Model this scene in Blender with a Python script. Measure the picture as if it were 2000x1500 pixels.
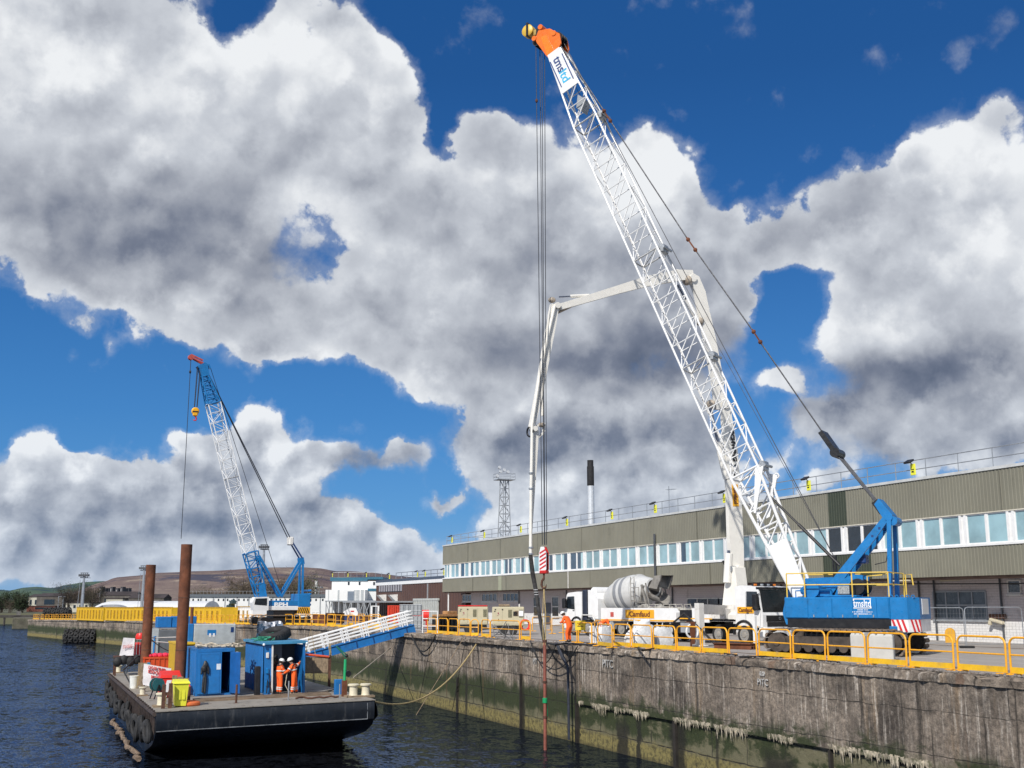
import bpy, math, random
from math import sin, cos, pi, radians, atan2, sqrt
from mathutils import Vector, Matrix, Euler
for o in list(bpy.data.objects): bpy.data.objects.remove(o)
S = bpy.context.scene
COL = S.collection
R = random.Random(7)

# ---------------------------------------------------------------- camera
FPX, EYE = 2233.0, 7.1                      # focal length in pixels of a 2000 px wide picture, eye height above the water
PITCH, AZ = radians(10.9245), radians(22.5643)
cam_data = bpy.data.cameras.new('camera'); cam = bpy.data.objects.new('camera', cam_data); COL.objects.link(cam)
cam.location = (0, 0, EYE); cam.rotation_euler = (pi/2+PITCH, 0, -AZ)
cam_data.sensor_width = 36; cam_data.lens = 36*FPX/2000; cam_data.clip_start = .5; cam_data.clip_end = 20000
S.camera = cam
S.render.resolution_x, S.render.resolution_y = 1024, 768

SUN_EL, SUN_TO = radians(39), Vector((-.77, -.64, 0)).normalized()
# ---------------------------------------------------------------- view
S.view_settings.view_transform = 'Standard'; S.view_settings.look = 'None'
S.view_settings.exposure = 0.0; S.view_settings.gamma = 1; S.view_settings.use_curve_mapping = False
S.render.engine = 'CYCLES'
S.cycles.max_bounces = 6; S.cycles.diffuse_bounces = 2; S.cycles.glossy_bounces = 3
S.cycles.transparent_max_bounces = 6; S.cycles.sample_clamp_indirect = 4

def ray(px, py):
    x = (px-1000)/FPX; y = -(py-750)/FPX
    a = Vector((x, cos(PITCH)-y*sin(PITCH), sin(PITCH)+y*cos(PITCH)))
    return Vector((cos(AZ)*a.x+sin(AZ)*a.y, -sin(AZ)*a.x+cos(AZ)*a.y, a.z))
def at(px, py, x=None, y=None, z=None, plane=None):
    """the point of the place that a sight line meets on a vertical or level plane"""
    d = ray(px, py); C = Vector((0, 0, EYE))
    if x is not None: t = x/d.x
    elif y is not None: t = y/d.y
    elif z is not None: t = (z-EYE)/d.z
    else:
        A, B = plane; n = Vector((B[1]-A[1], -(B[0]-A[0])))
        t = (n.x*A[0]+n.y*A[1])/(n.x*d.x+n.y*d.y)
    return C+d*t

# ---------------------------------------------------------------- node helper
class NT:
    def __init__(s, tree): s.t = tree; s.n = tree.nodes; s.l = tree.links
    def set(s, sock, v):
        if v is None: return
        if isinstance(v, bpy.types.NodeSocket): s.l.new(v, sock)
        else:
            try: sock.default_value = v
            except Exception: sock.default_value = (*v, 1) if hasattr(v, '__len__') and len(v) == 3 else v
    def m(s, op, a, b=None, c=None, clamp=False):
        n = s.n.new('ShaderNodeMath'); n.operation = op; n.use_clamp = clamp
        for i, v in enumerate((a, b, c)): s.set(n.inputs[i], v)
        return n.outputs[0]
    def v(s, op, a, b=None, c=None, scale=None):
        n = s.n.new('ShaderNodeVectorMath'); n.operation = op
        for i, q in enumerate((a, b, c)):
            if q is not None: s.set(n.inputs[i], q)
        if scale is not None: s.set(n.inputs['Scale'], scale)
        return n.outputs['Value'] if op in ('LENGTH', 'DOT_PRODUCT', 'DISTANCE') else n.outputs[0]
    def noise(s, vec, scale, detail=3, rough=.5, dist=0, col=False, dims='3D'):
        n = s.n.new('ShaderNodeTexNoise'); n.noise_dimensions = dims
        if vec is not None: s.l.new(vec, n.inputs['Vector'])
        n.inputs['Scale'].default_value = scale; n.inputs['Detail'].default_value = detail
        n.inputs['Roughness'].default_value = rough; n.inputs['Distortion'].default_value = dist
        return n.outputs['Color'] if col else n.outputs[0]
    def vor(s, vec, scale, feat='F1', smooth=None, rnd=1.0):
        n = s.n.new('ShaderNodeTexVoronoi'); n.feature = feat; s.l.new(vec, n.inputs['Vector'])
        n.inputs['Scale'].default_value = scale; n.inputs['Randomness'].default_value = rnd
        if smooth is not None: n.inputs['Smoothness'].default_value = smooth
        return n
    def rng(s, v, a, b, c=0., d=1., smooth=True):
        n = s.n.new('ShaderNodeMapRange'); n.interpolation_type = 'SMOOTHSTEP' if smooth else 'LINEAR'
        for i, q in enumerate((v, a, b, c, d)): s.set(n.inputs[i], q)
        return n.outputs[0]
    def mix(s, f, a, b, mode='MIX'):
        n = s.n.new('ShaderNodeMix'); n.data_type = 'RGBA'; n.blend_type = mode; n.clamp_factor = True
        s.set(n.inputs[0], f)
        for i, q in ((6, a), (7, b)):
            if hasattr(q, '__len__') and not isinstance(q, bpy.types.NodeSocket): q = (*q[:3], 1)
            s.set(n.inputs[i], q)
        return n.outputs[2]
    def ramp(s, f, stops, interp='LINEAR'):
        n = s.n.new('ShaderNodeValToRGB'); n.color_ramp.interpolation = interp; s.set(n.inputs[0], f)
        e = n.color_ramp.elements
        while len(e) < len(stops): e.new(.5)
        for k, (p, c) in enumerate(stops): e[k].position = p; e[k].color = (*c, 1)
        return n.outputs[0]
    def xyz(s, v):
        n = s.n.new('ShaderNodeSeparateXYZ'); s.l.new(v, n.inputs[0]); return n.outputs
    def comb(s, x, y, z=0.):
        n = s.n.new('ShaderNodeCombineXYZ')
        for i, q in enumerate((x, y, z)): s.set(n.inputs[i], q)
        return n.outputs[0]
    def scl(s, v, sx, sy, sz): return s.v('MULTIPLY', v, (sx, sy, sz))

# ---------------------------------------------------------------- world: daylight sky with broken cumulus
W = bpy.data.worlds.new('World'); S.world = W; W.use_nodes = True
W.cycles.sampling_method = 'MANUAL'; W.cycles.sample_map_resolution = 256
n = NT(W.node_tree)
for q in list(n.n): n.n.remove(q)
out = n.n.new('ShaderNodeOutputWorld'); bg = n.n.new('ShaderNodeBackground'); n.l.new(bg.outputs[0], out.inputs[0])
sky = n.n.new('ShaderNodeTexSky'); sky.sky_type = 'NISHITA'; sky.sun_disc = False
sky.sun_elevation = SUN_EL; sky.sun_rotation = atan2(SUN_TO.x, SUN_TO.y); sky.air_density = 1.0; sky.dust_density = .3; sky.ozone_density = 2.5
tc = n.n.new('ShaderNodeTexCoord'); DIR = tc.outputs['Generated']
x, y, z = n.xyz(DIR)
azd = n.m('DEGREES', n.m('ARCTAN2', x, y)); eld = n.m('DEGREES', n.m('ARCSINE', z))
P0 = n.comb(azd, eld, 0.)
w1 = n.v('SUBTRACT', n.noise(DIR, 9, 3, .5, col=True), (.5, .5, .5))
w2 = n.v('SUBTRACT', n.noise(DIR, 38, 4, .6, col=True), (.5, .5, .5))
P = n.v('ADD', P0, n.v('ADD', n.scl(w1, 3.6, 2.8, 0), n.scl(w2, 1.5, 1.3, 0)))
SKY_AE = lambda px, py: (math.degrees(atan2(*(ray(px, py).xy))), math.degrees(math.asin(ray(px, py).normalized().z)))
def blobs(vec, data, base, g=1., h=1.):
    acc = base
    for (cx, cy, rx, ry, w) in data:
        a, e = SKY_AE(cx, cy); k = .02566
        rx *= k*g; ry *= k*g; w *= h
        q = n.v('MULTIPLY_ADD', vec, (1/rx, 1/ry, 0), (-a/rx, -e/ry, 0))
        f = n.rng(n.v('LENGTH', q), 0., 1., float(w), 0.)
        acc = n.m('ADD', acc, f)
    return acc
CLOUDS = [  # centre x, y, radius x, y, weight
    (120,60,330,260,.9),(60,300,330,260,1.),(300,230,330,220,1.),(560,240,300,220,1.),(700,180,150,150,.7),(740,300,170,160,.8),
    (250,420,300,180,1.),(100,430,260,120,.7),(430,520,230,160,.9),(330,560,170,110,.6),(470,620,200,90,.8),(600,640,170,80,.8),
    (560,20,110,70,.7),(680,70,80,80,.6),(150,480,130,70,.3),(330,60,120,60,.3),
    (800,520,220,170,1.),(950,400,170,170,.9),(960,270,90,70,.6),(1150,420,230,220,1.),(1290,330,90,120,.9),(1290,480,200,220,.9),(1100,620,330,150,1.),
    (1400,520,110,150,.7),(820,620,230,130,.9),(1390,640,90,140,.4),(1480,480,110,50,.5),
    (870,740,130,60,.8),(1050,760,200,90,.9),(1180,830,330,140,.9),(1330,780,120,120,.6),(1050,930,240,130,.7),(1250,980,330,110,.7),(1000,1040,140,60,.5),(960,850,100,70,.4),
    (1560,460,120,70,.7),(1650,400,130,90,.8),(1780,350,110,90,.8),(1900,350,180,150,1.),(1720,480,160,90,.7),(1900,540,260,170,1.),(1720,620,180,130,.9),
    (1870,700,280,150,1.),(1530,725,70,35,.55),(1470,640,40,120,-.3),(1430,800,50,60,-.25),(1650,790,150,70,.7),(1800,850,240,80,.9),(1530,880,80,50,.3),(1960,860,200,120,.7),(1370,900,130,90,.5),(1640,930,70,30,.35),(1440,430,40,30,.35),
    (510,810,70,60,.95),(550,880,80,60,.7),(440,880,110,70,.8),(380,860,40,25,.3),(620,895,150,35,.7),(770,880,90,45,.7),
    (500,960,200,90,.9),(80,900,60,45,.8),(150,920,50,35,.6),(60,980,190,100,.9),(280,960,200,80,.85),(210,1050,330,80,.9),(560,1050,250,80,.9),(760,1060,170,50,.7),(860,975,60,32,.7),(650,1010,90,50,.5),(775,1025,30,22,.4),(400,1110,600,60,.8),(1000,1120,500,60,.6),(1500,1010,400,90,.5),(640,450,90,26,-.06),(860,250,50,120,-.25),(1000,165,100,50,-.2),(400,780,260,60,-.35),(130,790,200,50,-.2),(870,930,40,60,-.5),(470,10,90,30,-.2),(600,70,30,40,-.12),(1500,590,60,90,-.3),(1560,600,70,50,-.4),
    (940,70,90,80,.27),(1890,60,90,80,.32),(1990,30,60,60,.25),(60,570,90,50,.33),(160,620,80,35,.3),(230,670,35,40,.25),(1980,220,60,50,.3)]
SHADES = [
    (130,150,330,180,.20),(500,120,250,120,.20),(760,160,130,140,.12),(640,260,220,130,.08),(380,480,330,120,-.24),(120,420,260,100,-.12),(520,560,170,80,-.10),
    (330,610,140,40,.18),(640,600,130,60,.14),(760,520,150,90,.16),(950,420,120,100,.10),(1200,330,170,90,.28),(1310,290,80,60,.25),(1290,400,120,120,.18),
    (1150,560,260,100,-.12),(1220,690,330,70,-.34),(1300,640,140,110,-.16),(900,560,170,80,.06),(870,690,180,60,-.10),(600,700,130,30,.05),
    (820,740,100,40,.14),(1000,740,90,40,.12),(1200,860,330,60,-.22),(1050,880,160,50,-.18),(1120,960,160,40,.12),(1300,930,180,40,-.08),(800,900,160,35,-.10),
    (1800,290,110,60,.25),(1920,330,160,120,.28),(1950,500,130,100,.22),(1640,440,150,60,-.02),(1700,600,130,80,.16),(1600,640,80,60,.16),(1860,740,260,70,-.34),(1720,700,150,50,-.12),
    (1500,730,70,30,.2),(1600,800,120,50,-.12),(1800,870,250,60,-.16),(520,790,70,50,.30),(545,880,45,35,.30),(430,880,80,60,.18),(620,895,130,30,-.16),(480,990,170,60,-.10),
    (80,885,55,40,.24),(145,915,45,30,.22),(150,1000,300,60,-.16),(500,1020,200,40,-.20),(300,1090,500,40,-.08),(650,1090,200,30,.05)]

cov = n.m('MINIMUM', blobs(P, CLOUDS, 0., 1.17), 1.15)
out_ = n.m('MAXIMUM', n.rng(n.m('ABSOLUTE', n.m('SUBTRACT', azd, 22.6)), 27., 42.), n.rng(eld, 31., 40.))
cov = n.m('ADD', cov, n.m('MULTIPLY', out_, n.rng(n.noise(DIR, 2.3, 3, .5), .44, .58, 0., .8)))  # cloud cover added outside the view to lift the fill light
fb = n.noise(DIR, 24, 11, .60, .15)
puff = n.vor(n.v('ADD', DIR, n.scl(w2, .035, .035, .035)), 34, 'SMOOTH_F1', .35).outputs['Distance']
dens = n.m('ADD', cov, n.m('ADD', n.m('MULTIPLY', n.m('SUBTRACT', fb, .5), .85), n.m('MULTIPLY', n.m('SUBTRACT', .42, puff), .36)))
# low far clouds everywhere near the horizon
light0 = blobs(P, SHADES, .64, 1.35, 1.2)
sf = n.rng(light0, .44, .62, 1., 0.)
alpha = n.m('ADD', n.m('MULTIPLY', n.m('MAXIMUM', n.rng(dens, .26, .42), n.rng(dens, .08, .42, 0., .30)), n.m('SUBTRACT', 1., sf)), n.m('MULTIPLY', n.rng(dens, .02, .60), sf))
d2 = n.v('ADD', DIR, (-.012, -.006, .016))
fb2 = n.noise(d2, 24, 6, .60, .15)
puff2 = n.vor(n.v('ADD', d2, n.scl(w2, .035, .035, .035)), 34, 'SMOOTH_F1', .35).outputs['Distance']
relief = n.m('MULTIPLY', n.rng(eld, 4., 13., 2.1, 1.), n.m('ADD', n.m('MULTIPLY', n.m('SUBTRACT', fb, fb2), .34), n.m('MULTIPLY', n.m('SUBTRACT', puff2, puff), .24)))
wv = n.v('ADD', DIR, n.scl(w2, .05, .05, .05)); big = n.vor(wv, 13, 'SMOOTH_F1', .25).outputs['Distance']; big2 = n.vor(n.v('ADD', wv, (-.016, -.008, .026)), 13, 'SMOOTH_F1', .25).outputs['Distance']
soft = n.m('ADD', n.m('MULTIPLY', n.m('SUBTRACT', n.noise(DIR, 7, 6, .5), .5), .20), n.m('MULTIPLY', n.m('SUBTRACT', big2, big), .34))
light = light0
edge = n.m('MULTIPLY', n.rng(dens, .30, .95, .15, -.02), n.m('SUBTRACT', 1., sf))
bands = n.m('MULTIPLY', n.m('SUBTRACT', n.noise(n.scl(DIR, 7, 7, 46), 1., 6, .6), .5), n.rng(eld, 4., 10., .40, 0.))
light = n.m('ADD', n.m('ADD', light, bands), n.m('ADD', n.m('ADD', relief, soft), edge))
ccol = n.ramp(light, [(0., (.115, .14, .20)), (.22, (.19, .215, .28)), (.48, (.37, .395, .45)), (.76, (.60, .63, .68)), (1., (.88, .90, .92))])
base = n.mix(1., sky.outputs[0], (.46, .72, 1.05), 'MULTIPLY')
skyb = n.v('SCALE', base, scale=.105)
lum = n.rng(eld, 0., 26., 1.0, 0.0, False)
skycol = n.mix(.75, skyb, n.ramp(lum, [(0., (.004, .075, .27)), (.3, (.010, .11, .36)), (.65, (.035, .20, .52)), (1., (.10, .33, .68))]))
ccol = n.mix(n.rng(eld, 1., 12., .42, 0.), ccol, n.mix(light, (.16, .23, .36), (.66, .74, .86)))
fin = n.mix(n.m('MULTIPLY', alpha, .97), skycol, ccol)
hz = n.rng(eld, -.5, 5., .35, 0.)
fin = n.mix(hz, fin, (.42, .52, .68))
gnd = n.rng(eld, -3., -.3, 1., 0.)
fin = n.mix(gnd, fin, (.06, .07, .08))
n.l.new(fin, bg.inputs[0]); bg.inputs[1].default_value = 1.0

sd = bpy.data.lights.new('sun', 'SUN'); sd.energy = 4.3; sd.angle = radians(.53); sd.color = (1, .955, .89)
sun = bpy.data.objects.new('sun', sd); COL.objects.link(sun)
sv = Vector((SUN_TO.x*cos(SUN_EL), SUN_TO.y*cos(SUN_EL), sin(SUN_EL)))
sun.rotation_euler = sv.to_track_quat('Z', 'Y').to_euler(); sun.location = sv*60

# ---------------------------------------------------------------- materials
MATS = {}
def M(name, rgb, rough=.55, metal=0., var=.12, scale=2.5, dirt=0., dcol=(.08, .06, .045), dscale=1.2, streak=0., bump=0., bscale=30., rust=0., spec=.5, tex='Object'):
    if name in MATS: return MATS[name]
    m = bpy.data.materials.new(name); m.use_nodes = True; k = NT(m.node_tree)
    b = k.n['Principled BSDF']; t = k.n.new('ShaderNodeTexCoord').outputs[tex]
    c = tuple(rgb)
    nz = k.noise(t, scale, 5, .6)
    f = k.rng(nz, .3, .7, 1-var, 1+var)
    col = k.v('SCALE', (c[0], c[1], c[2]), scale=f)
    if dirt > 0:
        dn = k.rng(k.noise(t, dscale, 7, .68), .62-dirt*.35, .80-dirt*.2)
        col = k.mix(k.m('MULTIPLY', dn, min(1., .35+dirt)), col, dcol)
    if streak > 0:
        sn = k.rng(k.noise(k.scl(t, 6, 6, .5), 1., 6, .65), .55, .75)
        col = k.mix(k.m('MULTIPLY', sn, streak), col, dcol)
    if rust > 0:
        rn = k.rng(k.noise(t, dscale*2.3, 8, .7), .68-rust*.3, .76-rust*.25)
        col = k.mix(rn, col, k.mix(nz, (.16, .055, .022), (.26, .11, .045)))
    k.set(b.inputs['Base Color'], col)
    k.set(b.inputs['Roughness'], k.rng(k.noise(t, scale*3, 4, .6), .25, .75, max(.02, rough-.1), min(1, rough+.12)))
    b.inputs['Metallic'].default_value = metal; b.inputs['Specular IOR Level'].default_value = spec
    if bump > 0:
        bn = k.n.new('ShaderNodeBump'); bn.inputs['Strength'].default_value = bump; bn.inputs['Distance'].default_value = .05
        k.l.new(k.noise(t, bscale, 5, .65), bn.inputs['Height']); k.l.new(bn.outputs[0], b.inputs['Normal'])
    MATS[name] = m; return m

WHITE = M('white_paint', (.80, .80, .79), .38, dirt=.10, dcol=(.35, .32, .28), var=.05)
WHITED = M('worn_white_paint', (.70, .68, .64), .5, dirt=.35, dcol=(.30, .25, .20), dscale=3, var=.08)
BLUE = M('crane_blue_paint', (.008, .17, .44), .34, var=.10, dirt=.18, dcol=(.03, .09, .16), dscale=1.6, streak=.22)
BLUED = M('faded_blue_paint', (.012, .15, .42), .45, var=.12, dirt=.22, dcol=(.03, .06, .10), streak=.2)
DKBLUE = M('navy_paint', (.012, .045, .16), .4)
ORANGE = M('orange_paint', (.86, .17, .012), .35, dirt=.08)
YEL = M('yellow_paint', (.82, .40, .012), .4, dirt=.20, dcol=(.34, .17, .03), var=.08)
YELC = M('yellow_container_paint', (.70, .43, .015), .5, dirt=.15, dcol=(.3, .18, .03), var=.08)
LYEL = M('lemon_plastic', (.80, .78, .05), .45, var=.05)
RED = M('red_paint', (.55, .02, .018), .4, var=.1, dirt=.1)
REDM = M('red_plastic', (.72, .03, .02), .35, var=.06)
BLACK = M('black_rubber', (.018, .018, .019), .75, var=.3, dirt=.25, dcol=(.07, .065, .06))
BLACKP = M('black_paint', (.012, .012, .014), .4, var=.3, dirt=.15, dcol=(.06, .055, .05))
STEEL = M('galvanised_steel', (.38, .40, .42), .42, .6, var=.15)
GREY = M('grey_paint', (.30, .32, .34), .5, var=.1, dirt=.1)
DGREY = M('dark_grey_paint', (.07, .075, .085), .5, var=.15)
RUST = M('rusty_steel', (.15, .052, .024), .85, var=.35, scale=1.4, dirt=.3, dcol=(.065, .025, .016), bump=.3, streak=.25)
RUSTD = M('dark_rust', (.10, .045, .028), .85, var=.35, scale=4, dirt=.3, bump=.4)
CABLE = M('steel_cable', (.035, .037, .045), .5, .3)
CREAM = M('cream_paint', (.60, .54, .40), .5, dirt=.2, dcol=(.25, .2, .13), var=.06)
CONC = M('concrete', (.42, .41, .38), .9, var=.14, scale=3, dirt=.25, dcol=(.2, .19, .17), bump=.3)
WOOD = M('weathered_timber', (.27, .20, .13), .85, var=.3, scale=5, dirt=.3, bump=.4)
ROPE = M('tan_rope', (.50, .38, .18), .9, var=.2, scale=9, bump=.6, bscale=60)
ROPEG = M('pale_rope', (.46, .40, .31), .9, var=.3, scale=6)
GREEN = M('green_paint', (.015, .33, .12), .4)
BAG = M('white_woven_bag', (.72, .73, .73), .85, var=.12, scale=4, dirt=.2, dcol=(.4, .38, .35), bump=.5, bscale=9)
SILVER = M('silver_foil', (.45, .46, .50), .42, .6, var=.15, bump=.8, bscale=5)
GLASS = M('dark_glass', (.012, .018, .025), .06, var=.3, spec=.9)
GLASSB = M('curtained_glass', (.27, .42, .46), .10, var=.28, scale=.33, spec=.8)
GLASSM = M('half_dark_glass', (.035, .075, .12), .08, var=.25, scale=.7, spec=.9)
HIVIS = M('hi_vis_orange_cloth', (.95, .13, .015), .8, var=.1, scale=6, bump=.5, bscale=14)
HIVISY = M('hi_vis_yellow_cloth', (.62, .75, .06), .8, var=.1, scale=6)
REFL = M('reflective_tape', (.62, .64, .62), .4, var=.1)
SKIN = M('skin', (.50, .28, .20), .55, var=.05)
HELM = M('white_helmet', (.82, .82, .80), .3, var=.02)
BOOT = M('dark_boots', (.03, .025, .02), .7)
CREAMB = M('cream_plastic', (.66, .60, .44), .5, dirt=.25, dcol=(.35, .2, .08))

# ---------------------------------------------------------------- mesh builder
class MB:
    def __init__(s): s.v = []; s.f = []; s.mi = []; s.mats = []; s.cur = 0; s.T = None
    def mat(s, m):
        if m not in s.mats: s.mats.append(m)
        s.cur = s.mats.index(m); return s
    def add(s, vs, fs):
        o = len(s.v)
        if s.T is not None: vs = [s.T @ Vector(p) for p in vs]
        s.v += [tuple(p) for p in vs]; s.f += [tuple(i+o for i in f) for f in fs]; s.mi += [s.cur]*len(fs); return s
    def box(s, a, b):
        (x0, y0, z0), (x1, y1, z1) = a, b
        x0, x1 = sorted((x0, x1)); y0, y1 = sorted((y0, y1)); z0, z1 = sorted((z0, z1))
        return s.add([(x0,y0,z0),(x1,y0,z0),(x1,y1,z0),(x0,y1,z0),(x0,y0,z1),(x1,y0,z1),(x1,y1,z1),(x0,y1,z1)],
                     [(0,3,2,1),(4,5,6,7),(0,1,5,4),(1,2,6,5),(2,3,7,6),(3,0,4,7)])
    def bev(s, a, b, r=.02):
        """box with chamfered edges"""
        (x0, y0, z0), (x1, y1, z1) = a, b
        x0, x1 = sorted((x0, x1)); y0, y1 = sorted((y0, y1)); z0, z1 = sorted((z0, z1)); r = min(r, (x1-x0)*.4, (y1-y0)*.4, (z1-z0)*.4)
        vs = []; idx = {}
        for i in (0, 1):
            for j in (0, 1):
                for k in (0, 1):
                    X, Y, Z = (x0, x1)[i], (y0, y1)[j], (z0, z1)[k]; dx, dy, dz = (r, -r)[i], (r, -r)[j], (r, -r)[k]
                    for ax, p in ((0, (X, Y+dy, Z+dz)), (1, (X+dx, Y, Z+dz)), (2, (X+dx, Y+dy, Z))):
                        idx[(i, j, k, ax)] = len(vs); vs.append(p)
        F = []; c = Vector(((x0+x1)/2, (y0+y1)/2, (z0+z1)/2))
        def face(ids):
            P = [Vector(vs[q]) for q in ids]; nn = (P[1]-P[0]).cross(P[2]-P[1]); m = sum(P, Vector())/len(P)-c
            F.append(tuple(ids) if nn.dot(m) > 0 else tuple(reversed(ids)))
        for ax in range(3):
            for q in (0, 1):
                o = [t for t in range(3) if t != ax]; ids = []
                for (u, w) in ((0, 0), (1, 0), (1, 1), (0, 1)):
                    key = [0, 0, 0]; key[ax] = q; key[o[0]] = u; key[o[1]] = w; ids.append(idx[(*key, ax)])
                face(ids)
        for ax in range(3):
            o = [t for t in range(3) if t != ax]
            for u in (0, 1):
                for w in (0, 1):
                    k0 = [0, 0, 0]; k0[o[0]] = u; k0[o[1]] = w; k1 = list(k0); k1[ax] = 1
                    face([idx[(*k0, o[0])], idx[(*k1, o[0])], idx[(*k1, o[1])], idx[(*k0, o[1])]])
        for i in (0, 1):
            for j in (0, 1):
                for k in (0, 1): face([idx[(i, j, k, 0)], idx[(i, j, k, 1)], idx[(i, j, k, 2)]])
        return s.add(vs, F)
    def bar(s, p, q, w, h=None, up=(0, 0, 1)):
        p, q = Vector(p), Vector(q); d = (q-p); h = h or w
        if d.length < 1e-6: return s
        d.normalize(); u = Vector(up)
        if abs(d.dot(u)) > .98: u = Vector((1, 0, 0))
        a = d.cross(u).normalized()*w/2; b = a.cross(d).normalized()*h/2
        vs = [e+sx*a+sy*b for e in (p, q) for sx, sy in ((-1,-1),(1,-1),(1,1),(-1,1))]
        return s.add(vs, [(0,1,2,3),(7,6,5,4),(0,4,5,1),(1,5,6,2),(2,6,7,3),(3,7,4,0)])
    def tube(s, pts, r, n=8, cap=True, closed=False):
        pts = [Vector(p) for p in pts]; rs = r if hasattr(r, '__len__') else [r]*len(pts); vs = []; fs = []; N = len(pts)
        prev = None
        for i, p in enumerate(pts):
            if closed: d = pts[(i+1) % N]-pts[i-1]
            else: d = pts[min(i+1, N-1)]-pts[max(i-1, 0)]
            d = d.normalized() if d.length > 1e-9 else Vector((0, 0, 1))
            if prev is None: a = d.orthogonal().normalized()
            else:
                a = prev-d*prev.dot(d); a = a.normalized() if a.length > 1e-6 else d.orthogonal().normalized()
            prev = a; b = d.cross(a)
            for k in range(n):
                t = 2*pi*k/n; vs.append(p+(a*cos(t)+b*sin(t))*rs[i])
        M_ = N if closed else N-1
        for i in range(M_):
            j = (i+1) % N
            for k in range(n):
                l = (k+1) % n; fs.append((i*n+k, i*n+l, j*n+l, j*n+k))
        if cap and not closed: fs += [tuple(reversed(range(n))), tuple((N-1)*n+k for k in range(n))]
        return s.add(vs, fs)
    def cyl(s, p, q, r, n=16, r2=None): return s.tube([p, q], [r, r if r2 is None else r2], n)
    def lathe(s, prof, n=20, org=(0, 0, 0), axis='Z'):
        vs = []; fs = []; L = len(prof)
        for (r, h) in prof:
            for k in range(n):
                t = 2*pi*k/n; p = (r*cos(t), r*sin(t), h)
                if axis == 'X': p = (h, r*cos(t), r*sin(t))
                if axis == 'Y': p = (r*sin(t), h, r*cos(t))
                vs.append((p[0]+org[0], p[1]+org[1], p[2]+org[2]))
        for i in range(L-1):
            for k in range(n):
                l = (k+1) % n; fs.append((i*n+k, i*n+l, (i+1)*n+l, (i+1)*n+k))
        fs += [tuple(reversed(range(n))), tuple((L-1)*n+k for k in range(n))]
        return s.add(vs, fs)
    def sph(s, c, r, n=12, m=8):
        rx, ry, rz = r if hasattr(r, '__len__') else (r, r, r); vs = [(c[0], c[1], c[2]-rz)]; fs = []
        for i in range(1, m):
            t = -pi/2+pi*i/m
            for k in range(n): vs.append((c[0]+rx*cos(t)*cos(2*pi*k/n), c[1]+ry*cos(t)*sin(2*pi*k/n), c[2]+rz*sin(t)))
        vs.append((c[0], c[1], c[2]+rz)); L = len(vs)-1
        for k in range(n):
            l = (k+1) % n; fs.append((0, 1+l, 1+k)); fs.append((L, L-n+k, L-n+l))
            for i in range(m-2): fs.append((1+i*n+k, 1+i*n+l, 1+(i+1)*n+l, 1+(i+1)*n+k))
        return s.add(vs, fs)
    def prism(s, poly, lo, hi, axis='Y'):
        """extrude a 2D outline along an axis: Y -> outline in (x,z); X -> (y,z); Z -> (x,y)"""
        N = len(poly); vs = []
        for h in (lo, hi):
            for (a, b) in poly: vs.append({'Y': (a, h, b), 'X': (h, a, b), 'Z': (a, b, h)}[axis])
        fs = [tuple(range(N)), tuple(reversed(range(N, 2*N)))]
        fs += [(i, i+N, (i+1) % N+N, (i+1) % N) for i in range(N)]
        ar = sum(poly[i][0]*poly[(i+1) % N][1]-poly[(i+1) % N][0]*poly[i][1] for i in range(N))
        flip = (ar > 0) != (axis == 'Y')
        if (hi < lo): flip = not flip
        if flip: fs = [tuple(reversed(f)) for f in fs]
        return s.add(vs, fs)
    def torus(s, c, Rr, r, n=24, m=8, axis='Z', sq=1.):
        pts = []
        for k in range(n):
            t = 2*pi*k/n; u, w = Rr*cos(t), Rr*sin(t)
            pts.append({'Z': (c[0]+u, c[1]+w, c[2]), 'X': (c[0], c[1]+u, c[2]+w), 'Y': (c[0]+u, c[1], c[2]+w)}[axis])
        return s.tube(pts, r, m, closed=True)
    def build(s, name, mat, parent=None, smooth=True, kind=None, label=None):
        me = bpy.data.meshes.new(name); me.from_pydata(s.v, [], s.f); me.validate()
        if s.mats and len(s.mats) > 0 and s.mi and len(s.mi) == len(me.polygons):
            for q in s.mats: me.materials.append(q)
            me.polygons.foreach_set('material_index', s.mi)
        else: me.materials.append(mat if mat else s.mats[0])
        if smooth:
            me.polygons.foreach_set('use_smooth', [True]*len(me.polygons)); me.set_sharp_from_angle(angle=radians(35))
        me.update()
        o = bpy.data.objects.new(name, me); COL.objects.link(o)
        if parent: o.parent = parent
        if kind: o['kind'] = kind
        if label: o['label'] = label
        return o

def tag(o, label, cat, group=None, kind=None):
    o['label'] = label; o['category'] = cat
    if group: o['group'] = group
    if kind: o['kind'] = kind
    return o
def thing(name, label, cat, loc=(0, 0, 0), rz=0., group=None, rx=0., ry=0.):
    o = bpy.data.objects.new(name, None); o.empty_display_size = .3; COL.objects.link(o)
    o.location = loc; o.rotation_euler = (rx, ry, rz); return tag(o, label, cat, group)
def dup(root, loc, rz=None, label=None, group=None, scale=None):
    def cp(o, par):
        c = o.copy(); COL.objects.link(c)
        if par: c.parent = par
        for ch in kids.get(o, ()): cp(ch, c)
        return c
    kids = {}
    todo = [root]
    while todo:
        q = todo.pop(); kids[q] = list(CH.get(q.name, ())) if q.name in CH else list(q.children); todo += kids[q]
    r = cp(root, None); r.location = loc
    if rz is not None: r.rotation_euler[2] = rz
    if scale is not None: r.scale = (scale,)*3 if not hasattr(scale, '__len__') else scale
    if label: r['label'] = label
    if group: r['group'] = group
    return r
CH = {}
def struct(name, mb, m): o = mb.build(name, m, smooth=False); o['kind'] = 'structure'; return o
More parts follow.
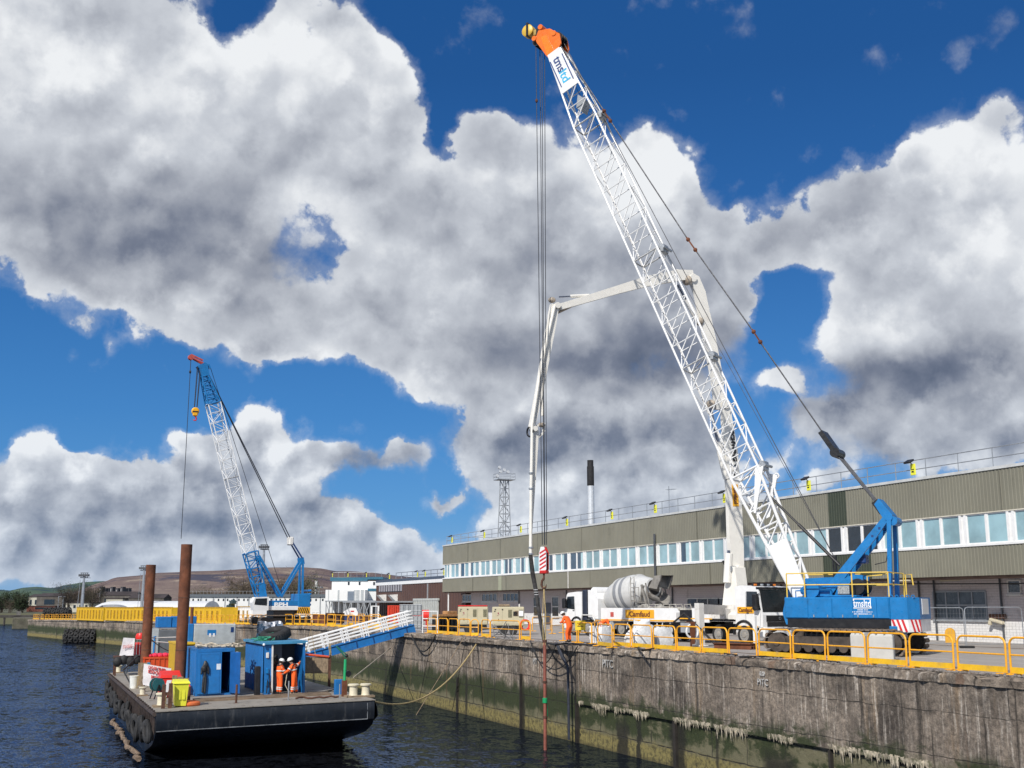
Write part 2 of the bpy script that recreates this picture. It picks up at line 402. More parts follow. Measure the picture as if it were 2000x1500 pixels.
def text(name, body, size, mat, parent, org, xd, yd, width=None, ext=.006, bold=0., align='CENTER', shear=0.):
    """raised lettering laid in the plane (xd, yd) at org"""
    cu = bpy.data.curves.new('t', 'FONT'); cu.body = body; cu.size = size; cu.extrude = ext; cu.offset = bold; cu.align_x = align; cu.align_y = 'CENTER'; cu.shear = shear; cu.resolution_u = 3
    o = bpy.data.objects.new('t', cu); COL.objects.link(o); dg = bpy.context.evaluated_depsgraph_get(); dg.update()
    me = bpy.data.meshes.new_from_object(o.evaluated_get(dg)); bpy.data.objects.remove(o); bpy.data.curves.remove(cu)
    xs = [v.co.x for v in me.vertices]; sx = 1.
    if width: sx = width/max(1e-4, max(xs)-min(xs))
    X = Vector(xd).normalized(); Y = Vector(yd).normalized(); Z = X.cross(Y)
    for v in me.vertices: v.co = Vector(org)+X*v.co.x*sx+Y*v.co.y+Z*v.co.z
    me.materials.clear(); me.materials.append(mat); me.name = name
    q = bpy.data.objects.new(name, me); COL.objects.link(q); q.parent = parent; return q
def sag(a, b, drop, n=14):
    a, b = Vector(a), Vector(b); return [a.lerp(b, i/n)-Vector((0, 0, drop*4*(i/n)*(1-i/n))) for i in range(n+1)]
def ground_z(x, y):
    K = [(-40, 5.), (97, 5.), (115, 5.05), (147, 4.7), (217, 4.35), (293, 3.75), (480, 4.)]
    for (a, za), (b, zb) in zip(K, K[1:]):
        if a <= y <= b: return za+(zb-za)*(y-a)/(b-a)
    return 4. if y > 480 else 5.
def on_deck(px, py):
    p = at(px, py, z=5.)
    for _ in range(6): p = at(px, py, z=ground_z(p.x, p.y))
    return p

# ================================================================ THE SETTING
def node_mat(name):
    m = bpy.data.materials.new(name); m.use_nodes = True; k = NT(m.node_tree); b = k.n['Principled BSDF']
    tcn = k.n.new('ShaderNodeTexCoord'); return m, k, b, tcn
# water
m, k, b, t = node_mat('river_water')
ob = t.outputs['Object']
far = k.rng(k.v('LENGTH', ob), 40., 320.)
na = k.v('SUBTRACT', k.noise(k.scl(ob, 1., .62, 1), 1.2, 5, .62, .7, col=True), (.5, .5, .5)); nb = k.v('SUBTRACT', k.noise(k.scl(ob, 1., .8, 1), 4.2, 4, .62, .5, col=True), (.5, .5, .5)); gust = k.rng(k.noise(ob, .045, 4, .6), .38, .62, .45, 1.35)
wn_ = k.v('NORMALIZE', k.v('ADD', k.v('ADD', k.v('SCALE', k.scl(na, .70, .85, 0), scale=gust), k.scl(nb, .60, .75, 0)), (0, 0, 1)))
h1 = k.noise(k.scl(ob, 1., .6, 1), .50, 6, .66, .8); h2 = k.noise(k.scl(ob, 1., .7, 1), 2.6, 4, .6, .5); h3 = k.noise(ob, .06, 2, .5)
hh = k.m('ADD', k.m('MULTIPLY', h1, 1.), k.m('ADD', k.m('MULTIPLY', h2, .28), k.m('MULTIPLY', h3, 1.)))
bn = k.n.new('ShaderNodeBump'); bn.inputs['Distance'].default_value = .75; k.set(bn.inputs['Strength'], k.rng(far, 0., 1., 1., 1.))
k.l.new(wn_, b.inputs['Normal'])
k.set(b.inputs['Base Color'], k.mix(k.noise(ob, .05, 3, .5), (.010, .008, .006), (.006, .010, .018)))
gl = k.n.new('ShaderNodeBsdfGlossy'); gl.inputs['Color'].default_value = (.40, .52, .74, 1); gl.inputs['Roughness'].default_value = .06; k.l.new(wn_, gl.inputs['Normal'])
fr_ = k.n.new('ShaderNodeFresnel'); fr_.inputs[0].default_value = 1.333; k.l.new(wn_, fr_.inputs['Normal']); mx_ = k.n.new('ShaderNodeMixShader'); k.l.new(fr_.outputs[0], mx_.inputs[0]); k.l.new(b.outputs[0], mx_.inputs[1]); k.l.new(gl.outputs[0], mx_.inputs[2]); k.l.new(mx_.outputs[0], k.n['Material Output'].inputs['Surface'])
b.inputs['Roughness'].default_value = .6; b.inputs['Specular IOR Level'].default_value = 0.
water = struct('water', MB().add([(-1500, -80, 0), (60, -80, 0), (60, 620, 0), (-1500, 620, 0)], [(0, 1, 2, 3)]), m)

# quay wall line in plan, and the ground behind it
WL = [(27.1, -40), (27.1, 97), (25.7, 115), (22.65, 147), (15.97, 217), (.31, 293)]
def wall_x(y):
    for (xa, ya), (xb, yb) in zip(WL, WL[1:]):
        if ya <= y <= yb: return xa+(xb-xa)*(y-ya)/(yb-ya)
    return WL[-1][0]
m, k, b, t = node_mat('quay_paving')
ob = t.outputs['Object']; X, Y, Z = k.xyz(ob)
c = k.mix(k.noise(ob, .35, 6, .65), (.25, .225, .205), (.42, .385, .35))
c = k.mix(k.rng(k.noise(k.scl(ob, 1.2, .12, 1), 1., 6, .7), .5, .68), c, (.46, .42, .39))
c = k.mix(k.rng(k.noise(ob, .9, 8, .7), .62, .72), c, (.07, .065, .06))
br = k.n.new('ShaderNodeTexBrick'); k.l.new(ob, br.inputs['Vector']); br.inputs['Scale'].default_value = .25; br.inputs['Mortar Size'].default_value = .006
c = k.mix(k.m('MULTIPLY', br.outputs['Fac'], .6), c, (.08, .075, .07))
k.set(b.inputs['Base Color'], c); b.inputs['Roughness'].default_value = .9
bn = k.n.new('ShaderNodeBump'); bn.inputs['Strength'].default_value = .5; bn.inputs['Distance'].default_value = .03; k.l.new(k.noise(ob, 6, 8, .7), bn.inputs['Height']); k.l.new(bn.outputs[0], b.inputs['Normal'])
PAVE = m
g = MB(); ys = [-40, 0, 30, 60, 97, 106, 115, 131, 147, 180, 217, 250, 293]
for i, yy in enumerate(ys):
    for xx in (wall_x(yy)+.35, 60, 120, 420): g.v.append((xx, yy, ground_z(xx, yy)))
g.v += []
for i in range(len(ys)-1):
    for j in range(3): a = i*4+j; g.f.append((a, a+1, a+5, a+4)); g.mi.append(0)
g.mats = []
struct('quay_ground', g, PAVE)
m2 = M('far_grass_and_yard', (.085, .085, .05), .95, var=.3, scale=.02)
struct('far_ground', MB().add([(.66, 293, 3.75), (420, 293, 3.75), (420, 470, 4), (30, 470, 4)], [(0, 1, 2, 3)]), m2)
struct('far_shore', MB().add([(-1500, 480, -.5), (30, 470, -.5), (30, 474, 3.9), (-1500, 500, 3.6), (-2600, 6500, 4), (3600, 6500, 4), (420, 470, 3.96)], [(0, 1, 2, 3), (3, 2, 6, 5, 4)]), m2)

# crane rails let into the paving (two pairs parallel to the edge)
for xr in (29.3, 44.6):
    mb = MB()
    for d in (-.06, .06): mb.box((xr+d*2-.03, -20, 4.99), (xr+d*2+.03, 96, 5.012))
    struct('crane_rail', mb, M('worn_rail_steel', (.20, .15, .12), .5, .5))

# masonry of the dock wall
def wall_mat(name, courses, brown, u0s=True):
    m, k, b, t = node_mat(name); u, v, _ = k.xyz(t.outputs['UV']); uv = t.outputs['UV']
    uw = k.v('ADD', uv, k.v('SCALE', k.v('SUBTRACT', k.noise(uv, .8, 4, .6, col=True), (.5, .5, .5)), scale=.22))
    br = k.n.new('ShaderNodeTexBrick'); k.l.new(k.v('ADD', uw, (0, .32, 0)), br.inputs['Vector'])
    br.inputs['Scale'].default_value = 1.; br.inputs['Brick Width'].default_value = courses[0]; br.inputs['Row Height'].default_value = courses[1]
    br.inputs['Mortar Size'].default_value = .03 if courses[1] < 1.3 else .018; br.inputs['Mortar Smooth'].default_value = .3; br.inputs['Bias'].default_value = 0
    br.inputs['Color1'].default_value = (.8, .8, .8, 1); br.inputs['Color2'].default_value = (1.25, 1.22, 1.18, 1); br.inputs['Mortar'].default_value = (1, 1, 1, 1)
    c = k.mix(k.rng(k.noise(uw, .38, 8, .7), .34, .66), (.060, .052, .046), (.25, .22, .19))
    c = k.mix(.9, c, br.outputs['Color'], 'MULTIPLY')
    c = k.mix(k.rng(k.noise(k.scl(uv, 1.1, .16, 1), 1., 5, .6), .56, .7), c, brown)
    # salts and washed streaks running down the stones
    s1 = k.rng(k.noise(k.scl(uv, 5.5, .33, 1), 1., 7, .72), .50, .64); patch = k.rng(k.noise(uv, .22, 4, .6), .38, .56)
    c = k.mix(k.m('MULTIPLY', k.m('MULTIPLY', s1, patch), .62), c, (.60, .57, .53))
    c = k.mix(k.m('MULTIPLY', k.rng(k.noise(uv, 3.3, 9, .78), .60, .70), k.rng(k.noise(uv, .33, 3, .5), .5, .66)), c, (.50, .48, .45))
    s2 = k.rng(k.noise(k.scl(uv, 3.1, .10, 1), 1., 4, .6), .60, .68)
    c = k.mix(k.m('MULTIPLY', s2, .75), c, (.022, .019, .016))
    c = k.v('MULTIPLY', k.v('SCALE', c, scale=k.rng(k.noise(uv, 6, 8, .8), .36, .64, .6, 1.4)), (1.26, 1.18, 1.08))
    # tide bands: weed, then olive slime near the water
    wav = k.m('ADD', v, k.m('MULTIPLY', k.m('SUBTRACT', k.noise(k.scl(uv, .8, .5, 1), 1., 6, .7), .5), 2.1))
    low = k.rng(wav, 1.75, 2.35, 1., 0.)
    lowc = k.mix(k.noise(uw, .9, 6, .65), (.13, .115, .062), (.21, .195, .115))
    c = k.mix(low, c, lowc)
    weed = k.m('MULTIPLY', k.rng(wav, .8, 1.3), k.rng(wav, 2.2, 2.9, 1., 0.)); wn = k.rng(k.m('ADD', k.noise(k.scl(uv, .45, .8, 1), 1., 7, .68), k.rng(u, 70, 110, 0., .16)), .46, .55)
    c = k.mix(k.m('MULTIPLY', k.m('MULTIPLY', weed, wn), .93), c, k.mix(k.noise(uv, 5, 5, .7), (.010, .016, .004), (.040, .060, .012)))
    olive = k.rng(k.m('ADD', v, k.m('MULTIPLY', k.m('SUBTRACT', k.noise(uv, 1.5, 6, .7), .5), .9)), .55, .95, 1., 0.)
    c = k.mix(olive, c, k.mix(k.rng(k.noise(uv, 4, 7, .75), .45, .6), (.26, .215, .075), (.10, .085, .035)))
    for uc, w_, vt in ((91.2, .75, 2.0), (86., .85, 3.3), (89.6, .3, 2.6), (103.6, .35, 3.0), (78.5, 1.3, 1.9), (73.4, .8, 1.7), (96.2, .25, 3.2)):
        if name == 'dock_masonry' and u0s:
            uu = k.m('ADD', u, k.m('MULTIPLY', k.m('SUBTRACT', k.noise(uv, 1.4, 6, .7), .5), 1.3)); dk = k.m('MULTIPLY', k.rng(k.m('ABSOLUTE', k.m('SUBTRACT', uu, uc)), w_*.55, w_, 1., 0.), k.rng(v, vt*.5, vt, 1., 0.)); c = k.mix(k.m('MULTIPLY', dk, .9), c, (.014, .013, .008))
    wet = k.m('MULTIPLY', k.rng(k.noise(k.scl(uv, .42, .02, 1), 1., 3, .5), .60, .64), k.rng(v, 1.4, 3.4, 1., .0))
    c = k.mix(k.m('MULTIPLY', wet, .85), c, (.016, .014, .009))
    rst = k.m('MULTIPLY', k.rng(k.noise(k.scl(k.v('ADD', uv, (31, 0, 0)), .7, .03, 1), 1., 3, .5), .64, .68), k.rng(v, .4, 1.2))
    c = k.mix(k.m('MULTIPLY', rst, .55), c, (.17, .085, .045))
    c = k.mix(k.m('MULTIPLY', br.outputs['Fac'], k.rng(k.noise(uv, 1.7, 4, .6), .35, .6, .25, .95)), c, (.022, .019, .016))
    tide = k.rng(v, .0, .22, .55, 0.); c = k.mix(tide, c, (.03, .024, .012))
    k.set(b.inputs['Base Color'], c); b.inputs['Roughness'].default_value = .85
    bn = k.n.new('ShaderNodeBump'); bn.inputs['Strength'].default_value = 1.; bn.inputs['Distance'].default_value = .09
    hgt = k.m('ADD', k.m('MULTIPLY', k.noise(uv, 2.2, 10, .8), 1.25), k.m('MULTIPLY', br.outputs['Fac'], -.8)); k.l.new(hgt, bn.inputs['Height']); k.l.new(bn.outputs[0], b.inputs['Normal'])
    return m
WALLM = wall_mat('dock_masonry', (2.6, 1.12), (.20, .155, .105))
CAPM = wall_mat('dock_cast_concrete', (7.4, 1.36), (.20, .155, .11), False)
def rough_panel(name, parent, P, Q, z0, z1, thick, m, seed, nu, nv, amp=.03, u0=0.):
    amp = amp*.5 if nv > 4 else amp
    """battered sheet of wall between plan points P and Q with a real rough face, a top and a back"""
    P, Q = Vector((*P, 0)), Vector((*Q, 0)); L = (Q-P).length; d = (Q-P).normalized(); nrm = Vector((-d.y, d.x, 0)); r = random.Random(seed)
    vs, fs, uvs = [], [], []
    for j in range(nv+1):
        for i in range(nu+1):
            u = i/nu; w = j/nv; za = z0[0]+(z0[1]-z0[0])*u; zb = z1[0]+(z1[1]-z1[0])*u; z = za+(zb-za)*w
            e = (r.random()-.5)*2*amp*(1 if 0 < i < nu else .0)
            if j == nv: e -= r.random()*amp*2.2; z -= r.random()*amp*1.4
            p = P+d*L*u+nrm*(thick+e); vs.append((p.x, p.y, z)); uvs.append((u0+L*u, z))
    W_ = nu+1
    for j in range(nv):
        for i in range(nu): a = j*W_+i; fs.append((a, a+W_, a+W_+1, a+1))
    top = nv*W_; o = len(vs)
    for i in range(nu+1):
        u = i/nu; p = P+d*L*u-nrm*.5; vs.append((p.x, p.y, z1[0]+(z1[1]-z1[0])*u)); uvs.append((u0+L*u, z1[0]+.4))
    for i in range(nu): fs.append((top+i, o+i, o+i+1, top+i+1))
    for (i, jj) in ((0, 0), (nu, 1)):
        p = P+d*L*(i/nu)-nrm*.5; q = len(vs); vs.append((p.x, p.y, z0[jj])); uvs.append((u0+L*(i/nu)+.5, z0[jj])); fs.append((i, o+i, q)if jj == 0 else (i, q, o+i)); fs.append(tuple([i]+[jn*W_+i for jn in range(1, nv+1)]+[o+i]))
    bt = len(vs)
    for i in range(nu+1):
        u = i/nu; p = P+d*L*u-nrm*.5; vs.append((p.x, p.y, z0[0]+(z0[1]-z0[0])*u)); uvs.append((u0+L*u, z0[0]))
    for i in range(nu): fs.append((i, i+1, bt+i+1, bt+i))
    me = bpy.data.meshes.new(name); me.from_pydata(vs, [], fs); ul = me.uv_layers.new(name='UVMap')
    for lp in me.loops: ul.data[lp.index].uv = uvs[lp.vertex_index]
    me.materials.append(m); me.polygons.foreach_set('use_smooth', [True]*len(me.polygons)); me.set_sharp_from_angle(angle=radians(50)); ob = bpy.data.objects.new(name, me); COL.objects.link(ob); ob.parent = parent; return ob
qw = thing('quay_wall', 'long near dock wall of dark streaked concrete and masonry with weed above the brown water', 'wall', (27.1, 0, 0))
qw.location = (0, 0, 0)
rough_panel('lower_wall', qw, (27.1, -40), (27.1, 97), (-1., -1.), (4.72, 4.72), 0, WALLM, 3, 460, 24, .03)
rough_panel('cast_cap', qw, (27.1, -40), (27.1, 56.), (2.02, 2.02), (4.72, 4.72), .17, CAPM, 5, 300, 12, .025)
rough_panel('coping', qw, (27.1, -40), (27.1, 97), (4.68, 4.68), (5.0, 5.0), .24, CAPM, 6, 520, 3, .06, u0=200)
# lime drips hanging from the underside of the cap
mb = MB(); r = random.Random(11)
for i in range(700):
    yy = 30+25.7*r.random(); cl = .5+.5*sin(yy*1.7)+.5*sin(yy*.61+1)
    if cl < .22: continue
    L = (.05+.42*r.random()**2.5)*min(1., cl); x0 = 26.925-.03*r.random(); w = .02+.07*r.random()
    mb.add([(x0, yy-w, 2.12+.1*r.random()), (x0, yy+w, 2.12+.1*r.random()), (x0+.09, yy+w*.3, 2.04), (x0+.03, yy+w*.2*(r.random()-.5), 2.04-L)], [(0, 1, 3), (0, 3, 2), (1, 2, 3), (0, 2, 1)])
mb.build('lime_drips', M('lime_scale', (.50, .43, .32), .85, var=.5, scale=5, dirt=.55, dcol=(.10, .10, .05), dscale=4), qw, smooth=False)
for yy, w in ((46.1, .22), (56.2, .16), (63.7, .12), (74.6, .14), (35.2, .12)):
    mb = MB(); mb.box((26.96, yy-w/2, -.8), (27.12, yy+w/2, R.uniform(2.2, 3.6) if w < .4 else 4.6)); mb.build('timber_rubbing_strip', M('black_wet_timber', (.022, .018, .014), .8, var=.4), qw, smooth=False)
# chalked words on the wall
CHALK = M('chalk_marks', (.42, .41, .39), .9, var=.5, scale=6)
for body, px, py, sz in (('PITC', 1187, 1297, .55), ('PITC', 1490, 1333, .36), ('PIT', 1045, 1292, .45), ('020', 1489, 1316, .24)):
    p = at(px, py, x=26.88 if px > 1060 else 27.05); text('chalk_writing', body, sz, CHALK, qw, (p.x if px < 1060 else 26.87, p.y, p.z), (0, -1, 0), (0, 0, 1), ext=.012)
fw = thing('quay_wall', 'farther dock wall curving away behind the barge, grey stone above green and olive tide bands', 'wall', (0, 0, 0))
u0 = 300.; segs = WL[1:]
for i, (a, bb) in enumerate(zip(segs, segs[1:])):
    L = (Vector(a)-Vector(bb)).length
    rough_panel('wall_face', fw, a, bb, (-1, -1), (ground_z(0, a[1])-.25, ground_z(0, bb[1])-.25), 0, WALLM, 20+i, int(L*1.6), 12, .04, u0=u0)
    rough_panel('coping', fw, a, bb, (ground_z(0, a[1])-.3, ground_z(0, bb[1])-.3), (ground_z(0, a[1]), ground_z(0, bb[1])), .15, CAPM, 40+i, int(L*1.6), 2, .05, u0=u0)
    u0 += L
# return face at the far end of the wall and the low stone pier beyond it
rough_panel('wall_face', fw, (.31, 293), (40, 306), (-1, -1), (3.5, 3.5), 0, WALLM, 77, 60, 8, .05, u0=u0)
pr = thing('stone_pier', 'short low stone pier end standing beyond the far corner of the dock wall', 'pier', (0, 0, 0))
A = at(23, 1228, z=0); 
mb = MB(); mb.bev((A.x, A.y, -1), (A.x+28, A.y+14, 3.2), .15); mb.build('pier_wall', M('pier_stone', (.12, .11, .08), .9, var=.35, scale=.6, dirt=.4, dcol=(.035, .045, .015)), pr)
jt = thing('timber_jetty', 'dark old timber jetty on piles at the far left of the water', 'jetty', (0, 0, 0))
A = at(0, 1221, z=0); mb = MB(); mb.box((A.x-60, A.y+4, 2.5), (A.x+16, A.y+12, 3.4)); mb.build('jetty_deck', M('old_timber', (.07, .062, .055), .9, var=.4, scale=.4), jt)
for i in range(16):
    mb = MB(); xx = A.x-34+i*3.2; mb.cyl((xx, A.y+4.5, -1), (xx, A.y+4.5, 2.6), .35, 8); mb.build('pile', M('old_timber', (0, 0, 0)), jt)
for i in range(4):
    mb = MB(); xx = A.x-16+i*7; mb.box((xx, A.y+5, 3.4), (xx+1.4, A.y+7, 5.2-.4*(i % 2))); mb.build('mooring_block', M('jetty_block', (.16, .15, .135), .9, var=.3), jt)

# hills
def hills(name, pts, D, depth, cols, seed, base=0.):
    r = random.Random(seed); m, k, b, t = node_mat(name+'_ground'); ob = t.outputs['Object']
    c = k.mix(k.rng(k.noise(k.scl(ob, 1, 1, 2.6), .0022, 8, .62), .36, .62), cols[0], cols[1])
    c = k.mix(k.rng(k.noise(k.scl(ob, 1, 1, 3), .006, 7, .7), .53, .60), c, cols[2])
    c = k.mix(k.rng(k.noise(k.scl(ob, .6, .6, 5), .013, 6, .7), .56, .63), c, cols[3])
    k.set(b.inputs['Base Color'], c); b.inputs['Roughness'].default_value = 1.; b.inputs['Specular IOR Level'].default_value = 0
    bn = k.n.new('ShaderNodeBump'); bn.inputs['Strength'].default_value = .8; bn.inputs['Distance'].default_value = 20; k.l.new(k.noise(ob, .008, 8, .7), bn.inputs['Height']); k.l.new(bn.outputs[0], b.inputs['Normal'])
    vs, fs = [], []; N = 150; rows = 22; x0, x1 = pts[0][0], pts[-1][0]
    from mathutils import noise as mn
    for j in range(rows+1):
        w = j/rows
        for i in range(N+1):
            px = x0+(x1-x0)*i/N
            for (pa, ya), (pb, yb) in zip(pts, pts[1:]):
                if pa <= px <= pb: f = (px-pa)/(pb-pa); py = ya+(yb-ya)*(f*f*(3-2*f)*.5+f*.5); break
            d = ray(px, py); dl = sqrt(d.x*d.x+d.y*d.y); t_ = D/dl; top = EYE+d.z*t_
            dist = D-depth*(1-w/.7) if w < .7 else D+depth*(w-.7)
            q = Vector((d.x/dl*dist, d.y/dl*dist, 0)); pr = (w/.7)**.72 if w < .7 else 1-((w-.7)/.3)*.6
            nz = mn.fractal(Vector((q.x, q.y, seed*100))*.0022, 1., 2., 6)*.15*(1-abs(w-.35)*1.0)*(0 if abs(w-.7) < .03 else 1)
            vs.append((q.x, q.y, base+(top-base)*max(0, pr+nz*min(1, w*3))))
    for j in range(rows):
        for i in range(N): a = j*(N+1)+i; fs.append((a, a+1, a+N+2, a+N+1))
    mb = MB(); mb.v = vs; mb.f = fs; mb.mi = [0]*len(fs); o = mb.build(name, m); o['kind'] = 'structure'; return o
hills('hills', [(-700,1165),(-200,1158),(-60,1156),(0,1151),(18,1153),(48,1147),(72,1145.5),(103,1148),(134,1141),(168,1136),(199,1134.5),(300,1131),(420,1140),(600,1160)], 5200, 1500, [(.06,.10,.10),(.09,.13,.10),(.05,.08,.11),(.12,.16,.11)], 3)
hills('brown_hills', [(110,1178),(154,1153),(190,1139),(206,1134.5),(226,1127),(264,1124),(310,1118),(343,1117),(374,1115),(420,1114),(456,1112),(481,1110),(532,1107.5),(587,1107),(624,1109),(658,1115),(688,1115),(716,1117),(800,1126),(950,1140),(1200,1160),(1600,1170)], 3600, 1300, [(.14,.105,.11),(.22,.175,.155),(.085,.085,.115),(.32,.26,.21)], 5)

# ---------------------------------------------------------------- the long olive building
OL = M('olive_cladding', (.205, .197, .152), .6, var=.08, scale=.3, dirt=.14, dcol=(.105, .10, .075), dscale=.5, streak=.3)
OLD_ = M('darker_cladding', (.045, .055, .035), .5, var=.06)  # darker tone for one stretch of the facade
FX, GX, Y0, Y1 = 48.0, 50.3, 14.0, 138.2
ob_ = thing('office_building', 'long olive clad two storey building with a band of white windows and railed roof', 'building', (FX, 76, 5.))
ox, oy, oz = FX, 76., 5.
def rel(p): return (p[0]-ox, p[1]-oy, p[2]-oz)
def clad(y0, y1, z0, z1, name, m, proud=0.):
    mb = MB(); y = y0; pts = []
    while y < y1-.01:
        for (dy, dx) in ((0, 0), (.10, 0), (.125, .026), (.225, .026)): pts.append((min(y+dy, y1), dx))
        y += .25
    pts.append((y1, 0)); N = len(pts)
    vs = [rel((FX-proud+dx-.045, yy, zz)) for zz in (z0, z1) for (yy, dx) in pts]
    mb.add(vs, [(i+1, i, i+N, i+N+1) for i in range(N-1)])
    mb.add([rel(q) for q in ((FX, y0, z0), (FX, y1, z0), (FX-.05-proud, y1, z0), (FX-.05-proud, y0, z0))], [(0, 1, 2, 3)])
    return mb.build(name, m, ob_, smooth=False)
ZB, ZS, ZH, ZT = 8.66, 10.38, 12.02, 14.32      # underside, sill, window head, top of the cladding
for (za, zb) in ((ZB, ZS-.12), (ZH+.06, ZT)): 
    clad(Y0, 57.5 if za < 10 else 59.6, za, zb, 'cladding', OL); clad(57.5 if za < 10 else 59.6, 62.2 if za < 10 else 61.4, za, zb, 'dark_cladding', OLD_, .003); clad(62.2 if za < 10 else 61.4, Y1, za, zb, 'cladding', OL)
mb = MB()
mb.box(rel((FX+.04, Y0, ZB+.02)), rel((FX+30, Y1-.06, ZS-.13))); mb.box(rel((FX+.04, Y0, ZH+.07)), rel((FX+30, Y1-.06, ZT-.02)))
mb.box(rel((FX+.6, Y0, ZS-.13)), rel((FX+30, Y1-.06, ZH+.07))); mb.build('upper_storey', OL, ob_, smooth=False)
mb = MB(); mb.box(rel((FX-.1, Y0, ZT)), rel((FX+30.2, Y1+.1, ZT+.16))); mb.build('roof_edge', M('pale_roof_trim', (.55, .56, .55), .5, var=.1, dirt=.2, dcol=(.3, .3, .28)), ob_, smooth=False)
mb = MB(); mb.box(rel((FX-.09, Y0, ZS-.12)), rel((FX+.5, Y1, ZS-.002))); mb.build('sill_band', WHITE, ob_, smooth=False)
mb = MB(); mb.box(rel((FX-.07, Y0, ZH)), rel((FX+.5, Y1, ZH+.06))); mb.build('head_trim', M('cream_trim', (.62, .58, .48), .5), ob_, smooth=False)
mb = MB(); mb.box(rel((FX+.1, Y0, ZB-.12)), rel((FX+29, Y1-.1, ZB+.015))); mb.build('soffit', M('brown_soffit', (.14, .085, .06), .8, var=.3, scale=.8), ob_, smooth=False)
r = random.Random(4); k_ = 0; y = 60.0-3.43*13
BLIND = M('window_blind', (.42, .60, .64), .8, var=.06)
while y < Y1-.6:
    y2 = min(y+3.43, Y1-.35)
    mb = MB(); a, b2 = y+.0, y2
    mb.box(rel((FX-.05, y-.27, ZS)), rel((FX+.10, y-.10, ZH))); mb.box(rel((FX-.05, y+.10, ZS)), rel((FX+.10, y+.27, ZH)))
    mb.box(rel((FX+.02, y-.10, ZS)), rel((FX+.12, y+.10, ZH)))
    mid = (y+y2)/2; mb.box(rel((FX-.02, mid-.07, ZS+.003)), rel((FX+.10, mid+.07, ZH-.003)))
    for (c0, c1) in ((y+.27, mid-.07), (mid+.07, y2-.27)):
        if c1-c0 > .3:
            mb.box(rel((FX, c0, ZS+.002)), rel((FX+.08, c0+.05, ZH-.002))); mb.box(rel((FX, c1-.05, ZS+.002)), rel((FX+.08, c1, ZH-.002)))
            mb.box(rel((FX, c0+.05, ZS+.002)), rel((FX+.08, c1-.05, ZS+.07))); mb.box(rel((FX, c0+.05, ZH-.07)), rel((FX+.08, c1-.05, ZH-.002)))
    fr = mb.build('window', WHITE, ob_, smooth=False)
    for h, (c0, c1) in enumerate(((y+.3, mid-.1), (mid+.1, y2-.3))):
        if c1-c0 < .3: continue
        pm = GLASSB if (y < 66 or r.random() < .42) else (GLASSM if r.random() < .7 else GLASSB)
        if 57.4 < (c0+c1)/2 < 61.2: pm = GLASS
        q = MB(); q.box(rel((FX+.045, c0, ZS+.03)), rel((FX+.06, c1, ZH-.03)))
        if pm is GLASSM and r.random() < .6:
            q.mat(GLASSM); q.mi = [0]*6; q.mat(BLIND); s0 = c0+(.08 if r.random() < .5 else .9); q.box(rel((FX+.038, s0, ZS+.06)), rel((FX+.044, min(c1-.05, s0+.5), ZH-.06)))
        q.build('pane', pm, fr, smooth=False)
    y += 3.43; k_ += 1
# ground floor
m, k, b, t = node_mat('painted_brick'); o_ = t.outputs['Object']; X, Y, Z = k.xyz(o_)
br = k.n.new('ShaderNodeTexBrick'); k.l.new(k.comb(Y, Z, 0.), br.inputs['Vector']); br.inputs['Scale'].default_value = 1; br.inputs['Brick Width'].default_value = .45; br.inputs['Row Height'].default_value = .15; br.inputs['Mortar Size'].default_value = .012
c = k.mix(k.rng(Z, 1.16, 1.2), (.78, .77, .75), k.mix(k.noise(o_, .5, 5, .6), (.54, .48, .47), (.66, .60, .585)))  # upper wall greyer: shade under the overhang put into the colour
c = k.mix(k.m('MULTIPLY', k.rng(k.noise(o_, 1.5, 8, .7), .55, .68), .5), c, (.3, .27, .24)); c = k.mix(k.m('MULTIPLY', br.outputs['Fac'], .35), c, (.2, .18, .17))
k.set(b.inputs['Base Color'], c); b.inputs['Roughness'].default_value = .8
bn = k.n.new('ShaderNodeBump'); bn.inputs['Strength'].default_value = .6; bn.inputs['Distance'].default_value = .02; k.l.new(k.m('SUBTRACT', 1., br.outputs['Fac']), bn.inputs['Height']); k.l.new(bn.outputs[0], b.inputs['Normal'])
mb = MB(); mb.box(rel((GX, Y0, 4.9)), rel((GX+26, Y1-4, ZB-.1))); mb.build('ground_floor_wall', m, ob_, smooth=False)
def gwin(y0, y1, z0, z1, nc, nr, fm, gm, name='window'):
    mb = MB(); w = .09
    for i in range(nc+1): yy = y0+(y1-y0)*i/nc; mb.box(rel((GX-.07, yy-w/2, z0)), rel((GX-.005, yy+w/2, z1)))
    for j in range(nr+1): zz = z0+(z1-z0)*j/nr; mb.box(rel((GX-.062, y0+.001, zz-w/2)), rel((GX-.008, y1-.001, zz+w/2)))
    fr = mb.build(name, fm, ob_, smooth=False)
    q = MB(); q.box(rel((GX-.03, y0, z0)), rel((GX-.004, y1, z1))); q.build('pane', gm, fr, smooth=False)
    q = MB(); q.box(rel((GX-.13, y0-.1, z0-.14)), rel((GX-.003, y1+.1, z0-.05))); q.build('sill', fm, fr, smooth=False)
GW = M('grey_tinted_glass', (.10, .125, .145), .2, var=.2)
def gy(px): return at(px, 1200, x=GX).y
gwin(gy(1929), gy(1826), 6.28, 7.86, 4, 2, GREY, GW)
gwin(gy(1999), gy(1974), 7.72, 8.42, 1, 1, WHITED, GLASS)
for (a, c_) in ((1344, 1405), (1405, 1440)): gwin(gy(c_), gy(a), 6.9, 7.6, 3 if a < 1400 else 2, 1, WHITED, GLASS)
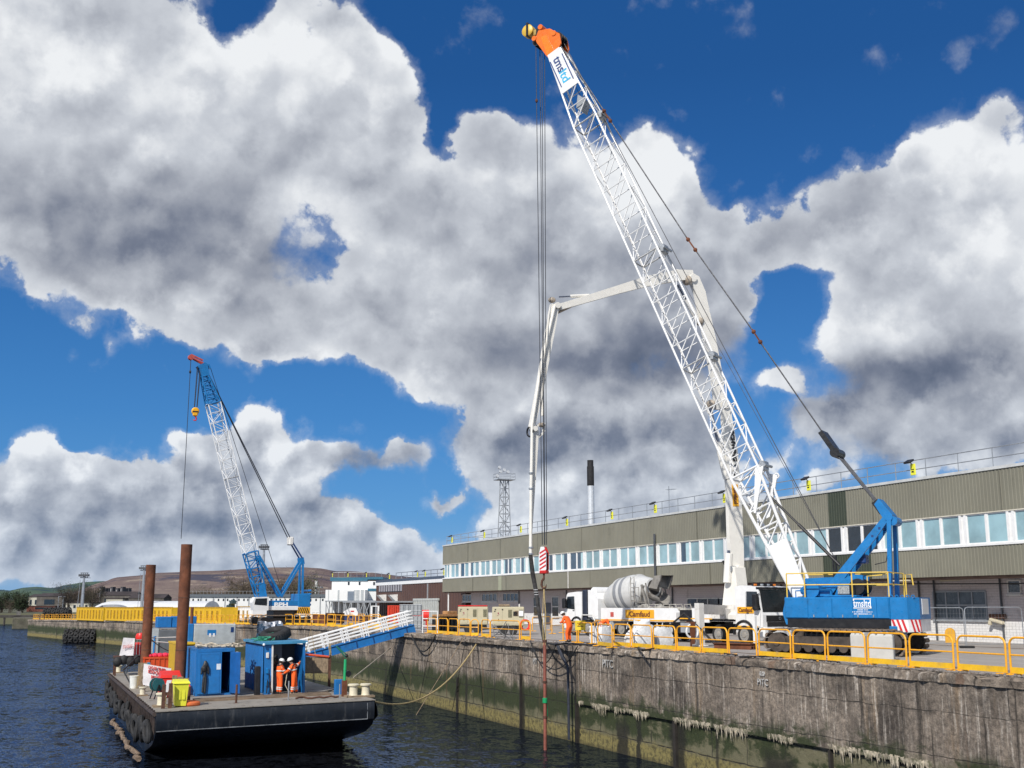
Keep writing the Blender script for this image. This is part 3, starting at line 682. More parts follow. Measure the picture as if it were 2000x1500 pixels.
for (a, c_, z0, z1, nc, nr) in ((904, 921, 7.5, 8.3, 3, 1), (942, 971, 7.5, 8.35, 4, 1), (983, 1013, 7.5, 8.35, 4, 1), (1043, 1056, 5.9, 7.9, 1, 2), (1079, 1092, 5.9, 7.9, 1, 2), (1290, 1312, 6.8, 7.6, 2, 1)):
    gwin(gy(c_), gy(a), z0, z1, nc, nr, WHITED, GLASS)
for (a, c_) in ((1064, 1076), (1724, 1752), (1755, 1790), (1560, 1600)):
    mb = MB(); ya, yb = gy(c_), gy(a); mb.box(rel((GX-.05, ya, 5.0)), rel((GX-.004, yb, 7.3))); dd = mb.build('door', DGREY if a < 1700 else GREY, ob_, smooth=False)
    mb = MB(); mb.box(rel((GX-.10, ya+.12, 6.0)), rel((GX-.052, ya+.2, 6.12))); mb.build('handle', STEEL, dd)
for px in (1015, 1108, 1316, 1530, 1800, 1830, 1960):
    yy = gy(px); mb = MB(); mb.cyl(rel((GX-.1, yy, 5.)), rel((GX-.1, yy, ZB-.1)), .06, 8); mb.build('downpipe', DGREY, ob_)
p = at(873, 1150, x=FX+.3); mb = MB(); mb.cyl(rel((FX+.3, p.y-.6, 4.4)), rel((FX+.3, p.y-.6, ZB)), .09, 8); mb.build('column', WHITE, ob_)
for px in (1012, 1280):
    p = at(px, 1050, x=FX-.1); z1 = ZH+1 if px > 1100 else ZB+.02; mb = MB()
    if px > 1100:
        for d in (0, .16): mb.cyl(rel((FX-.15, p.y+d, ZB-.1)), rel((FX-.15, p.y+d, 12.9)), .055, 8)
        mb.build('drainpipe', DGREY, ob_)
p = at(979, 1125, x=FX); clad(p.y-.25, p.y+.75, ZB, ZS-.13, 'pale_cladding', M('pale_green_cladding', (.36, .38, .27), .6), .004)
p = at(1111, 1125, x=FX); mb = MB(); mb.box(rel((FX-.11, p.y-.06, ZB)), rel((FX-.05, p.y+.06, ZS-.13))); mb.build('joint_cover', WHITED, ob_)
# broken wall lamps' cables and a sagging cable under the overhang
mb = MB(); mb.tube([rel(q) for q in sag((FX+.6, 20, 8.45), (FX+.6, 58, 8.4), .25, 20)], .035, 6); mb.build('soffit_cable', BLACKP, ob_)
for px in (1757, 1858, 1912, 1960):
    p = at(px, 1134, z=ZB-.16); mb = MB(); mb.box(rel((p.x-.12, p.y-.8, ZB-.20)), rel((p.x+.12, p.y+.8, ZB-.12))); mb.build('soffit_lamp', CREAM, ob_)
for i in range(11):
    for za, zb in ((ZB, ZS-.13), (ZH+.07, ZT)):
        yj = 24.5+i*10.29+(1.7 if za > 10 else 0); mb = MB(); mb.box(rel((FX-.062, yj-.035, za+.01)), rel((FX-.05, yj+.035, zb-.01))); mb.build('cladding_joint', M('dull_joint', (.13, .125, .095), .6), ob_, smooth=False)
# roof railing
mb = MB(); RX = FX+.35; zr = ZT+.16
for h in (.55, 1.1): mb.cyl(rel((RX, Y0, zr+h)), rel((RX, Y1-.3, zr+h)), .028, 6)
y = Y0
while y < Y1: mb.cyl(rel((RX, y, zr)), rel((RX, y, zr+1.1)), .03, 6); y += 1.72*1.5
for h in (.55, 1.1): mb.cyl(rel((RX, Y1-.3, zr+h)), rel((RX+24, Y1-.3, zr+h)), .028, 6)
mb.build('roof_railing', STEEL, ob_)
# floodlights clipped along the roof rail
def flood(px, i):
    p = at(px, 1000, x=RX-.1); q = thing('floodlight', '', 'floodlight', (RX-.12, p.y, zr+.12), group='floodlights along the roof rail'); q.scale = (.8, .8, .8)
    mb = MB(); mb.bev((-.08, -.26, .1), (.02, .26, .95), .03); mb.build('yellow_case', LYEL, q)
    mb = MB(); mb.box((-.088, -.16, .5), (-.0805, .16, .56)); mb.box((-.088, -.12, .3), (-.0805, .12, .42)); mb.build('case_label', BLACKP, q)
    mb = MB(); mb.T = Matrix.Translation((-.25, .12, 1.15)) @ Matrix.Rotation(radians(-28), 4, 'Y'); mb.bev((-.3, -.34, -.07), (.22, .34, .07), .03); mb.T = None; mb.bar((-.15, .12, 1.1), (-.03, .1, .9), .06); h = mb.build('lamp_head', BLACKP, q)
    mb = MB(); mb.T = Matrix.Translation((-.25, .12, 1.15)) @ Matrix.Rotation(radians(-28), 4, 'Y'); mb.box((-.27, -.3, -.079), (.19, .3, -.071)); mb.build('lens', M('lamp_glass', (.35, .38, .40), .15), h)
    return q
FL = [(884, 'farthest of the roof floodlights, on the left corner of the olive building'), (947, 'roof floodlight on a yellow case, second from the left corner of the olive building'), (1018, 'roof floodlight on a yellow case, just left of the white vertical pump boom'), (1108, 'roof floodlight on a yellow case between the hanging hook and the chimney'), (1196, 'roof floodlight on a yellow case just right of the black and silver chimney'), (1281, 'roof floodlight on a yellow case beside the small television aerial'), (1417, 'roof floodlight on a yellow case partly hidden beside the orange sign of the pump boom'), (1583, 'roof floodlight on a yellow case between the crane boom and its pendant ropes'), (1790, 'nearest roof floodlight, large black lamp on a bright yellow case at the right')]
for i, (px, lab) in enumerate(FL): flood(px, i)['label'] = lab
# aerial
p = at(1307, 985, x=FX+4); a_ = thing('television_aerial', 'thin rooftop television aerial behind the railing of the olive building', 'aerial', (p.x, p.y, zr))
mb = MB(); mb.cyl((0, 0, 0), (0, 0, 3.0), .035, 6); mb.build('mast', STEEL, a_); mb = MB(); mb.bar((0, .3, 2.7), (0, -1.2, 2.62), .04)
for i in range(6): mb.bar((-.25, .2-.25*i, 2.7-.01*i), (.25, .2-.25*i, 2.7-.01*i), .02)
mb.build('antenna_array', STEEL, a_)
mb = MB(); p = at(1220, 1000, x=FX+8); mb.bev((p.x, p.y-3, zr), (p.x+3, p.y+7, zr+.7), .05); rv = tag(mb.build('roof_vent_unit', GREY, None), 'low grey ventilation unit on the flat roof of the olive building', 'vent')
# chimney
p = at(1154.5, 1020, x=70); ch = thing('chimney', 'tall silver flue with a black top rising behind the olive building', 'chimney', (p.x, p.y, 5))
zt = at(1153, 899, y=p.y).z; zm = at(1154, 949, y=p.y).z; rr = 6.6*Vector((p.x, p.y)).length/FPX*1.02
mb = MB(); mb.cyl((0, 0, 0), (0, 0, zm-5), rr*1.1, 20, rr*.98)
for zz in (zm-11, zm-10.4): mb.lathe([(rr*1.0, zz-5), (rr*1.2, zz-4.9), (rr*1.0, zz-4.8)], 20)
mb.build('silver_shaft', M('brushed_silver', (.62, .64, .66), .42, .35, var=.08, streak=.15, dcol=(.35, .35, .35)), ch)
mb = MB(); mb.lathe([(rr*.98, zm-5), (rr*1.03, zm-4.9), (rr*1.03, zt-5.9), (rr*.9, zt-5.8), (rr*.9, zt-5)], 20); mb.build('black_top', M('sooty_black', (.012, .012, .014), .8, var=.4, bump=.8, bscale=6), ch)
# lattice light tower behind
def lattice(mb, base, top, w0, w1, n, r0, r1, up=None, side=None, horiz=True, skip=()):
    """square four-chord lattice from base to top; w = (across side, across up)"""
    base, top = Vector(base), Vector(top); d = (top-base).normalized(); s_ = Vector(side).normalized() if side else d.cross(Vector((0, 1, 0))).normalized(); u_ = d.cross(s_).normalized()
    def C4(f):
        c = base.lerp(top, f); a = (w0[0]+(w1[0]-w0[0])*f)/2; b = (w0[1]+(w1[1]-w0[1])*f)/2
        return [c+s_*a+u_*b, c-s_*a+u_*b, c-s_*a-u_*b, c+s_*a-u_*b]
    A, B = C4(0), C4(1)
    for a, b in zip(A, B): mb.cyl(a, b, r0, 8)
    for i in range(n):
        P, Q = C4(i/n), C4((i+1)/n)
        for q in range(4):
            w = (q+1) % 4
            if horiz: mb.cyl(P[q], P[w], r1, 5)
            if (i+q) % 2: mb.cyl(P[q], Q[w], r1, 5)
            else: mb.cyl(P[w], Q[q], r1, 5)
    if horiz:
        for q in range(4): mb.cyl(B[q], B[(q+1) % 4], r1, 5)
    return mb
p = at(985, 1045, x=76); lt = thing('light_tower', 'steel lattice tower with a lamp platform behind the far end of the olive building', 'light tower', (p.x, p.y, 5)); H_ = at(985, 938, y=p.y).z-5; sc = p.y/150
mb = lattice(MB(), (0, 0, 0), (0, 0, H_), (2.4, 2.4), (1.05, 1.05), 16, .09, .05, side=(1, .2, 0)); mb.build('lattice_mast', GREY, lt)
mb = MB(); mb.box((-1.6, -1.2, H_), (1.6, 1.2, H_+.12))
for sx in (-1.6, 1.6):
    for sy in (-1.2, 1.2): mb.cyl((sx, sy, H_), (sx, sy, H_+1.1), .03, 5)
for h in (.55, 1.1):
    for sy in (-1.2, 1.2): mb.cyl((-1.6, sy, H_+h), (1.6, sy, H_+h), .03, 5)
    for sx in (-1.6, 1.6): mb.cyl((sx, -1.2, H_+h), (sx, 1.2, H_+h), .03, 5)
mb.build('platform', STEEL, lt)
for i, (dx, dz) in enumerate(((-1.9, .5), (-1.3, 1.3), (-.6, 1.6), (-1.5, 2.0), (.1, 1.3))):
    mb = MB(); mb.T = Matrix.Translation((dx, -1.3, H_+dz)) @ Matrix.Rotation(radians(68), 4, 'X'); mb.lathe([(.12, -.3), (.30, .1), (.30, .2), (.26, .2)], 12); mb.build('lamp', M('lamp_reflector', (.45, .47, .49), .3), lt)

# ================================================================ FAR BUILDINGS AND YARD
def facing_box(mb, x0, x1, dist, ztop, zbot, px0=None, depth=10.):
    pass
def far_frame(px, dist):
    """origin and heading of something far off that faces the water: x to the right, y away"""
    d = ray(px, 1190); l = sqrt(d.x**2+d.y**2); return Vector((d.x/l*dist, d.y/l*dist, 0)), -AZ
def span(dist, dpx): return dist*dpx/FPX*1.0
def zof(py, px, dist): d = ray(px, py); return EYE+d.z/sqrt(d.x**2+d.y**2)*dist

# brown cladded shed, in line with the olive building
BRN = M('brown_cladding', (.085, .042, .032), .6, var=.1, scale=.3, dirt=.15, dcol=(.05, .03, .025))
bx = 51.5; ya, yb = 139.2, at(735, 1150, x=bx).y; zt = at(800, 1127, x=bx).z
b_ = thing('warehouse', 'brown clad warehouse with a white eaves strip between the white and the olive building', 'warehouse', (bx, 139.2, 4.6))
mb = MB(); L = yb-ya; y = 0; pts = []
while y < L: pts += [(y, 0), (y+.5, 0), (y+.55, .06), (y+1.0, .06)]; y += 1.05
pts = [(min(a, L), b) for a, b in pts]; N = len(pts)
mb.add([(b-.06, a, z) for z in (0, zt-5.6) for a, b in pts], [(i+1, i, i+N, i+N+1) for i in range(N-1)])
mb.box((.01, 0, -.2), (30, L, zt-5.6)); mb.build('wall', BRN, b_, smooth=False)
mb = MB(); mb.box((-.15, 0, zt-5.6), (30.2, L+.2, zt-5.15)); mb.build('eaves_strip', WHITE, b_, smooth=False)
mb = MB(); mb.box((-.10, 0, zt-5.15), (30.2, L+.1, zt-4.75)); mb.build('roof', M('slate_roof_edge', (.06, .08, .12), .5), b_, smooth=False)
mb = MB(); ax = lambda px: at(px, 1150, x=bx).y-ya
q0, q1 = ax(786), ax(741); zz0, zz1 = at(760, 1155, x=bx).z-4.6, at(760, 1141, x=bx).z-4.6
for i in range(10): a = q0+(q1-q0)*i/9.7; mb.box((-.12, a, zz0), (-.07, a+(q1-q0)*.06, zz1))
wd = mb.build('window', M('frosted_panels', (.33, .31, .33), .4), b_, smooth=False); mb = MB(); mb.box((-.069, q0-.1, zz0-.1), (-.061, q1+.1, zz1+.1)); mb.build('frame', BLACKP, wd, smooth=False)
mb = MB(); a = ax(837); mb.box((-.2, a-.1, 0), (-.062, a+.1, zt-5.7)); mb.build('downpipe', GREY, b_)
for pxx in (753, 775):
    a = ax(pxx); mb = MB(); zc = at(pxx, 1170, x=bx).z-4.6; mb.add([(-.07, a-.8, zc-.6), (-.07, a+.8, zc-.6), (-.07, a+.8, zc+.7), (-.07, a-.8, zc+.7), (-1.3, a-.6, zc+.6), (-1.3, a+.6, zc+.6)], [(0, 1, 2, 3), (0, 4, 5, 1), (3, 2, 5, 4), (0, 3, 4), (1, 5, 2)]); mb.build('vent_hood', WHITED, b_, smooth=False)
mb = MB(); a0, a1 = ax(812), ax(742); zc = at(780, 1177, x=bx).z-4.6; mb.box((-6, a0, zc), (-.07, a1, zc+.22)); mb.build('canopy', GREY, b_, smooth=False)
mb = MB(); 
for a in (a0+.2, a1-.2, (a0+a1)/2): mb = MB(); mb.box((-5.9, a-.12, 0), (-5.7, a+.12, zc)); mb.build('canopy_post', GREY, b_, smooth=False)
mb = MB(); g0, g1 = ax(859), ax(812); zc = at(836, 1173, x=bx).z-4.6; y = g0
while y < g1: mb.box((-.3, y, 0), (-.1, y+.5, zc)); y += .75
mb.box((-.35, g0-.2, zc), (-.1, g1+.2, zc+.3)); mb.build('shutter_door', M('pale_grey_door', (.46, .48, .46), .5), b_, smooth=False)
mb = MB()
for h in (.55, 1.1): mb.cyl((2, 0, zt-4.75+h), (2, L*.9, zt-4.75+h), .05, 5)
for i in range(14): mb.cyl((2, L*.9*i/13, zt-4.75), (2, L*.9*i/13, zt-3.65), .05, 5)
mb.build('roof_railing', STEEL, b_)
for i, pxx in enumerate((751, 805, 820, 856)):
    a = ya+ax(pxx); f = dup([o for o in COL.objects if o.name.startswith('floodlight')][0], (bx+.8, a, zt-.1), label='')
    f['label'] = ('leftmost yellow cased roof lamp of the brown warehouse, above the white building', 'second yellow cased roof lamp of the brown warehouse', 'third yellow cased roof lamp of the brown warehouse', 'yellow cased roof lamp of the brown warehouse nearest the olive building')[i]; f['group'] = 'floodlights on the far roofs'
# white building on steel legs
o_, rz = far_frame(640, 214); sc = 214/FPX
w_ = thing('white_building', 'white two tier building with a teal roof, its lower tier raised on steel legs', 'building', (o_.x, o_.y, 4.3), rz)
Z = lambda py: zof(py, 680, 214)-4.3
TEAL = M('teal_trim', (.03, .13, .20), .5); WBW = M('white_wall_panels', (.74, .75, .74), .55, var=.04, scale=.4, dirt=.1, dcol=(.45, .45, .43)); LG = M('pale_grey_panels', (.42, .45, .46), .5)
mb = MB(); mb.box((0, 4, 0), (98*sc, 30, Z(1134))); mb.build('upper_wall', WBW, w_, smooth=False)
mb = MB(); mb.box((-.3, 3.8, Z(1134)), (69*sc, 30, Z(1127))); mb.box((69*sc, 3.8, Z(1131)), (99*sc, 30, Z(1127)+.1)); mb.build('roof', TEAL, w_, smooth=False)
mb = MB(); mb.box((70*sc, 3.9, Z(1154)), (93*sc, 4.02, Z(1149))); mb.build('teal_band', TEAL, w_, smooth=False)
mb = MB(); mb.box((-5*sc, 0, Z(1173)), (70*sc, 4, Z(1152))); t2_ = mb.build('raised_box', WBW, w_, smooth=False)
mb = MB()
for a, c_ in ((0, .05), (18, 20), (49, 50.5), (53, 58), (62, 66)): mb = MB(); mb.box((a*sc, -.05, Z(1173)+.01), (c_*sc+.1, -.003, Z(1152)-.01)); mb.build('panel', LG, t2_, smooth=False)
mb = MB(); mb.box((37*sc, -.08, Z(1173)+.01), (49*sc, -.01, Z(1155))); mb.build('door', M('steel_blue_door', (.16, .20, .25), .5), t2_, smooth=False)
mb = MB(); mb.box((-5*sc, -.3, Z(1175)), (88*sc, 4, Z(1173)))
for i in range(8):
    a = (-4+12*i)*sc; mb.box((a, -.2, 0), (a+.18, -.02, Z(1175))); mb.box((a, 3.6, 0), (a+.18, 3.8, Z(1175)))
for i in (0, 3, 5, 6): a = (-4+12*i)*sc; mb.bar((a, -.1, 0), (a+12*sc, -.1, Z(1175)), .12); mb.bar((a+12*sc, -.1, 0), (a, -.1, Z(1175)), .12)
mb.build('steel_legs', GREY, w_, smooth=False)
mb = MB()
for a in (20, 22+20-2, 46): pass
for (a, c) in ((31, 33), (52, 54), (80, 82), (86, 88)):
    mb = MB(); mb.box((a*sc, 3.93, Z(1142)), (c*sc+.12, 3.99, Z(1136))); mb.build('window', GLASS, w_, smooth=False)
mb = MB(); mb.box((70*sc, 3.95, 0), (98*sc, 3.99, Z(1175))); mb.build('dark_bay', DGREY, w_, smooth=False)
mb = MB()
for i in range(9): mb.cyl((i*1.15, 4.2, Z(1127)), (i*1.15, 4.2, Z(1117)), .04, 5)
mb.cyl((0, 4.2, Z(1117)), (9.3, 4.2, Z(1117)), .04, 5); mb.build('roof_railing', STEEL, w_)
for i, pxx in enumerate((659, 689, 725)):
    f = dup([o for o in COL.objects if o.name.startswith('floodlight')][0], w_.matrix_world @ Vector((0, 0, 0)) if False else (o_.x+cos(rz)*(pxx-640)*sc, o_.y+sin(rz)*(pxx-640)*sc+4.6, Z(1127)+4.3), label=('left', 'middle', 'right')[i]+' of the three yellow cased lamps on the roof of the white building', group='floodlights on the far roofs')
# long low white store
o_, rz = far_frame(368, 330); sc = 330/FPX
s_ = thing('store_building', 'long low white store with a dark roof edge and tiny windows behind the blue crane', 'building', (o_.x, o_.y, 3.6), rz); Z = lambda py: zof(py, 500, 330)-3.6
mb = MB(); mb.box((0, 0, 0), (265*sc, 20, Z(1166))); mb.build('wall', WBW, s_, smooth=False)
mb = MB(); mb.box((-.3, -.4, Z(1166)), (266*sc, 20.3, Z(1161))); mb.build('roof', M('slate_grey_roof', (.10, .12, .14), .6), s_, smooth=False)
mb = MB(); r = random.Random(2)
for i in range(26): a = (4+i*9.6)*sc+r.uniform(-.4, .4); mb = MB(); mb.box((a, -.04, Z(1174)), (a+.42, .02, Z(1169.5))); mb.build('window', GLASS, s_, smooth=False)
for i in range(12): a = i*22*sc; mb = MB(); mb.box((a, -.06, 0), (a+.3, -.003, Z(1166)-.02)); mb.build('panel_joint', GREY, s_, smooth=False)
mb = MB()
for i in range(40): mb.cyl((i*.98, 0, Z(1161)), (i*.98, 0, Z(1155)), .03, 4)
mb.cyl((0, 0, Z(1155)), (39, 0, Z(1155)), .04, 4); mb.build('roof_railing', STEEL, s_)
# white arched store tent
o_, rz = far_frame(167, 300); sc = 300/FPX; Z = lambda py: zof(py, 250, 300)-4.
t_ = thing('arched_tent', 'long white round roofed storage tent behind the yellow containers', 'tent', (o_.x, o_.y, 3.8), rz)
def arch(mb, x0, x1, yc, w, h, n=18, ends=True):
    vs = []; fs = []
    for xx in (x0, x1):
        for i in range(n+1): t = pi*i/n; vs.append((xx, yc-cos(t)*w, sin(t)**.75*h))
    for i in range(n): fs.append((i, i+1, n+2+i, n+1+i))
    fs += [tuple(reversed(range(n+1))), tuple(range(n+1, 2*n+2))]; return mb.add(vs, [tuple(reversed(f)) for f in fs])
mb = MB(); arch(mb, 3, 205*sc, 12, 9, Z(1172)); mb.sph((3, 12, 0), (6, 9, Z(1172)), 24, 12); mb.build('roof_skin', M('white_tent_skin', (.70, .71, .72), .5, var=.05, scale=.5), t_)
mb = MB()
for i in range(0): pass
arch(mb, 32*sc, 33*sc, 0, 5.0, Z(1180), 14); mb.T = Matrix.Translation((45*sc, 3, 0)) @ Matrix.Rotation(pi/2, 4, 'Z'); arch(mb, -4, 1, 0, 4.4, Z(1179)); mb.T = None; mb.build('porch', M('tent_porch_grey', (.30, .31, .33), .5), t_)
# houses, tower blocks and brick sheds
def house(px, dist, wpx, dep, pyt, pyr, lab, wm, rm, gable=True, nwin=3, base=4.0, nm='house'):
    o_, rz = far_frame(px, dist); sc = dist/FPX; h = zof(pyt, px, dist)-base; hr = zof(pyr, px, dist)-base; w = wpx*sc
    t = thing(nm, lab, 'house' if nm == 'house' else 'building', (o_.x, o_.y, base), rz)
    mb = MB(); mb.box((0, 0, 0), (w, dep, h)); mb.build('wall', wm, t, smooth=False)
    mb = MB()
    if gable: mb.prism([(-.3, h), (dep*.5, hr), (dep+.3, h)], -.3, w+.3, 'X')
    else: mb.box((-.2, -.2, h), (w+.2, dep+.2, hr))
    rf = mb.build('roof', rm, t, smooth=False)
    for i in range(nwin):
        a = w*(i+.5)/nwin; mb = MB(); mb.box((a-.5*w/nwin*.4, -.05, h*.45), (a+.5*w/nwin*.4, .02, h*.8)); mb.build('window', GLASS, t, smooth=False)
    return t
DKR = M('dark_slate', (.045, .035, .035), .8, var=.3, scale=.1); BRK = M('red_brick', (.14, .05, .035), .9, var=.25, scale=.5); GRB = M('grey_render', (.11, .10, .09), .9, var=.3, scale=.3)
house(54, 620, 18, 14, 1166, 1160, 'small white gabled house among bare trees at the far left', M('cream_render', (.5, .48, .40), .8, var=.1), DKR, nwin=2)
house(70, 600, 46, 16, 1165, 1158, 'dark boarded block with a brown roof beside the small white house', GRB, DKR, nwin=1, nm='old_block')
house(52, 560, 50, 6, 1184, 1183, 'long low red brick wall building by the far left shore', BRK, DKR, gable=False, nwin=1, nm='brick_shed')
house(128, 520, 42, 12, 1178, 1176, 'low cream wall building left of the white arched tent', M('cream_render', (0, 0, 0)), DKR, gable=False, nwin=4, nm='low_block')
house(196, 700, 62, 12, 1163, 1155, 'wide brown roofed shed below the cluster of tower blocks', GRB, DKR, nwin=3, nm='shed')
house(206, 640, 30, 8, 1170, 1168, 'small white shed in front of the brown roofed shed', M('cream_render', (0, 0, 0)), DKR, gable=False, nwin=2, nm='small_shed')
house(250, 640, 64, 14, 1168, 1160, 'long brown roofed block between the tower blocks and the tall pile', GRB, DKR, nwin=5, nm='long_block')
house(372, 700, 30, 10, 1165, 1157, 'brown hipped roof house left of the blue crane', GRB, DKR, nwin=2)
house(432, 690, 60, 14, 1162, 1156, 'low dark roofed block just behind the blue crane boom', GRB, DKR, nwin=4, nm='rear_block')
for i, a in enumerate((192, 199, 206, 213, 224, 229, 233, 238, 245)):
    pxx = a; o_, rz = far_frame(pxx, 1100+25*(i % 3)); sc = 1100/FPX; h = zof(1146+(i*5 % 3), pxx, 1100)-4
    t = thing('tower_block', '', 'tower block', (o_.x, o_.y, 4), rz, 'cluster of distant tower blocks on the skyline'); t['label'] = 'one of the narrow dark and pale tower blocks clustered on the left skyline'
    mb = MB(); mb.box((0, 0, 0), (4.2*sc, 8, h)); mb.build('wall', M('block_dark', (.05, .05, .06), .8, var=.3), t, smooth=False)
    mb = MB(); mb.box((.2*sc, -.1, 0), (1.5*sc, -.01, h*.92)); mb.build('pale_panel', M('block_pale', (.38, .37, .38), .8), t, smooth=False)
# tall masts with lamp rings
def mast(px, dist, pyt, lab, base=4.2, r0=.28, ladder=True):
    o_, rz = far_frame(px, dist); H_ = zof(pyt, px, dist)-base
    t = thing('floodlight_mast', lab, 'floodlight mast', (o_.x, o_.y, base), rz); w = 7*dist/FPX
    mb = MB(); mb.tube([(0, 0, 0), (0, 0, H_*.5), (0, 0, H_*.93)], [r0*1.3, r0, r0*.75], 10); mb.build('pole', STEEL, t)
    if ladder: mb = MB(); [mb.cyl((-.9*r0*2-.3+dx, 0, 0), (-.9*r0*2+dx, 0, H_*.85), .05, 5) for dx in (-.3, .3)]; mb.build('ladder', STEEL, t)
    mb = MB(); zt = H_
    hb0 = H_-8.5*dist/FPX
    for zz in (hb0, zt): mb.bar((-w, 0, zz), (w, 0, zz), .16)
    for a in (-.8, -.3, .3, .8): mb.bar((a*w, 0, hb0), (a*w, 0, zt), .1)
    mb.bar((-w*1.2, 0, (hb0+zt)/2), (w*1.2, 0, (hb0+zt)/2), .1); mb.bar((-w, 1.5, hb0), (w, 1.5, hb0), .12); mb.build('head_frame', DGREY, t)
    for a in (-.9, -.3, .3, .9): mb = MB(); mb.bev((a*w-.35, -.5, (hb0+zt)/2-.25), (a*w+.35, .2, (hb0+zt)/2+.25), .05); mb.build('lamp', DGREY, t)
    return t
mast(160, 270, 1119, 'far left floodlight mast standing behind the tyre heap, with a square lamp frame')
mast(277, 300, 1105, 'floodlight mast just left of the shorter rusty pile')
mast(511, 230, 1064, 'floodlight mast directly behind the blue crane boom')
mb = None
o_, rz = far_frame(616, 420); t = thing('flue_stack', 'thin white flue beside a low canopy right of the blue crane', 'flue', (o_.x, o_.y, 4), rz); mb = MB(); mb.cyl((0, 0, 0), (0, 0, zof(1134, 616, 420)-4), .45, 10); mb.build('pipe', WHITE, t); mb = MB(); mb.box((-5, -1, 9), (2, 3, 9.4)); mb.box((-4.5, -.8, 0), (-4.2, -.5, 9)); mb.box((1, -.8, 0), (1.3, -.5, 9)); mb.build('canopy', GREY, t, smooth=False)
# distant street lamps
for i, (px, lab) in enumerate(((113, 'left of the two pale lamp posts left of the tall mast'), (122, 'right of the two pale lamp posts left of the tall mast'))):
    o_, rz = far_frame(px, 480); t = thing('street_lamp', lab, 'street lamp', (o_.x, o_.y, 4), rz, 'distant lamp posts'); h = zof(1166, px, 480)-4; mb = MB(); mb.cyl((0, 0, 0), (0, 0, h), .16, 6); mb.build('post', STEEL, t); mb = MB(); mb.bev((-.1, -.3, h), (1.2, .3, h+.25), .06); mb.build('lamp_head', STEEL, t)

# bare spring trees: trunk, limbs and a crown of twigs with the odd bud
TRK = M('bark', (.07, .055, .042), .95, var=.3); TWG = [M('bare_twigs', (.095, .072, .048), .95, var=.35, scale=.8), M('green_brown_twigs', (.07, .075, .035), .95, var=.35, scale=.8), M('evergreen_leaves', (.025, .04, .016), .95, var=.4, scale=.8)]
def make_tree(kind, seed, lab):
    r = random.Random(seed); t = thing('tree', lab, 'tree', group='bare trees along the far shore')
    mb = MB(); mb.tube([(0, 0, -.5), (.1, 0, 2), (.2, .1, 4.5), (.1, .2, 7)], [.32, .25, .15, .05], 7); tips = []
    for i in range(26):
        a = r.uniform(0, 2*pi); z0 = r.uniform(1.2, 5.5); L = r.uniform(1.6, 3.4); e = r.uniform(.4, 1.2)
        p0 = Vector((.1, .05, z0)); p1 = p0+Vector((cos(a)*L*.6, sin(a)*L*.6, L*.4*e)); p2 = p1+Vector((cos(a+.3)*L*.5, sin(a+.3)*L*.5, L*.6*e)); mb.tube([p0, p1, p2], [.09, .05, .02], 4); tips += [p1, p2, p1.lerp(p2, .5)]
    mb.build('trunk', TRK, t)
    mb = MB()
    for i in range(1500 if kind < 2 else 1700):
        c = r.choice(tips); q = c+Vector((r.gauss(0, .75), r.gauss(0, .75), r.gauss(.2, .7))); 
        if q.z < .3: continue
        if kind < 2: d = Vector((r.gauss(0, 1), r.gauss(0, 1), abs(r.gauss(.5, .8)))).normalized()*r.uniform(.3, .8); w = d.orthogonal().normalized()*.035; mb.add([q-w, q+w, q+d], [(0, 1, 2)])
        else: d = Vector((r.gauss(0, 1), r.gauss(0, 1), r.gauss(0, 1))).normalized(); a = d.orthogonal().normalized()*.28; b = d.cross(a)*.6; mb.add([q-a, q+b, q+a, q-b], [(0, 1, 2, 3)])
    mb.build('crown', TWG[kind], t, smooth=False); return t
protos = [make_tree(0, 1, ''), make_tree(1, 2, ''), make_tree(2, 3, ''), make_tree(0, 4, '')]
LT = ['bare brown twiggy tree, one of many along the far shore and yard', 'bare tree with a green brown haze of buds on the far shore', 'dark evergreen bush tree among the bare trees of the far shore']
spots = []
r = random.Random(9)
for i in range(13): spots.append((r.uniform(-12, 58), r.uniform(490, 560), r.choice((0, 0, 1, 2, 3)), r.uniform(.6, .9)))
for i in range(8): spots.append((r.uniform(120, 185), r.uniform(430, 620), r.choice((0, 1, 3)), r.uniform(1.2, 1.7)))
for i in range(12): spots.append((r.uniform(470, 600), r.uniform(370, 430), r.choice((0, 1, 3, 1)), r.uniform(1.3, 1.7)))
for i in range(8): spots.append((r.uniform(372, 470), r.uniform(600, 680), r.choice((0, 1, 3, 1)), r.uniform(1.3, 1.7)))
used = set(); PL = [list(p.children) for p in protos]
for (px, dist, kd, sc) in spots:
    o_, rz = far_frame(px, dist); p = protos[kd]
    if kd not in used: used.add(kd); t = p; t.location = (o_.x, o_.y, 4); t.scale = (sc,)*3; t.rotation_euler[2] = r.uniform(0, 6)
    else: t = dup(p, (o_.x, o_.y, 4), r.uniform(0, 6), scale=(sc*r.uniform(.9, 1.2), sc*r.uniform(.9, 1.2), sc))
    t['label'] = LT[{0: 0, 3: 0, 1: 1, 2: 2}[kd]]; t['group'] = {0: 'bare brown trees of the far shore', 3: 'bare brown trees of the far shore', 1: 'budding trees of the far shore', 2: 'evergreen bushes of the far shore'}[kd]

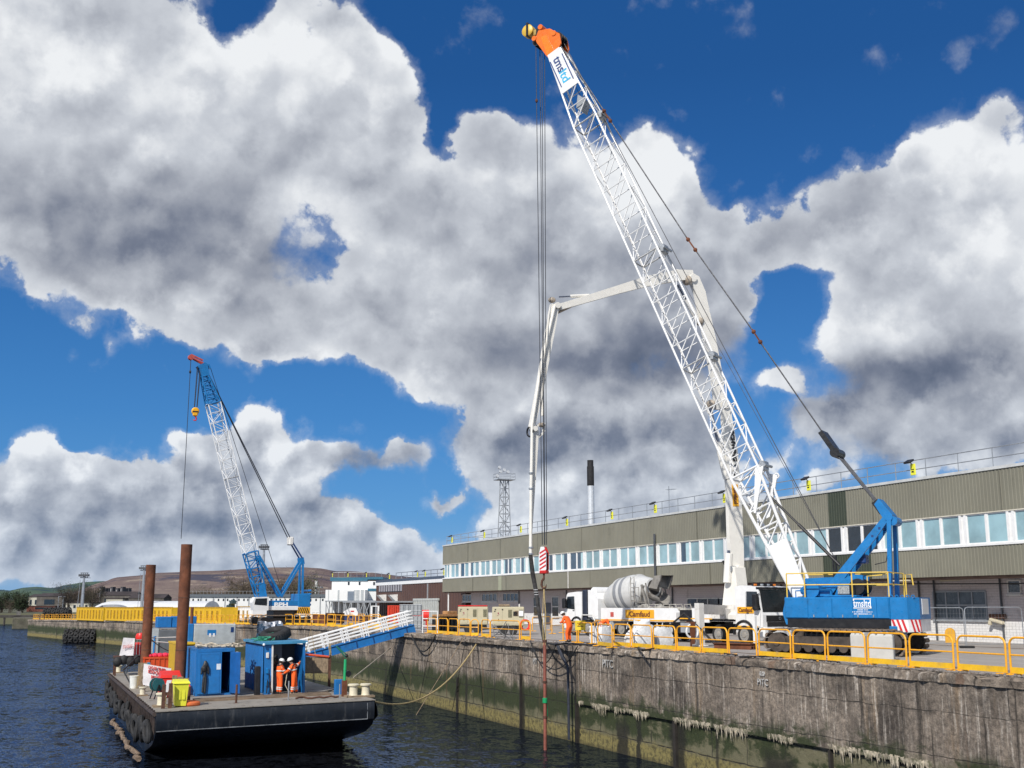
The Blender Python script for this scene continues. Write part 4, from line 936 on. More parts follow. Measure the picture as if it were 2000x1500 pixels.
# ---------------------------------------------------------------- containers and things on the far quay
def corrug(mb, x0, x1, z0, z1, y, out=-1, pitch=.28, d=.035):
    x = x0; pts = []
    while x < x1-.001: pts += [(x, 0), (min(x+.11, x1), 0), (min(x+.14, x1), d), (min(x+.25, x1), d)]; x += pitch
    pts.append((x1, 0)); N = len(pts); vs = [(a, y-out*b, z) for z in (z0, z1) for a, b in pts]
    fs = [(i, i+1, i+N+1, i+N) for i in range(N-1)]; return mb.add(vs, fs if out < 0 else [tuple(reversed(f)) for f in fs])
def container(loc, rz, L, mat, lab, group=None, Wd=2.44, H=2.6, name='shipping_container'):
    t = thing(name, lab, 'container', loc, rz, group)
    mb = MB(); mb.box((0, .05, .12), (L, Wd-.05, H-.06)); corrug(mb, .12, L-.12, .16, H-.12, -.0, -1, .28 if L < 5.2 else .84, .05 if L < 5.2 else .20)
    mb.T = Matrix.Rotation(-pi/2, 4, 'Z') @ Matrix.Translation((-Wd, 0, 0)); corrug(mb, .12, Wd-.12, .16, H-.12, 0., -1); mb.T = None; mb.build('wall', mat, t, smooth=False)
    if L > 5.2:
        mb = MB(); [mb.box((x, -.09, .35), (x+.10, -.02, H-.5)) for x in [.5+.42*i for i in range(int((L-.8)/.42)) if (i*7+int(L*10)) % 5 in (0, 2)]]; mb.box((0, -.06, H-.02), (L, .2, H+.07)); mb.build('rib_shade_strips', M('shaded_yellow_ribs', (.38, .22, .02), .7, var=.4, scale=2), t, smooth=False)  # darker yellow strips paint the shade between ribs, plus the roof edge
    mb = MB()
    for x in (0, L-.12):
        for y in (-.02, Wd-.1): mb.box((x-.01, y, 0), (x+.13, y+.12, H))
    for z in (0, H-.12):
        for y in (-.018, Wd-.098): mb.box((.1, y, z+.002), (L-.1, y+.116, z+.118))
        for x in (-.008, L-.122): mb.box((x, .1, z+.003), (x+.13, Wd-.1, z+.116))
    mb.build('frame', mat, t, smooth=False); return t
rows = [((150, 203), 'leftmost yellow container of the row on the far quay, with dark gaps'), ((206, 262), 'yellow container second from the left of the far quay row'), ((262, 290), 'short yellow container left of the tall rusty piles, far quay row'), ((290, 336), 'yellow container seen between the two rusty piles'), ((368, 400), 'yellow container just right of the taller rusty pile'), ((400, 433), 'yellow ribbed container left of the yellow office cabin')]
for (pa, pb), lab in rows:
    base = ground_z(0, 200); A = at(pa, 1186, plane=((12.5, 232), (29.5, 150))); B = at(pb, 1186, plane=((12.5, 232), (29.5, 150))); L = (B-A).xy.length
    # x axis of the container runs from A to B, front (y = 0) towards the water
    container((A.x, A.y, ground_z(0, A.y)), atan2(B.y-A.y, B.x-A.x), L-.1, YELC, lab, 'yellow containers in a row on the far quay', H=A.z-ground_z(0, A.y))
PLN = ((30.5, 150), (33.0, 128))
A = at(434, 1188, plane=PLN); B = at(461, 1188, plane=PLN)
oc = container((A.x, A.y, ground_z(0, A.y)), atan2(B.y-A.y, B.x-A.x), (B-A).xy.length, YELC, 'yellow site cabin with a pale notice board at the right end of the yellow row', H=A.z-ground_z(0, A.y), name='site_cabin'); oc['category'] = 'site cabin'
mb = MB(); mb.box((.9, -.1, .6), (2.0, -.03, 1.7)); mb.build('notice_board', M('notice_white', (.6, .62, .5), .6, var=.4, scale=6), oc, smooth=False)
mb = MB(); z0 = A.z-ground_z(0, A.y); mb.bev((.3, .5, z0+.05), (1.3, 1.6, z0+.5), .08); mb.cyl((.2, 1, z0+.6), (3.6, 1, z0+.75), .12); mb.cyl((.3, 1, z0+1.1), (1.0, 1, z0+.5), .1); mb.bev((1.9, .6, z0+.5), (2.6, 1.4, z0+1.3), .2); mb.bar((1., 1, z0+1.0), (3.2, 1.2, z0+1.0), .15)
dr = tag(mb.build('drill_head', M('dark_teal_machine', (.03, .06, .07), .5, var=.3), None), 'dark drill head lying on top of the yellow site cabin', 'machine', None); dr.location = (A.x, A.y, ground_z(0, A.y)); dr.rotation_euler[2] = atan2(B.y-A.y, B.x-A.x)
for v in dr.data.vertices: pass
A = at(462, 1185, plane=PLN); B = at(494, 1185, plane=PLN)
container((A.x, A.y, 4.9), atan2(B.y-A.y, B.x-A.x), (B-A).xy.length, WHITE, 'white ribbed container left of the blue crane cab', H=A.z-4.9)
# heap of tyres netted on the quay, and the floating fender moored to the wall
def netted(name, lab, loc, rz, L, rad, cat):
    t = thing(name, lab, cat, loc, rz)
    mb = MB(); mb.tube([(-L/2, 0, 0), (-L/2+.3, 0, 0), (-L/2+rad*.7, 0, 0), (L/2-rad*.7, 0, 0), (L/2-.3, 0, 0), (L/2, 0, 0)], [.1, rad*.55, rad*.92, rad*.92, rad*.55, .1], 24); mb.build('core', BLACK, t)
    n_ = max(4, int(L/1.02)); cnt = 0
    for i in range(n_):
        for j in range(11):
            th = 2*pi*(j+.5*(i % 2))/11; c = Vector((-L/2+rad*.55+(L-rad*1.1)*i/(n_-1), cos(th)*rad*.98, sin(th)*rad*.98))
            mb = MB(); q = Matrix.Translation(c) @ Matrix.Rotation(-(pi/2-th), 4, 'X'); mb.T = q; mb.torus((0, 0, 0), .34, .15, 14, 6); mb.build('tyre', BLACK, t); cnt += 1
    return t
netted('floating_fender', 'big black floating fender sheathed in tyres, moored against the far dock wall', (*at(158, 1246, z=.9).xy, .9), -AZ+.08, 6.8, 1.6, 'fender')
netted('floating_fender', 'spare tyre covered fender lying on the far quay left of the yellow containers', (*at(112, 1196, z=5.2).xy, 5.1), -AZ, 7., 1.25, 'fender')

# ================================================================ PEOPLE
def skin(name, V, Eg, mat, parent, root=0, sub=1):
    me = bpy.data.meshes.new(name); me.from_pydata([v[0] for v in V], Eg, []); o = bpy.data.objects.new(name, me); COL.objects.link(o)
    md = o.modifiers.new('s', 'SKIN'); md.use_smooth_shade = True; sl = me.skin_vertices[0].data if len(me.skin_vertices) else None
    if sl is None: me.attributes.new; 
    for i, v in enumerate(V):
        rr = v[1] if hasattr(v[1], '__len__') else (v[1], v[1]); sl[i].radius = rr; sl[i].use_root = (i == root)
    ms = o.modifiers.new('d', 'SUBSURF'); ms.levels = sub; ms.render_levels = sub
    dg = bpy.context.evaluated_depsgraph_get(); dg.update(); m2 = bpy.data.meshes.new_from_object(o.evaluated_get(dg))
    m2.polygons.foreach_set('use_smooth', [True]*len(m2.polygons)); m2.name = name; m2.materials.clear(); m2.materials.append(mat)
    bpy.data.objects.remove(o); q = bpy.data.objects.new(name, m2); COL.objects.link(q); q.parent = parent; return q
def person(loc, rz, lab, J, group=None, suit=None, H=1.78, vest=True, helm=None, bands=True):
    """J overrides joint places (x forward, y left, z up, metres for a 1.78 m figure)"""
    D = dict(pel=(0,0,.93), waist=(0,0,1.08), chest=(.0,0,1.30), neck=(.0,0,1.47), head=(.02,0,1.60),
             shL=(0,.18,1.40), elL=(-.02,.25,1.14), wrL=(.10,.24,.92), shR=(0,-.18,1.40), elR=(-.02,-.25,1.14), wrR=(.10,-.24,.92),
             hiL=(0,.10,.90), knL=(.02,.11,.50), anL=(-.02,.12,.09), hiR=(0,-.10,.90), knR=(.02,-.11,.50), anR=(-.02,-.12,.09), face=(1,0,0))
    D.update(J); v = {k: Vector(p) for k, p in D.items()}; s = H/1.78
    t = thing('person', lab, 'person', loc, rz, group); t.scale = (s*1.1, s*1.1, s); suit = suit or HIVIS
    f = v['face'].normalized(); up = (v['head']-v['neck']).normalized(); sd = up.cross(f).normalized(); hd = v['head']
    V, Eg = [], []
    def add(p, r, par=None): V.append((Vector(p), r)); (Eg.append((par, len(V)-1)) if par is not None else None); return len(V)-1
    pe = add(v['pel'], (.13, .10)); wa = add(v['waist'], (.12, .095), pe); ch = add(v['chest'], (.15, .11), wa); nk = add(v['neck'], .055, ch)
    jw = add(hd-up*.05+f*.015, (.062, .07), nk); md_ = add(hd+up*.02, (.078, .092), jw); tp = add(hd+up*.09, (.06, .075), md_)
    ns = add(hd+f*.115-up*.01, .016, md_)
    for sg, q in ((1, 'L'), (-1, 'R')):
        a = add(v['sh'+q], .06, ch); e = add(v['el'+q], .042, a); w = add(v['wr'+q], .028, e); d = (v['wr'+q]-v['el'+q]).normalized(); pr_ = d.orthogonal().normalized()
        pm = add(v['wr'+q]+d*.06, (.036, .018), w)
        for i in range(4): b = v['wr'+q]+d*.09+pr_*(.027-.018*i); f1 = add(b, .010, pm); f2 = add(b+d*(.04-.006*abs(i-1)), .009, f1); add(b+d*(.06-.006*abs(i-1))+d.cross(pr_)*.02, .008, f2)
        th = add(v['wr'+q]+d*.04+pr_*.035, .011, pm); add(v['wr'+q]+d*.075+pr_*.055, .009, th)
        h_ = add(v['hi'+q], .08, pe); k_ = add(v['kn'+q], .052, h_); an = add(v['an'+q], .036, k_); add(v['an'+q]+Vector((.13, 0, -.05)), .034, an)
    skin('body', V, Eg, SKIN, t, 0)
    V, Eg = [], []
    pe = add(v['pel'], (.175, .135)); wa = add(v['waist'], (.155, .13), pe); ch = add(v['chest'], (.19, .15), wa); add(v['chest'].lerp(v['neck'], .72), (.10, .09), ch)
    for q in 'LR':
        a = add(v['sh'+q], .085, ch); e = add(v['el'+q], .066, a); add(v['el'+q].lerp(v['wr'+q], .55), .058, e); w = add(v['el'+q].lerp(v['wr'+q], .96), .048, len(V)-1)
        h_ = add(v['hi'+q], .115, pe); k_ = add(v['kn'+q], .088, h_); m_ = add(v['kn'+q].lerp(v['an'+q], .5), .078, k_); add(v['kn'+q].lerp(v['an'+q], .92), .07, m_)
    cl = skin('coverall', V, Eg, suit, t, 0)
    for q in 'LR':
        V, Eg = [], []; a = add(v['an'+q]+Vector((0, 0, .08)), .055); b = add(v['an'+q]+Vector((-.01, 0, -.03)), .055, a); add(v['an'+q]+Vector((.15, 0, -.05)), .04, b); skin('boot', V, Eg, BOOT, t, 0)
        if bands:
            for (A, B, fr, rr) in (('kn', 'an', .35, .082), ('kn', 'an', .55, .080), ('sh', 'el', .75, .076)):
                a, b = v[A+q], v[B+q]; c = a.lerp(b, fr); d = (b-a).normalized(); mb = MB(); mb.cyl(c-d*.025, c+d*.025, rr+.012, 12); mb.build('reflective_band', REFL, cl)
    if vest:
        mb = MB(); c = v['waist'].lerp(v['chest'], .45); d = (v['chest']-v['waist']).normalized(); mb.T = Matrix.Translation(c) @ d.to_track_quat('Z', 'X').to_matrix().to_4x4() @ Matrix.Diagonal((.86, 1.16, 1, 1)); mb.lathe([(.178, -.03), (.183, 0), (.178, .03)], 14); mb.T = None; mb.build('harness_belt', BLACK if vest == 1 else REFL, cl)
        if vest == 2:
            mb = MB(); c = v['chest']; mb.tube([c+f*.15+sd*.10+up*(-.16), c+f*.14+sd*.10+up*.06, c+sd*.10+up*.17, c-f*.13+sd*.06+up*.12, c-f*.13-sd*.06+up*.12, c-sd*.10+up*.17, c+f*.14-sd*.10+up*.06, c+f*.15-sd*.10+up*(-.16)], .045, 8); mb.build('life_jacket_collar', M('dark_life_jacket', (.05, .03, .03), .7), cl)
    mb = MB(); mb.T = Matrix.Translation(hd+up*.075) @ up.to_track_quat('Z', 'X').to_matrix().to_4x4(); mb.lathe([(.128, -.03), (.13, 0), (.122, .045), (.095, .088), (.05, .112), (.012, .12)], 16); mb.T = None
    c = hd+up*.055+f*.09; mb.box(tuple(c-Vector((.05, .07, .008))), tuple(c+Vector((.06, .07, .008)))); mb.build('helmet', helm or HELM, t)
    mb = MB()
    for sg in (1, -1): mb.sph(hd+f*.088+sd*sg*.032+up*.012, .012, 6, 4)
    mb.build('eyes', BOOT, t)
    mb = MB(); mb.T = Matrix.Translation(hd-f*.02-up*.005) @ up.to_track_quat('Z', 'X').to_matrix().to_4x4(); mb.sph((0, 0, 0), (.088, .092, .075), 12, 8); mb.T = None; mb.build('hair', M('short_dark_hair', (.05, .035, .025), .9), t)
    return t

# ================================================================ THE BARGE AND WHAT STANDS ON IT
TILT = math.atan(.021)
def dkz(x): return 2.3+.021*(x-5.4)
def on_barge(px, py):
    d = ray(px, py); t = (2.3-.021*5.4-EYE)/(d.z-.021*d.x); return Vector((0, 0, EYE))+d*t
BX0, BX1, BY0, BY1 = 5.75, 16.0, 56.1, 88.6
bg_ = thing('barge', 'flat black work barge with a grey brown deck floating beside the dock wall', 'barge', (BX0, BY0, dkz(BX0)), 0, ry=-TILT)
Wb, Lb = BX1-BX0, BY1-BY0
HULL = M('black_hull_paint', (.010, .013, .018), .36, var=.3, scale=.8, dirt=.15, dcol=(.07, .07, .07), streak=.65, dscale=3, bump=.15, bscale=2)
prof = [(0, 0), (-.06, -.12), (-.08, -.5), (-.02, -.88), (.35, -1.2), (1.5, -1.62), (3.3, -2.0), (5.4, -2.36), (9, -3.1), (Lb-3, -3.1), (Lb, -1.2), (Lb, 0)]
# raked bow section carried across the beam with a rounded right bilge
xs = [(0., 1., 0.), (.04, 1., 0.), (Wb-.0, 1., 0.), (Wb+.10, .96, .10), (Wb+.16, .80, .3), (Wb+.10, .55, .6), (Wb-.15, .2, 1.2)]
mb = MB(); P_ = len(prof); pf = [p for p in prof]
for (x, k1, dz) in ((0, 1, 0), (Wb, 1, 0)):
    pass
n0 = len(prof)
vs = [(0, y, z) for y, z in prof]+[(Wb, y, z) for y, z in prof]
mb.add(vs, [(i, i+1, i+1+n0, i+n0) for i in range(n0-1)]+[(n0-1, 0, n0, 2*n0-1)]+[tuple(reversed(range(n0)))])
# swelling right side
side = [(0, 0), (.14, -.35), (.18, -.75), (.12, -1.1), (-.10, -1.6), (-.6, -2.4), (-1., -3.1)]
rows_ = []; ysamp = [0, -.06, .5, 2, Lb-1, Lb]
for y in ysamp: rows_.append([(Wb+a*(1 if y > -.1 else 1), y if z > -.88 else max(y, (-.88-z)*3.2), z) for a, z in side])
o = len(mb.v); m_ = len(side)
vsl = [q for rr in rows_ for q in rr]; mb.add(vsl, [(i*m_+j, i*m_+j+1, (i+1)*m_+j+1, (i+1)*m_+j) for i in range(len(rows_)-1) for j in range(m_-1)])
mb.build('hull', HULL, bg_)
mb = MB(); mb.tube([(.02, -.03, -.89), (.5, -.05, -.88), (Wb-.9, -.05, -.88), (Wb-.35, -.05, -.88)], .022, 6); mb.tube([(Wb-.35, -.06, -.88), (Wb-.35, -.06, -.12)], .02, 6); mb.build('weld_strake', M('scuffed_grey_weld', (.16, .17, .18), .6, var=.4), bg_)
m, k, b, t = node_mat('barge_deck_paint'); o_ = t.outputs['Object']
c = k.mix(k.noise(o_, .7, 6, .65), (.20, .18, .15), (.34, .31, .27)); c = k.mix(k.rng(k.noise(o_, 1.3, 8, .72), .54, .66), c, (.09, .06, .045)); c = k.mix(k.rng(k.noise(k.scl(o_, .5, 2.5, 1), 1., 6, .7), .60, .70), c, (.42, .40, .37))
k.set(b.inputs['Base Color'], c); b.inputs['Roughness'].default_value = .8; DECKM = m
mb = MB(); mb.box((-.02, -.08, -.02), (Wb+.05, Lb, .02)); mb.build('deck', DECKM, bg_, smooth=False)
mb = MB(); r = random.Random(3)
for i in range(3): mb.box((2.2, 3.8+i*.32, .02), (Wb-1.2, 4.05+i*.32, .10+.02*i))
mb.build('deck_timbers', M('brown_deck_timber', (.20, .145, .10), .9, var=.3, scale=2, dirt=.3), bg_, smooth=False)
mb = MB(); mb.tube([(-.08, -.02, -.12), (-.10, 2, -.12), (-.10, Lb, -.12)], .10, 8)
for i in range(34): mb.box((-.13, .3+i*.93, -1.3), (-.03, .38+i*.93, .05))
mb.build('side_rubbing_frame', M('grimy_brown_frame', (.045, .032, .03), .85, var=.4, dirt=.4, bump=.4), bg_)
def BL(x, y, z=0): return Vector((x-BX0, y-BY0, z))      # world plan place to barge deck place
def barge_place(px, py): p = on_barge(px, py); return p
# fender tyres hanging down the left side
rr_ = random.Random(5)
mb = MB(); mb.torus((0, 0, 0), .40, .17, 20, 9, 'X'); T0 = None
for i in range(26):
    y = BY0+.5+i*1.2+rr_.uniform(-.2, .2)
    if T0 is None: T0 = mb.build('tyre', BLACK, None); T = T0
    else: T = T0.copy(); COL.objects.link(T)
    T.location = (BX0-.30, y, rr_.uniform(.95, 1.55)); T.rotation_euler = (rr_.uniform(0, 3), rr_.uniform(-.15, .15), rr_.uniform(-.5, .5)); s_ = rr_.uniform(.55, .95); T.scale = (s_*.9, s_*rr_.uniform(.6, 1), s_*1.25)
    nth = ('nearest', 'second nearest', 'third nearest', 'fourth nearest', 'fifth nearest', 'sixth nearest')[i] if i < 6 else ('farthest' if i == 25 else None)
    tag(T, (nth+' black fender tyre hanging down the left side of the barge') if nth else 'one of the black fender tyres hanging along the middle of the barge left side', 'tyre', 'fender tyres along the barge side' if nth else 'middle fender tyres along the barge side')
mb = MB(); rr_ = random.Random(8); pts = []
for i in range(26): pts.append((BX0-.55+rr_.uniform(-.14, .14), BY0+.3+i*.75, .16+rr_.uniform(-.06, .10)))
mb.tube(pts, [.10+.05*rr_.random() for _ in pts], 7); tag(mb.build('frayed_hawser', M('frayed_rope', (.20, .14, .095), .95, var=.5, scale=5, dirt=.4, bump=.8, bscale=12), None), 'thick frayed brown hawser trailing in the water along the barge side', 'rope')
# spud piles
def pile(px, pyb, pyt, Y, rad, lab, lean=.0):
    p = at(px, pyb, y=Y); zt = at(px, pyt, y=Y).z; t = thing('steel_pile', lab, 'pile', (p.x, Y, 0), group='rusty tubular piles of the barge')
    H_ = zt; mb = MB(); n_ = 28; vs = []; 
    mb.tube([(0, 0, -3), (0, 0, H_)], rad, n_, cap=False); mb.tube([(0, 0, H_-1.2), (0, 0, H_)], rad*.93, n_, cap=False); mb.lathe([(rad*.93, H_-.001), (rad, H_)], n_) if False else None
    ring = []; 
    for k_ in range(n_): a = 2*pi*k_/n_; ring += [(rad*cos(a), rad*sin(a), H_), (rad*.93*cos(a), rad*.93*sin(a), H_)]
    mb.add(ring, [(2*k_, 2*((k_+1) % n_), 2*((k_+1) % n_)+1, 2*k_+1) for k_ in range(n_)])
    mb.build('tube', RUST, t); mb = MB()
    for zz in (H_*.45, H_*.72): mb.lathe([(rad+.002, zz-.03), (rad+.012, zz), (rad+.002, zz+.03)], n_)
    mb.build('weld_ring', RUSTD, t); return p, zt
pA = pile(351, 1324, 1063, 66., .305, 'taller thick rusty tubular pile standing through the barge'); pile(283.5, 1299, 1103, 77., .305, 'shorter rusty tubular pile left of the taller one on the barge'); 
p, zt = pile(373, 1235, 1186, 84.5, .11, 'thin rusty pile just right of the tallest pile behind the barge sheds')
# ---- containers and cabins
def bcontainer(px_left, px_right, pyb, L, mat, lab, top=2.45, name='shipping_container'):
    A = on_barge(px_left, pyb); B = on_barge(px_right, pyb); w = B.x-A.x
    t = thing(name, lab, 'container', (A.x, A.y, dkz(A.x)), 0, ry=-TILT); return t, A, w
t, A, w = bcontainer(381, 465, 1361, 0, BLUED, 'open fronted blue steel container in the middle of the barge with its doors ajar'); H_ = 2.42; L = 5.2
mb = MB(); mb.box((0, L-.08, 0), (w, L, H_)); mb.box((0, .0, H_-.1), (w, L, H_)); mb.box((0, 0, 0), (w, L, .12))
mb.T = Matrix.Rotation(-pi/2, 4, 'Z') @ Matrix.Translation((-L, 0, 0)); mb.T = Matrix(((0, 1, 0, 0), (-1, 0, 0, L), (0, 0, 1, 0), (0, 0, 0, 1))); corrug(mb, .1, L-.1, .12, H_-.1, .0, -1); mb.T = None
mb.box((0.04, 0, .12), (.08, L-.08, H_-.1)); mb.box((w-.08, 0, .12), (w, L-.08, H_-.1)); mb.box((-.01, -.02, 0), (.1, .1, H_+.01)); mb.box((w-.1, -.02, 0), (w+.01, .1, H_+.01)); mb.box((.1, -.019, H_-.17), (w-.1, .06, H_+.008)); mb.build('wall', BLUED, t, smooth=False)
def pdoor(parent, x0, x1, ang, hinge, z0, z1, mat, panels=2, nm='door', lock=False, notice=None):
    mb = MB(); W_ = x1-x0; s = 1 if hinge == 'L' else -1; hx = x0 if hinge == 'L' else x1
    mb.T = Matrix.Translation((hx, -.03, 0)) @ Matrix.Rotation(-s*ang, 4, 'Z'); q = 0 if s > 0 else -W_
    mb.bev((q, -.045, z0), (q+W_, 0, z1), .012)
    for xx in (q+.1, q+W_-.14): mb.box((xx, -.062, z0+.02), (xx+.035, -.045, z1-.02))
    for zz in (z0+.06, (z0+z1)/2, z1-.1): mb.box((q+.06, -.052, zz), (q+W_-.06, -.0455, zz+.04))
    d = mb.build(nm, mat, parent, smooth=False)
    if lock:
        mb2 = MB(); mb2.T = mb.T; mb2.bev((q+W_*.38, -.12, (z0+z1)/2-.18), (q+W_*.62, -.063, (z0+z1)/2-.02), .02); mb2.build('lock_box', BLACKP, d)
        mb2 = MB(); mb2.T = mb.T; mb2.bev((q+W_*.50, -.14, (z0+z1)/2-.14), (q+W_*.58, -.121, (z0+z1)/2-.05), .01); mb2.build('padlock', STEEL, d)
    if notice:
        mb2 = MB(); mb2.T = mb.T; mb2.box((q+W_*notice[0], -.066, notice[1]), (q+W_*notice[0]+.22, -.0625, notice[1]+.30)); mb2.build('notice', M('paper_notice', (.62, .68, .74), .6), d)
    return d
pdoor(t, .10, w*.66, radians(5), 'L', .12, H_-.18, BLUED, notice=(.78, 1.35))
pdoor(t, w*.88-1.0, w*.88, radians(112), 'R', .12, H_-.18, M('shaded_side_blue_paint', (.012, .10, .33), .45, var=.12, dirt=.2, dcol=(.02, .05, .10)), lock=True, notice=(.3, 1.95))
rm = tag(None or MB().tube([BL(*q) for q in [(A.x-.3+.02*i, A.y+.3, 0) for i in range(2)]], .02).build('x', ROPE, None) if False else thing('rope_heap', 'loose heap of pale mooring rope piled on the blue container roof', 'rope', (A.x+w*.62, A.y+1.3, dkz(A.x)+H_)), 'loose heap of pale mooring rope piled on the blue container roof', 'rope')
mb = MB(); rr_ = random.Random(12); pts = []
for i in range(120): a = i*.62; pts.append((1.25*sin(a*.31+1)*rr_.uniform(.7, 1.05), .75*cos(a*.53)*rr_.uniform(.6, 1.1), .06+.22*(i/120)*rr_.random()+.05*rr_.random()))
mb.tube(pts, .045, 6); mb.build('coil', ROPEG, rm)
# black coverall hung on the container corner
mb = MB(); t2 = thing('hung_coverall', 'black waterproof coverall hanging at the left corner of the blue container', 'coverall', (A.x+.42, A.y-.18, dkz(A.x)), 0)
V = [((0, 0, 1.30), (.12, .07)), ((0, 0, 1.66), (.15, .08)), ((0, 0, 1.85), (.06, .05)), ((-.16, -.02, 1.50), .055), ((-.19, -.03, 1.12), .05), ((.15, -.02, 1.52), .055), ((.17, -.02, 1.15), .05), ((-.05, 0, .85), .08), ((-.09, 0, .2), .06), ((.05, 0, .85), .08), ((.03, -.02, .15), .06)]
skin('coverall_cloth', V, [(0, 1), (1, 2), (1, 3), (3, 4), (1, 5), (5, 6), (0, 7), (7, 8), (0, 9), (9, 10)], M('black_oilskin', (.025, .027, .03), .45, var=.4, scale=6, bump=.6, bscale=8), t2)
mb = MB(); mb.sph((-.05, -.05, 1.42), (.13, .1, .17), 10, 8); mb.build('dark_lifejacket', M('black_nylon', (.012, .012, .014), .7), t2)
# yellow container behind the pile
A2 = on_barge(356, 1337); t, _, w2 = thing('shipping_container', 'yellow container on the barge between the tall rusty pile and the blue container', 'container', (at(343, 1340, y=A.y+5.3).x, A.y+5.3, dkz(A.x)), 0, ry=-TILT), 0, at(379, 1340, y=A.y+5.3).x-at(343, 1340, y=A.y+5.3).x
for q in [t]:
    mb = MB(); mb.box((0, .05, 0), (w2, 4, 2.5)); corrug(mb, 0, w2, .1, 2.4, 0, -1, .34, .06); mb.T = Matrix(((0, 1, 0, 0), (-1, 0, 0, 4.), (0, 0, 1, 0), (0, 0, 0, 1))); corrug(mb, 0, 3.95, .1, 2.4, -.0, -1, .34, .05); mb.T = None; mb.build('wall', YELC, q, smooth=False); mb = MB(); mb.box((-.04, -.05, 2.5), (w2, 4.05, 2.6)); mb.box((-.05, -.06, 0), (.05, .06, 2.5)); mb.build('frame', YELC, q, smooth=False)
mb = MB(); mb.cyl((0, 0, .02), (0, 0, .52), .085, 14); mb.lathe([(.085, .52), (.05, .6), (.02, .64), (.03, .7)], 12); e = thing('fire_extinguisher', 'red fire extinguisher on deck left of the blue container', 'extinguisher', (A.x-.32, A.y-.02, dkz(A.x))); mb.build('bottle', REDM, e); mb = MB(); mb.box((-.04, -.09, .25), (.04, -.084, .40)); mb.build('label_band', WHITE, e)
# pale generator cabinet on the yellow container
p = at(366, 1263, y=A.y+7); g_ = thing('generator', 'grey and blue generator cabinet standing on the yellow container roof', 'generator', p, 0)
mb = MB(); mb.bev((.0, 0, .08), (.32, 1.6, 1.30), .03); mb.build('blue_end', BLUED, g_); mb = MB(); mb.bev((.325, 0, .08), (2.75, 1.6, 1.28), .04); mb.build('cabinet', M('pale_grey_machine', (.42, .45, .45), .5, dirt=.1), g_)
mb = MB(); mb.box((1.1, -.012, .65), (1.6, -.002, .95)); mb.build('dial_panel', BLUE, g_); mb = MB(); mb.box((1.2, -.02, .55), (1.32, -.013, .75)); mb.box((1.42, -.02, .55), (1.54, -.013, .75)); mb.build('display', WHITE, g_); mb = MB(); mb.box((2.45, -.015, .8), (2.62, -.002, 1.1)); mb.build('switch_panel', DKBLUE, g_)
mb = MB(); mb.box((-.15, -.15, 0), (3.6, 1.8, .075)); mb.build('pallet', WOOD, g_)
# blue cabin with the open front
A3 = on_barge(516, 1358); B3 = on_barge(589, 1352); w3 = B3.x-A3.x; L3 = 6.0; H3 = 2.62
c_ = thing('deck_cabin', 'blue steel deck cabin with an open front where two workers stand', 'cabin', (A3.x, A3.y, dkz(A3.x)), 0, ry=-TILT)
mb = MB(); mb.T = Matrix(((0, 1, 0, 0), (-1, 0, 0, L3), (0, 0, 1, 0), (0, 0, 0, 1))); corrug(mb, .0, L3-.45, .1, H3-.12, 0, -1, .32, .05); mb.T = None
mb.box((.06, .45, .0), (.1, L3, H3-.1)); mb.box((w3-.1, .0, 0), (w3-.05, L3, H3-.1)); mb.box((0, L3-.06, 0), (w3, L3, H3)); mb.box((-.02, -.02, 0), (.34, .12, H3-.02)); mb.box((w3-.12, -.02, 0), (w3, .12, H3-.02)); mb.build('wall', BLUED, c_, smooth=False)
mb = MB(); mb.box((-.12, -.18, H3-.02), (w3+.1, L3+.1, H3+.11)); mb.build('roof', M('faded_blue_roof', (.05, .24, .42), .6, var=.2, dirt=.25, dcol=(.3, .34, .34)), c_, smooth=False)
mb = MB(); mb.box((.34, -.10, .05), (.42, -.02, H3-.05)); mb.build('door_edge', WHITED, c_, smooth=False)
mb = MB(); mb.box((.42, 1.3, .05), (1.15, 1.36, H3-.1)); d_ = mb.build('inner_door', M('dull_grey_door', (.20, .21, .22), .6), c_, smooth=False); mb = MB(); mb.box((.5, 1.27, 1.15), (.95, 1.295, 2.0)); mb.build('door_glass', GLASS, d_)
mb = MB(); mb.box((1.15, 2.2, .05), (w3-.1, 2.25, H3-.1)); mb.build('inner_panel', DGREY, c_, smooth=False)
for zz in (1.9, 1.1, .45): mb = MB(); mb.bev((.05, -.10, zz), (.2, -.025, zz+.28), .02); mb.build('wall_fitting', BLUE if zz < 1.5 else WHITED, c_)
mb = MB(); mb.tube([(.1, -.12, .1), (.12, -.2, .7), (.22, -.15, 1.1), (.28, -.1, .5), (.3, -.2, .1)], .03, 6); mb.build('hose_bundle', BLACK, c_)
mb = MB(); mb.T = Matrix.Translation((-.42, -.05, 0)); mb.bev((-.1, -.1, 0), (.2, .2, 1.5), .05); mb.T = None; mb.build('gas_bottle_rack', BLACKP, c_)
for i, (dx, dy) in enumerate(((-.1, -.2), (w3+.05, -.2))): mb = MB(); mb.sph((dx, dy, H3-.02), .07, 8, 6); mb.build('deck_lamp', M('lamp_white', (.8, .85, .9), .3), c_)
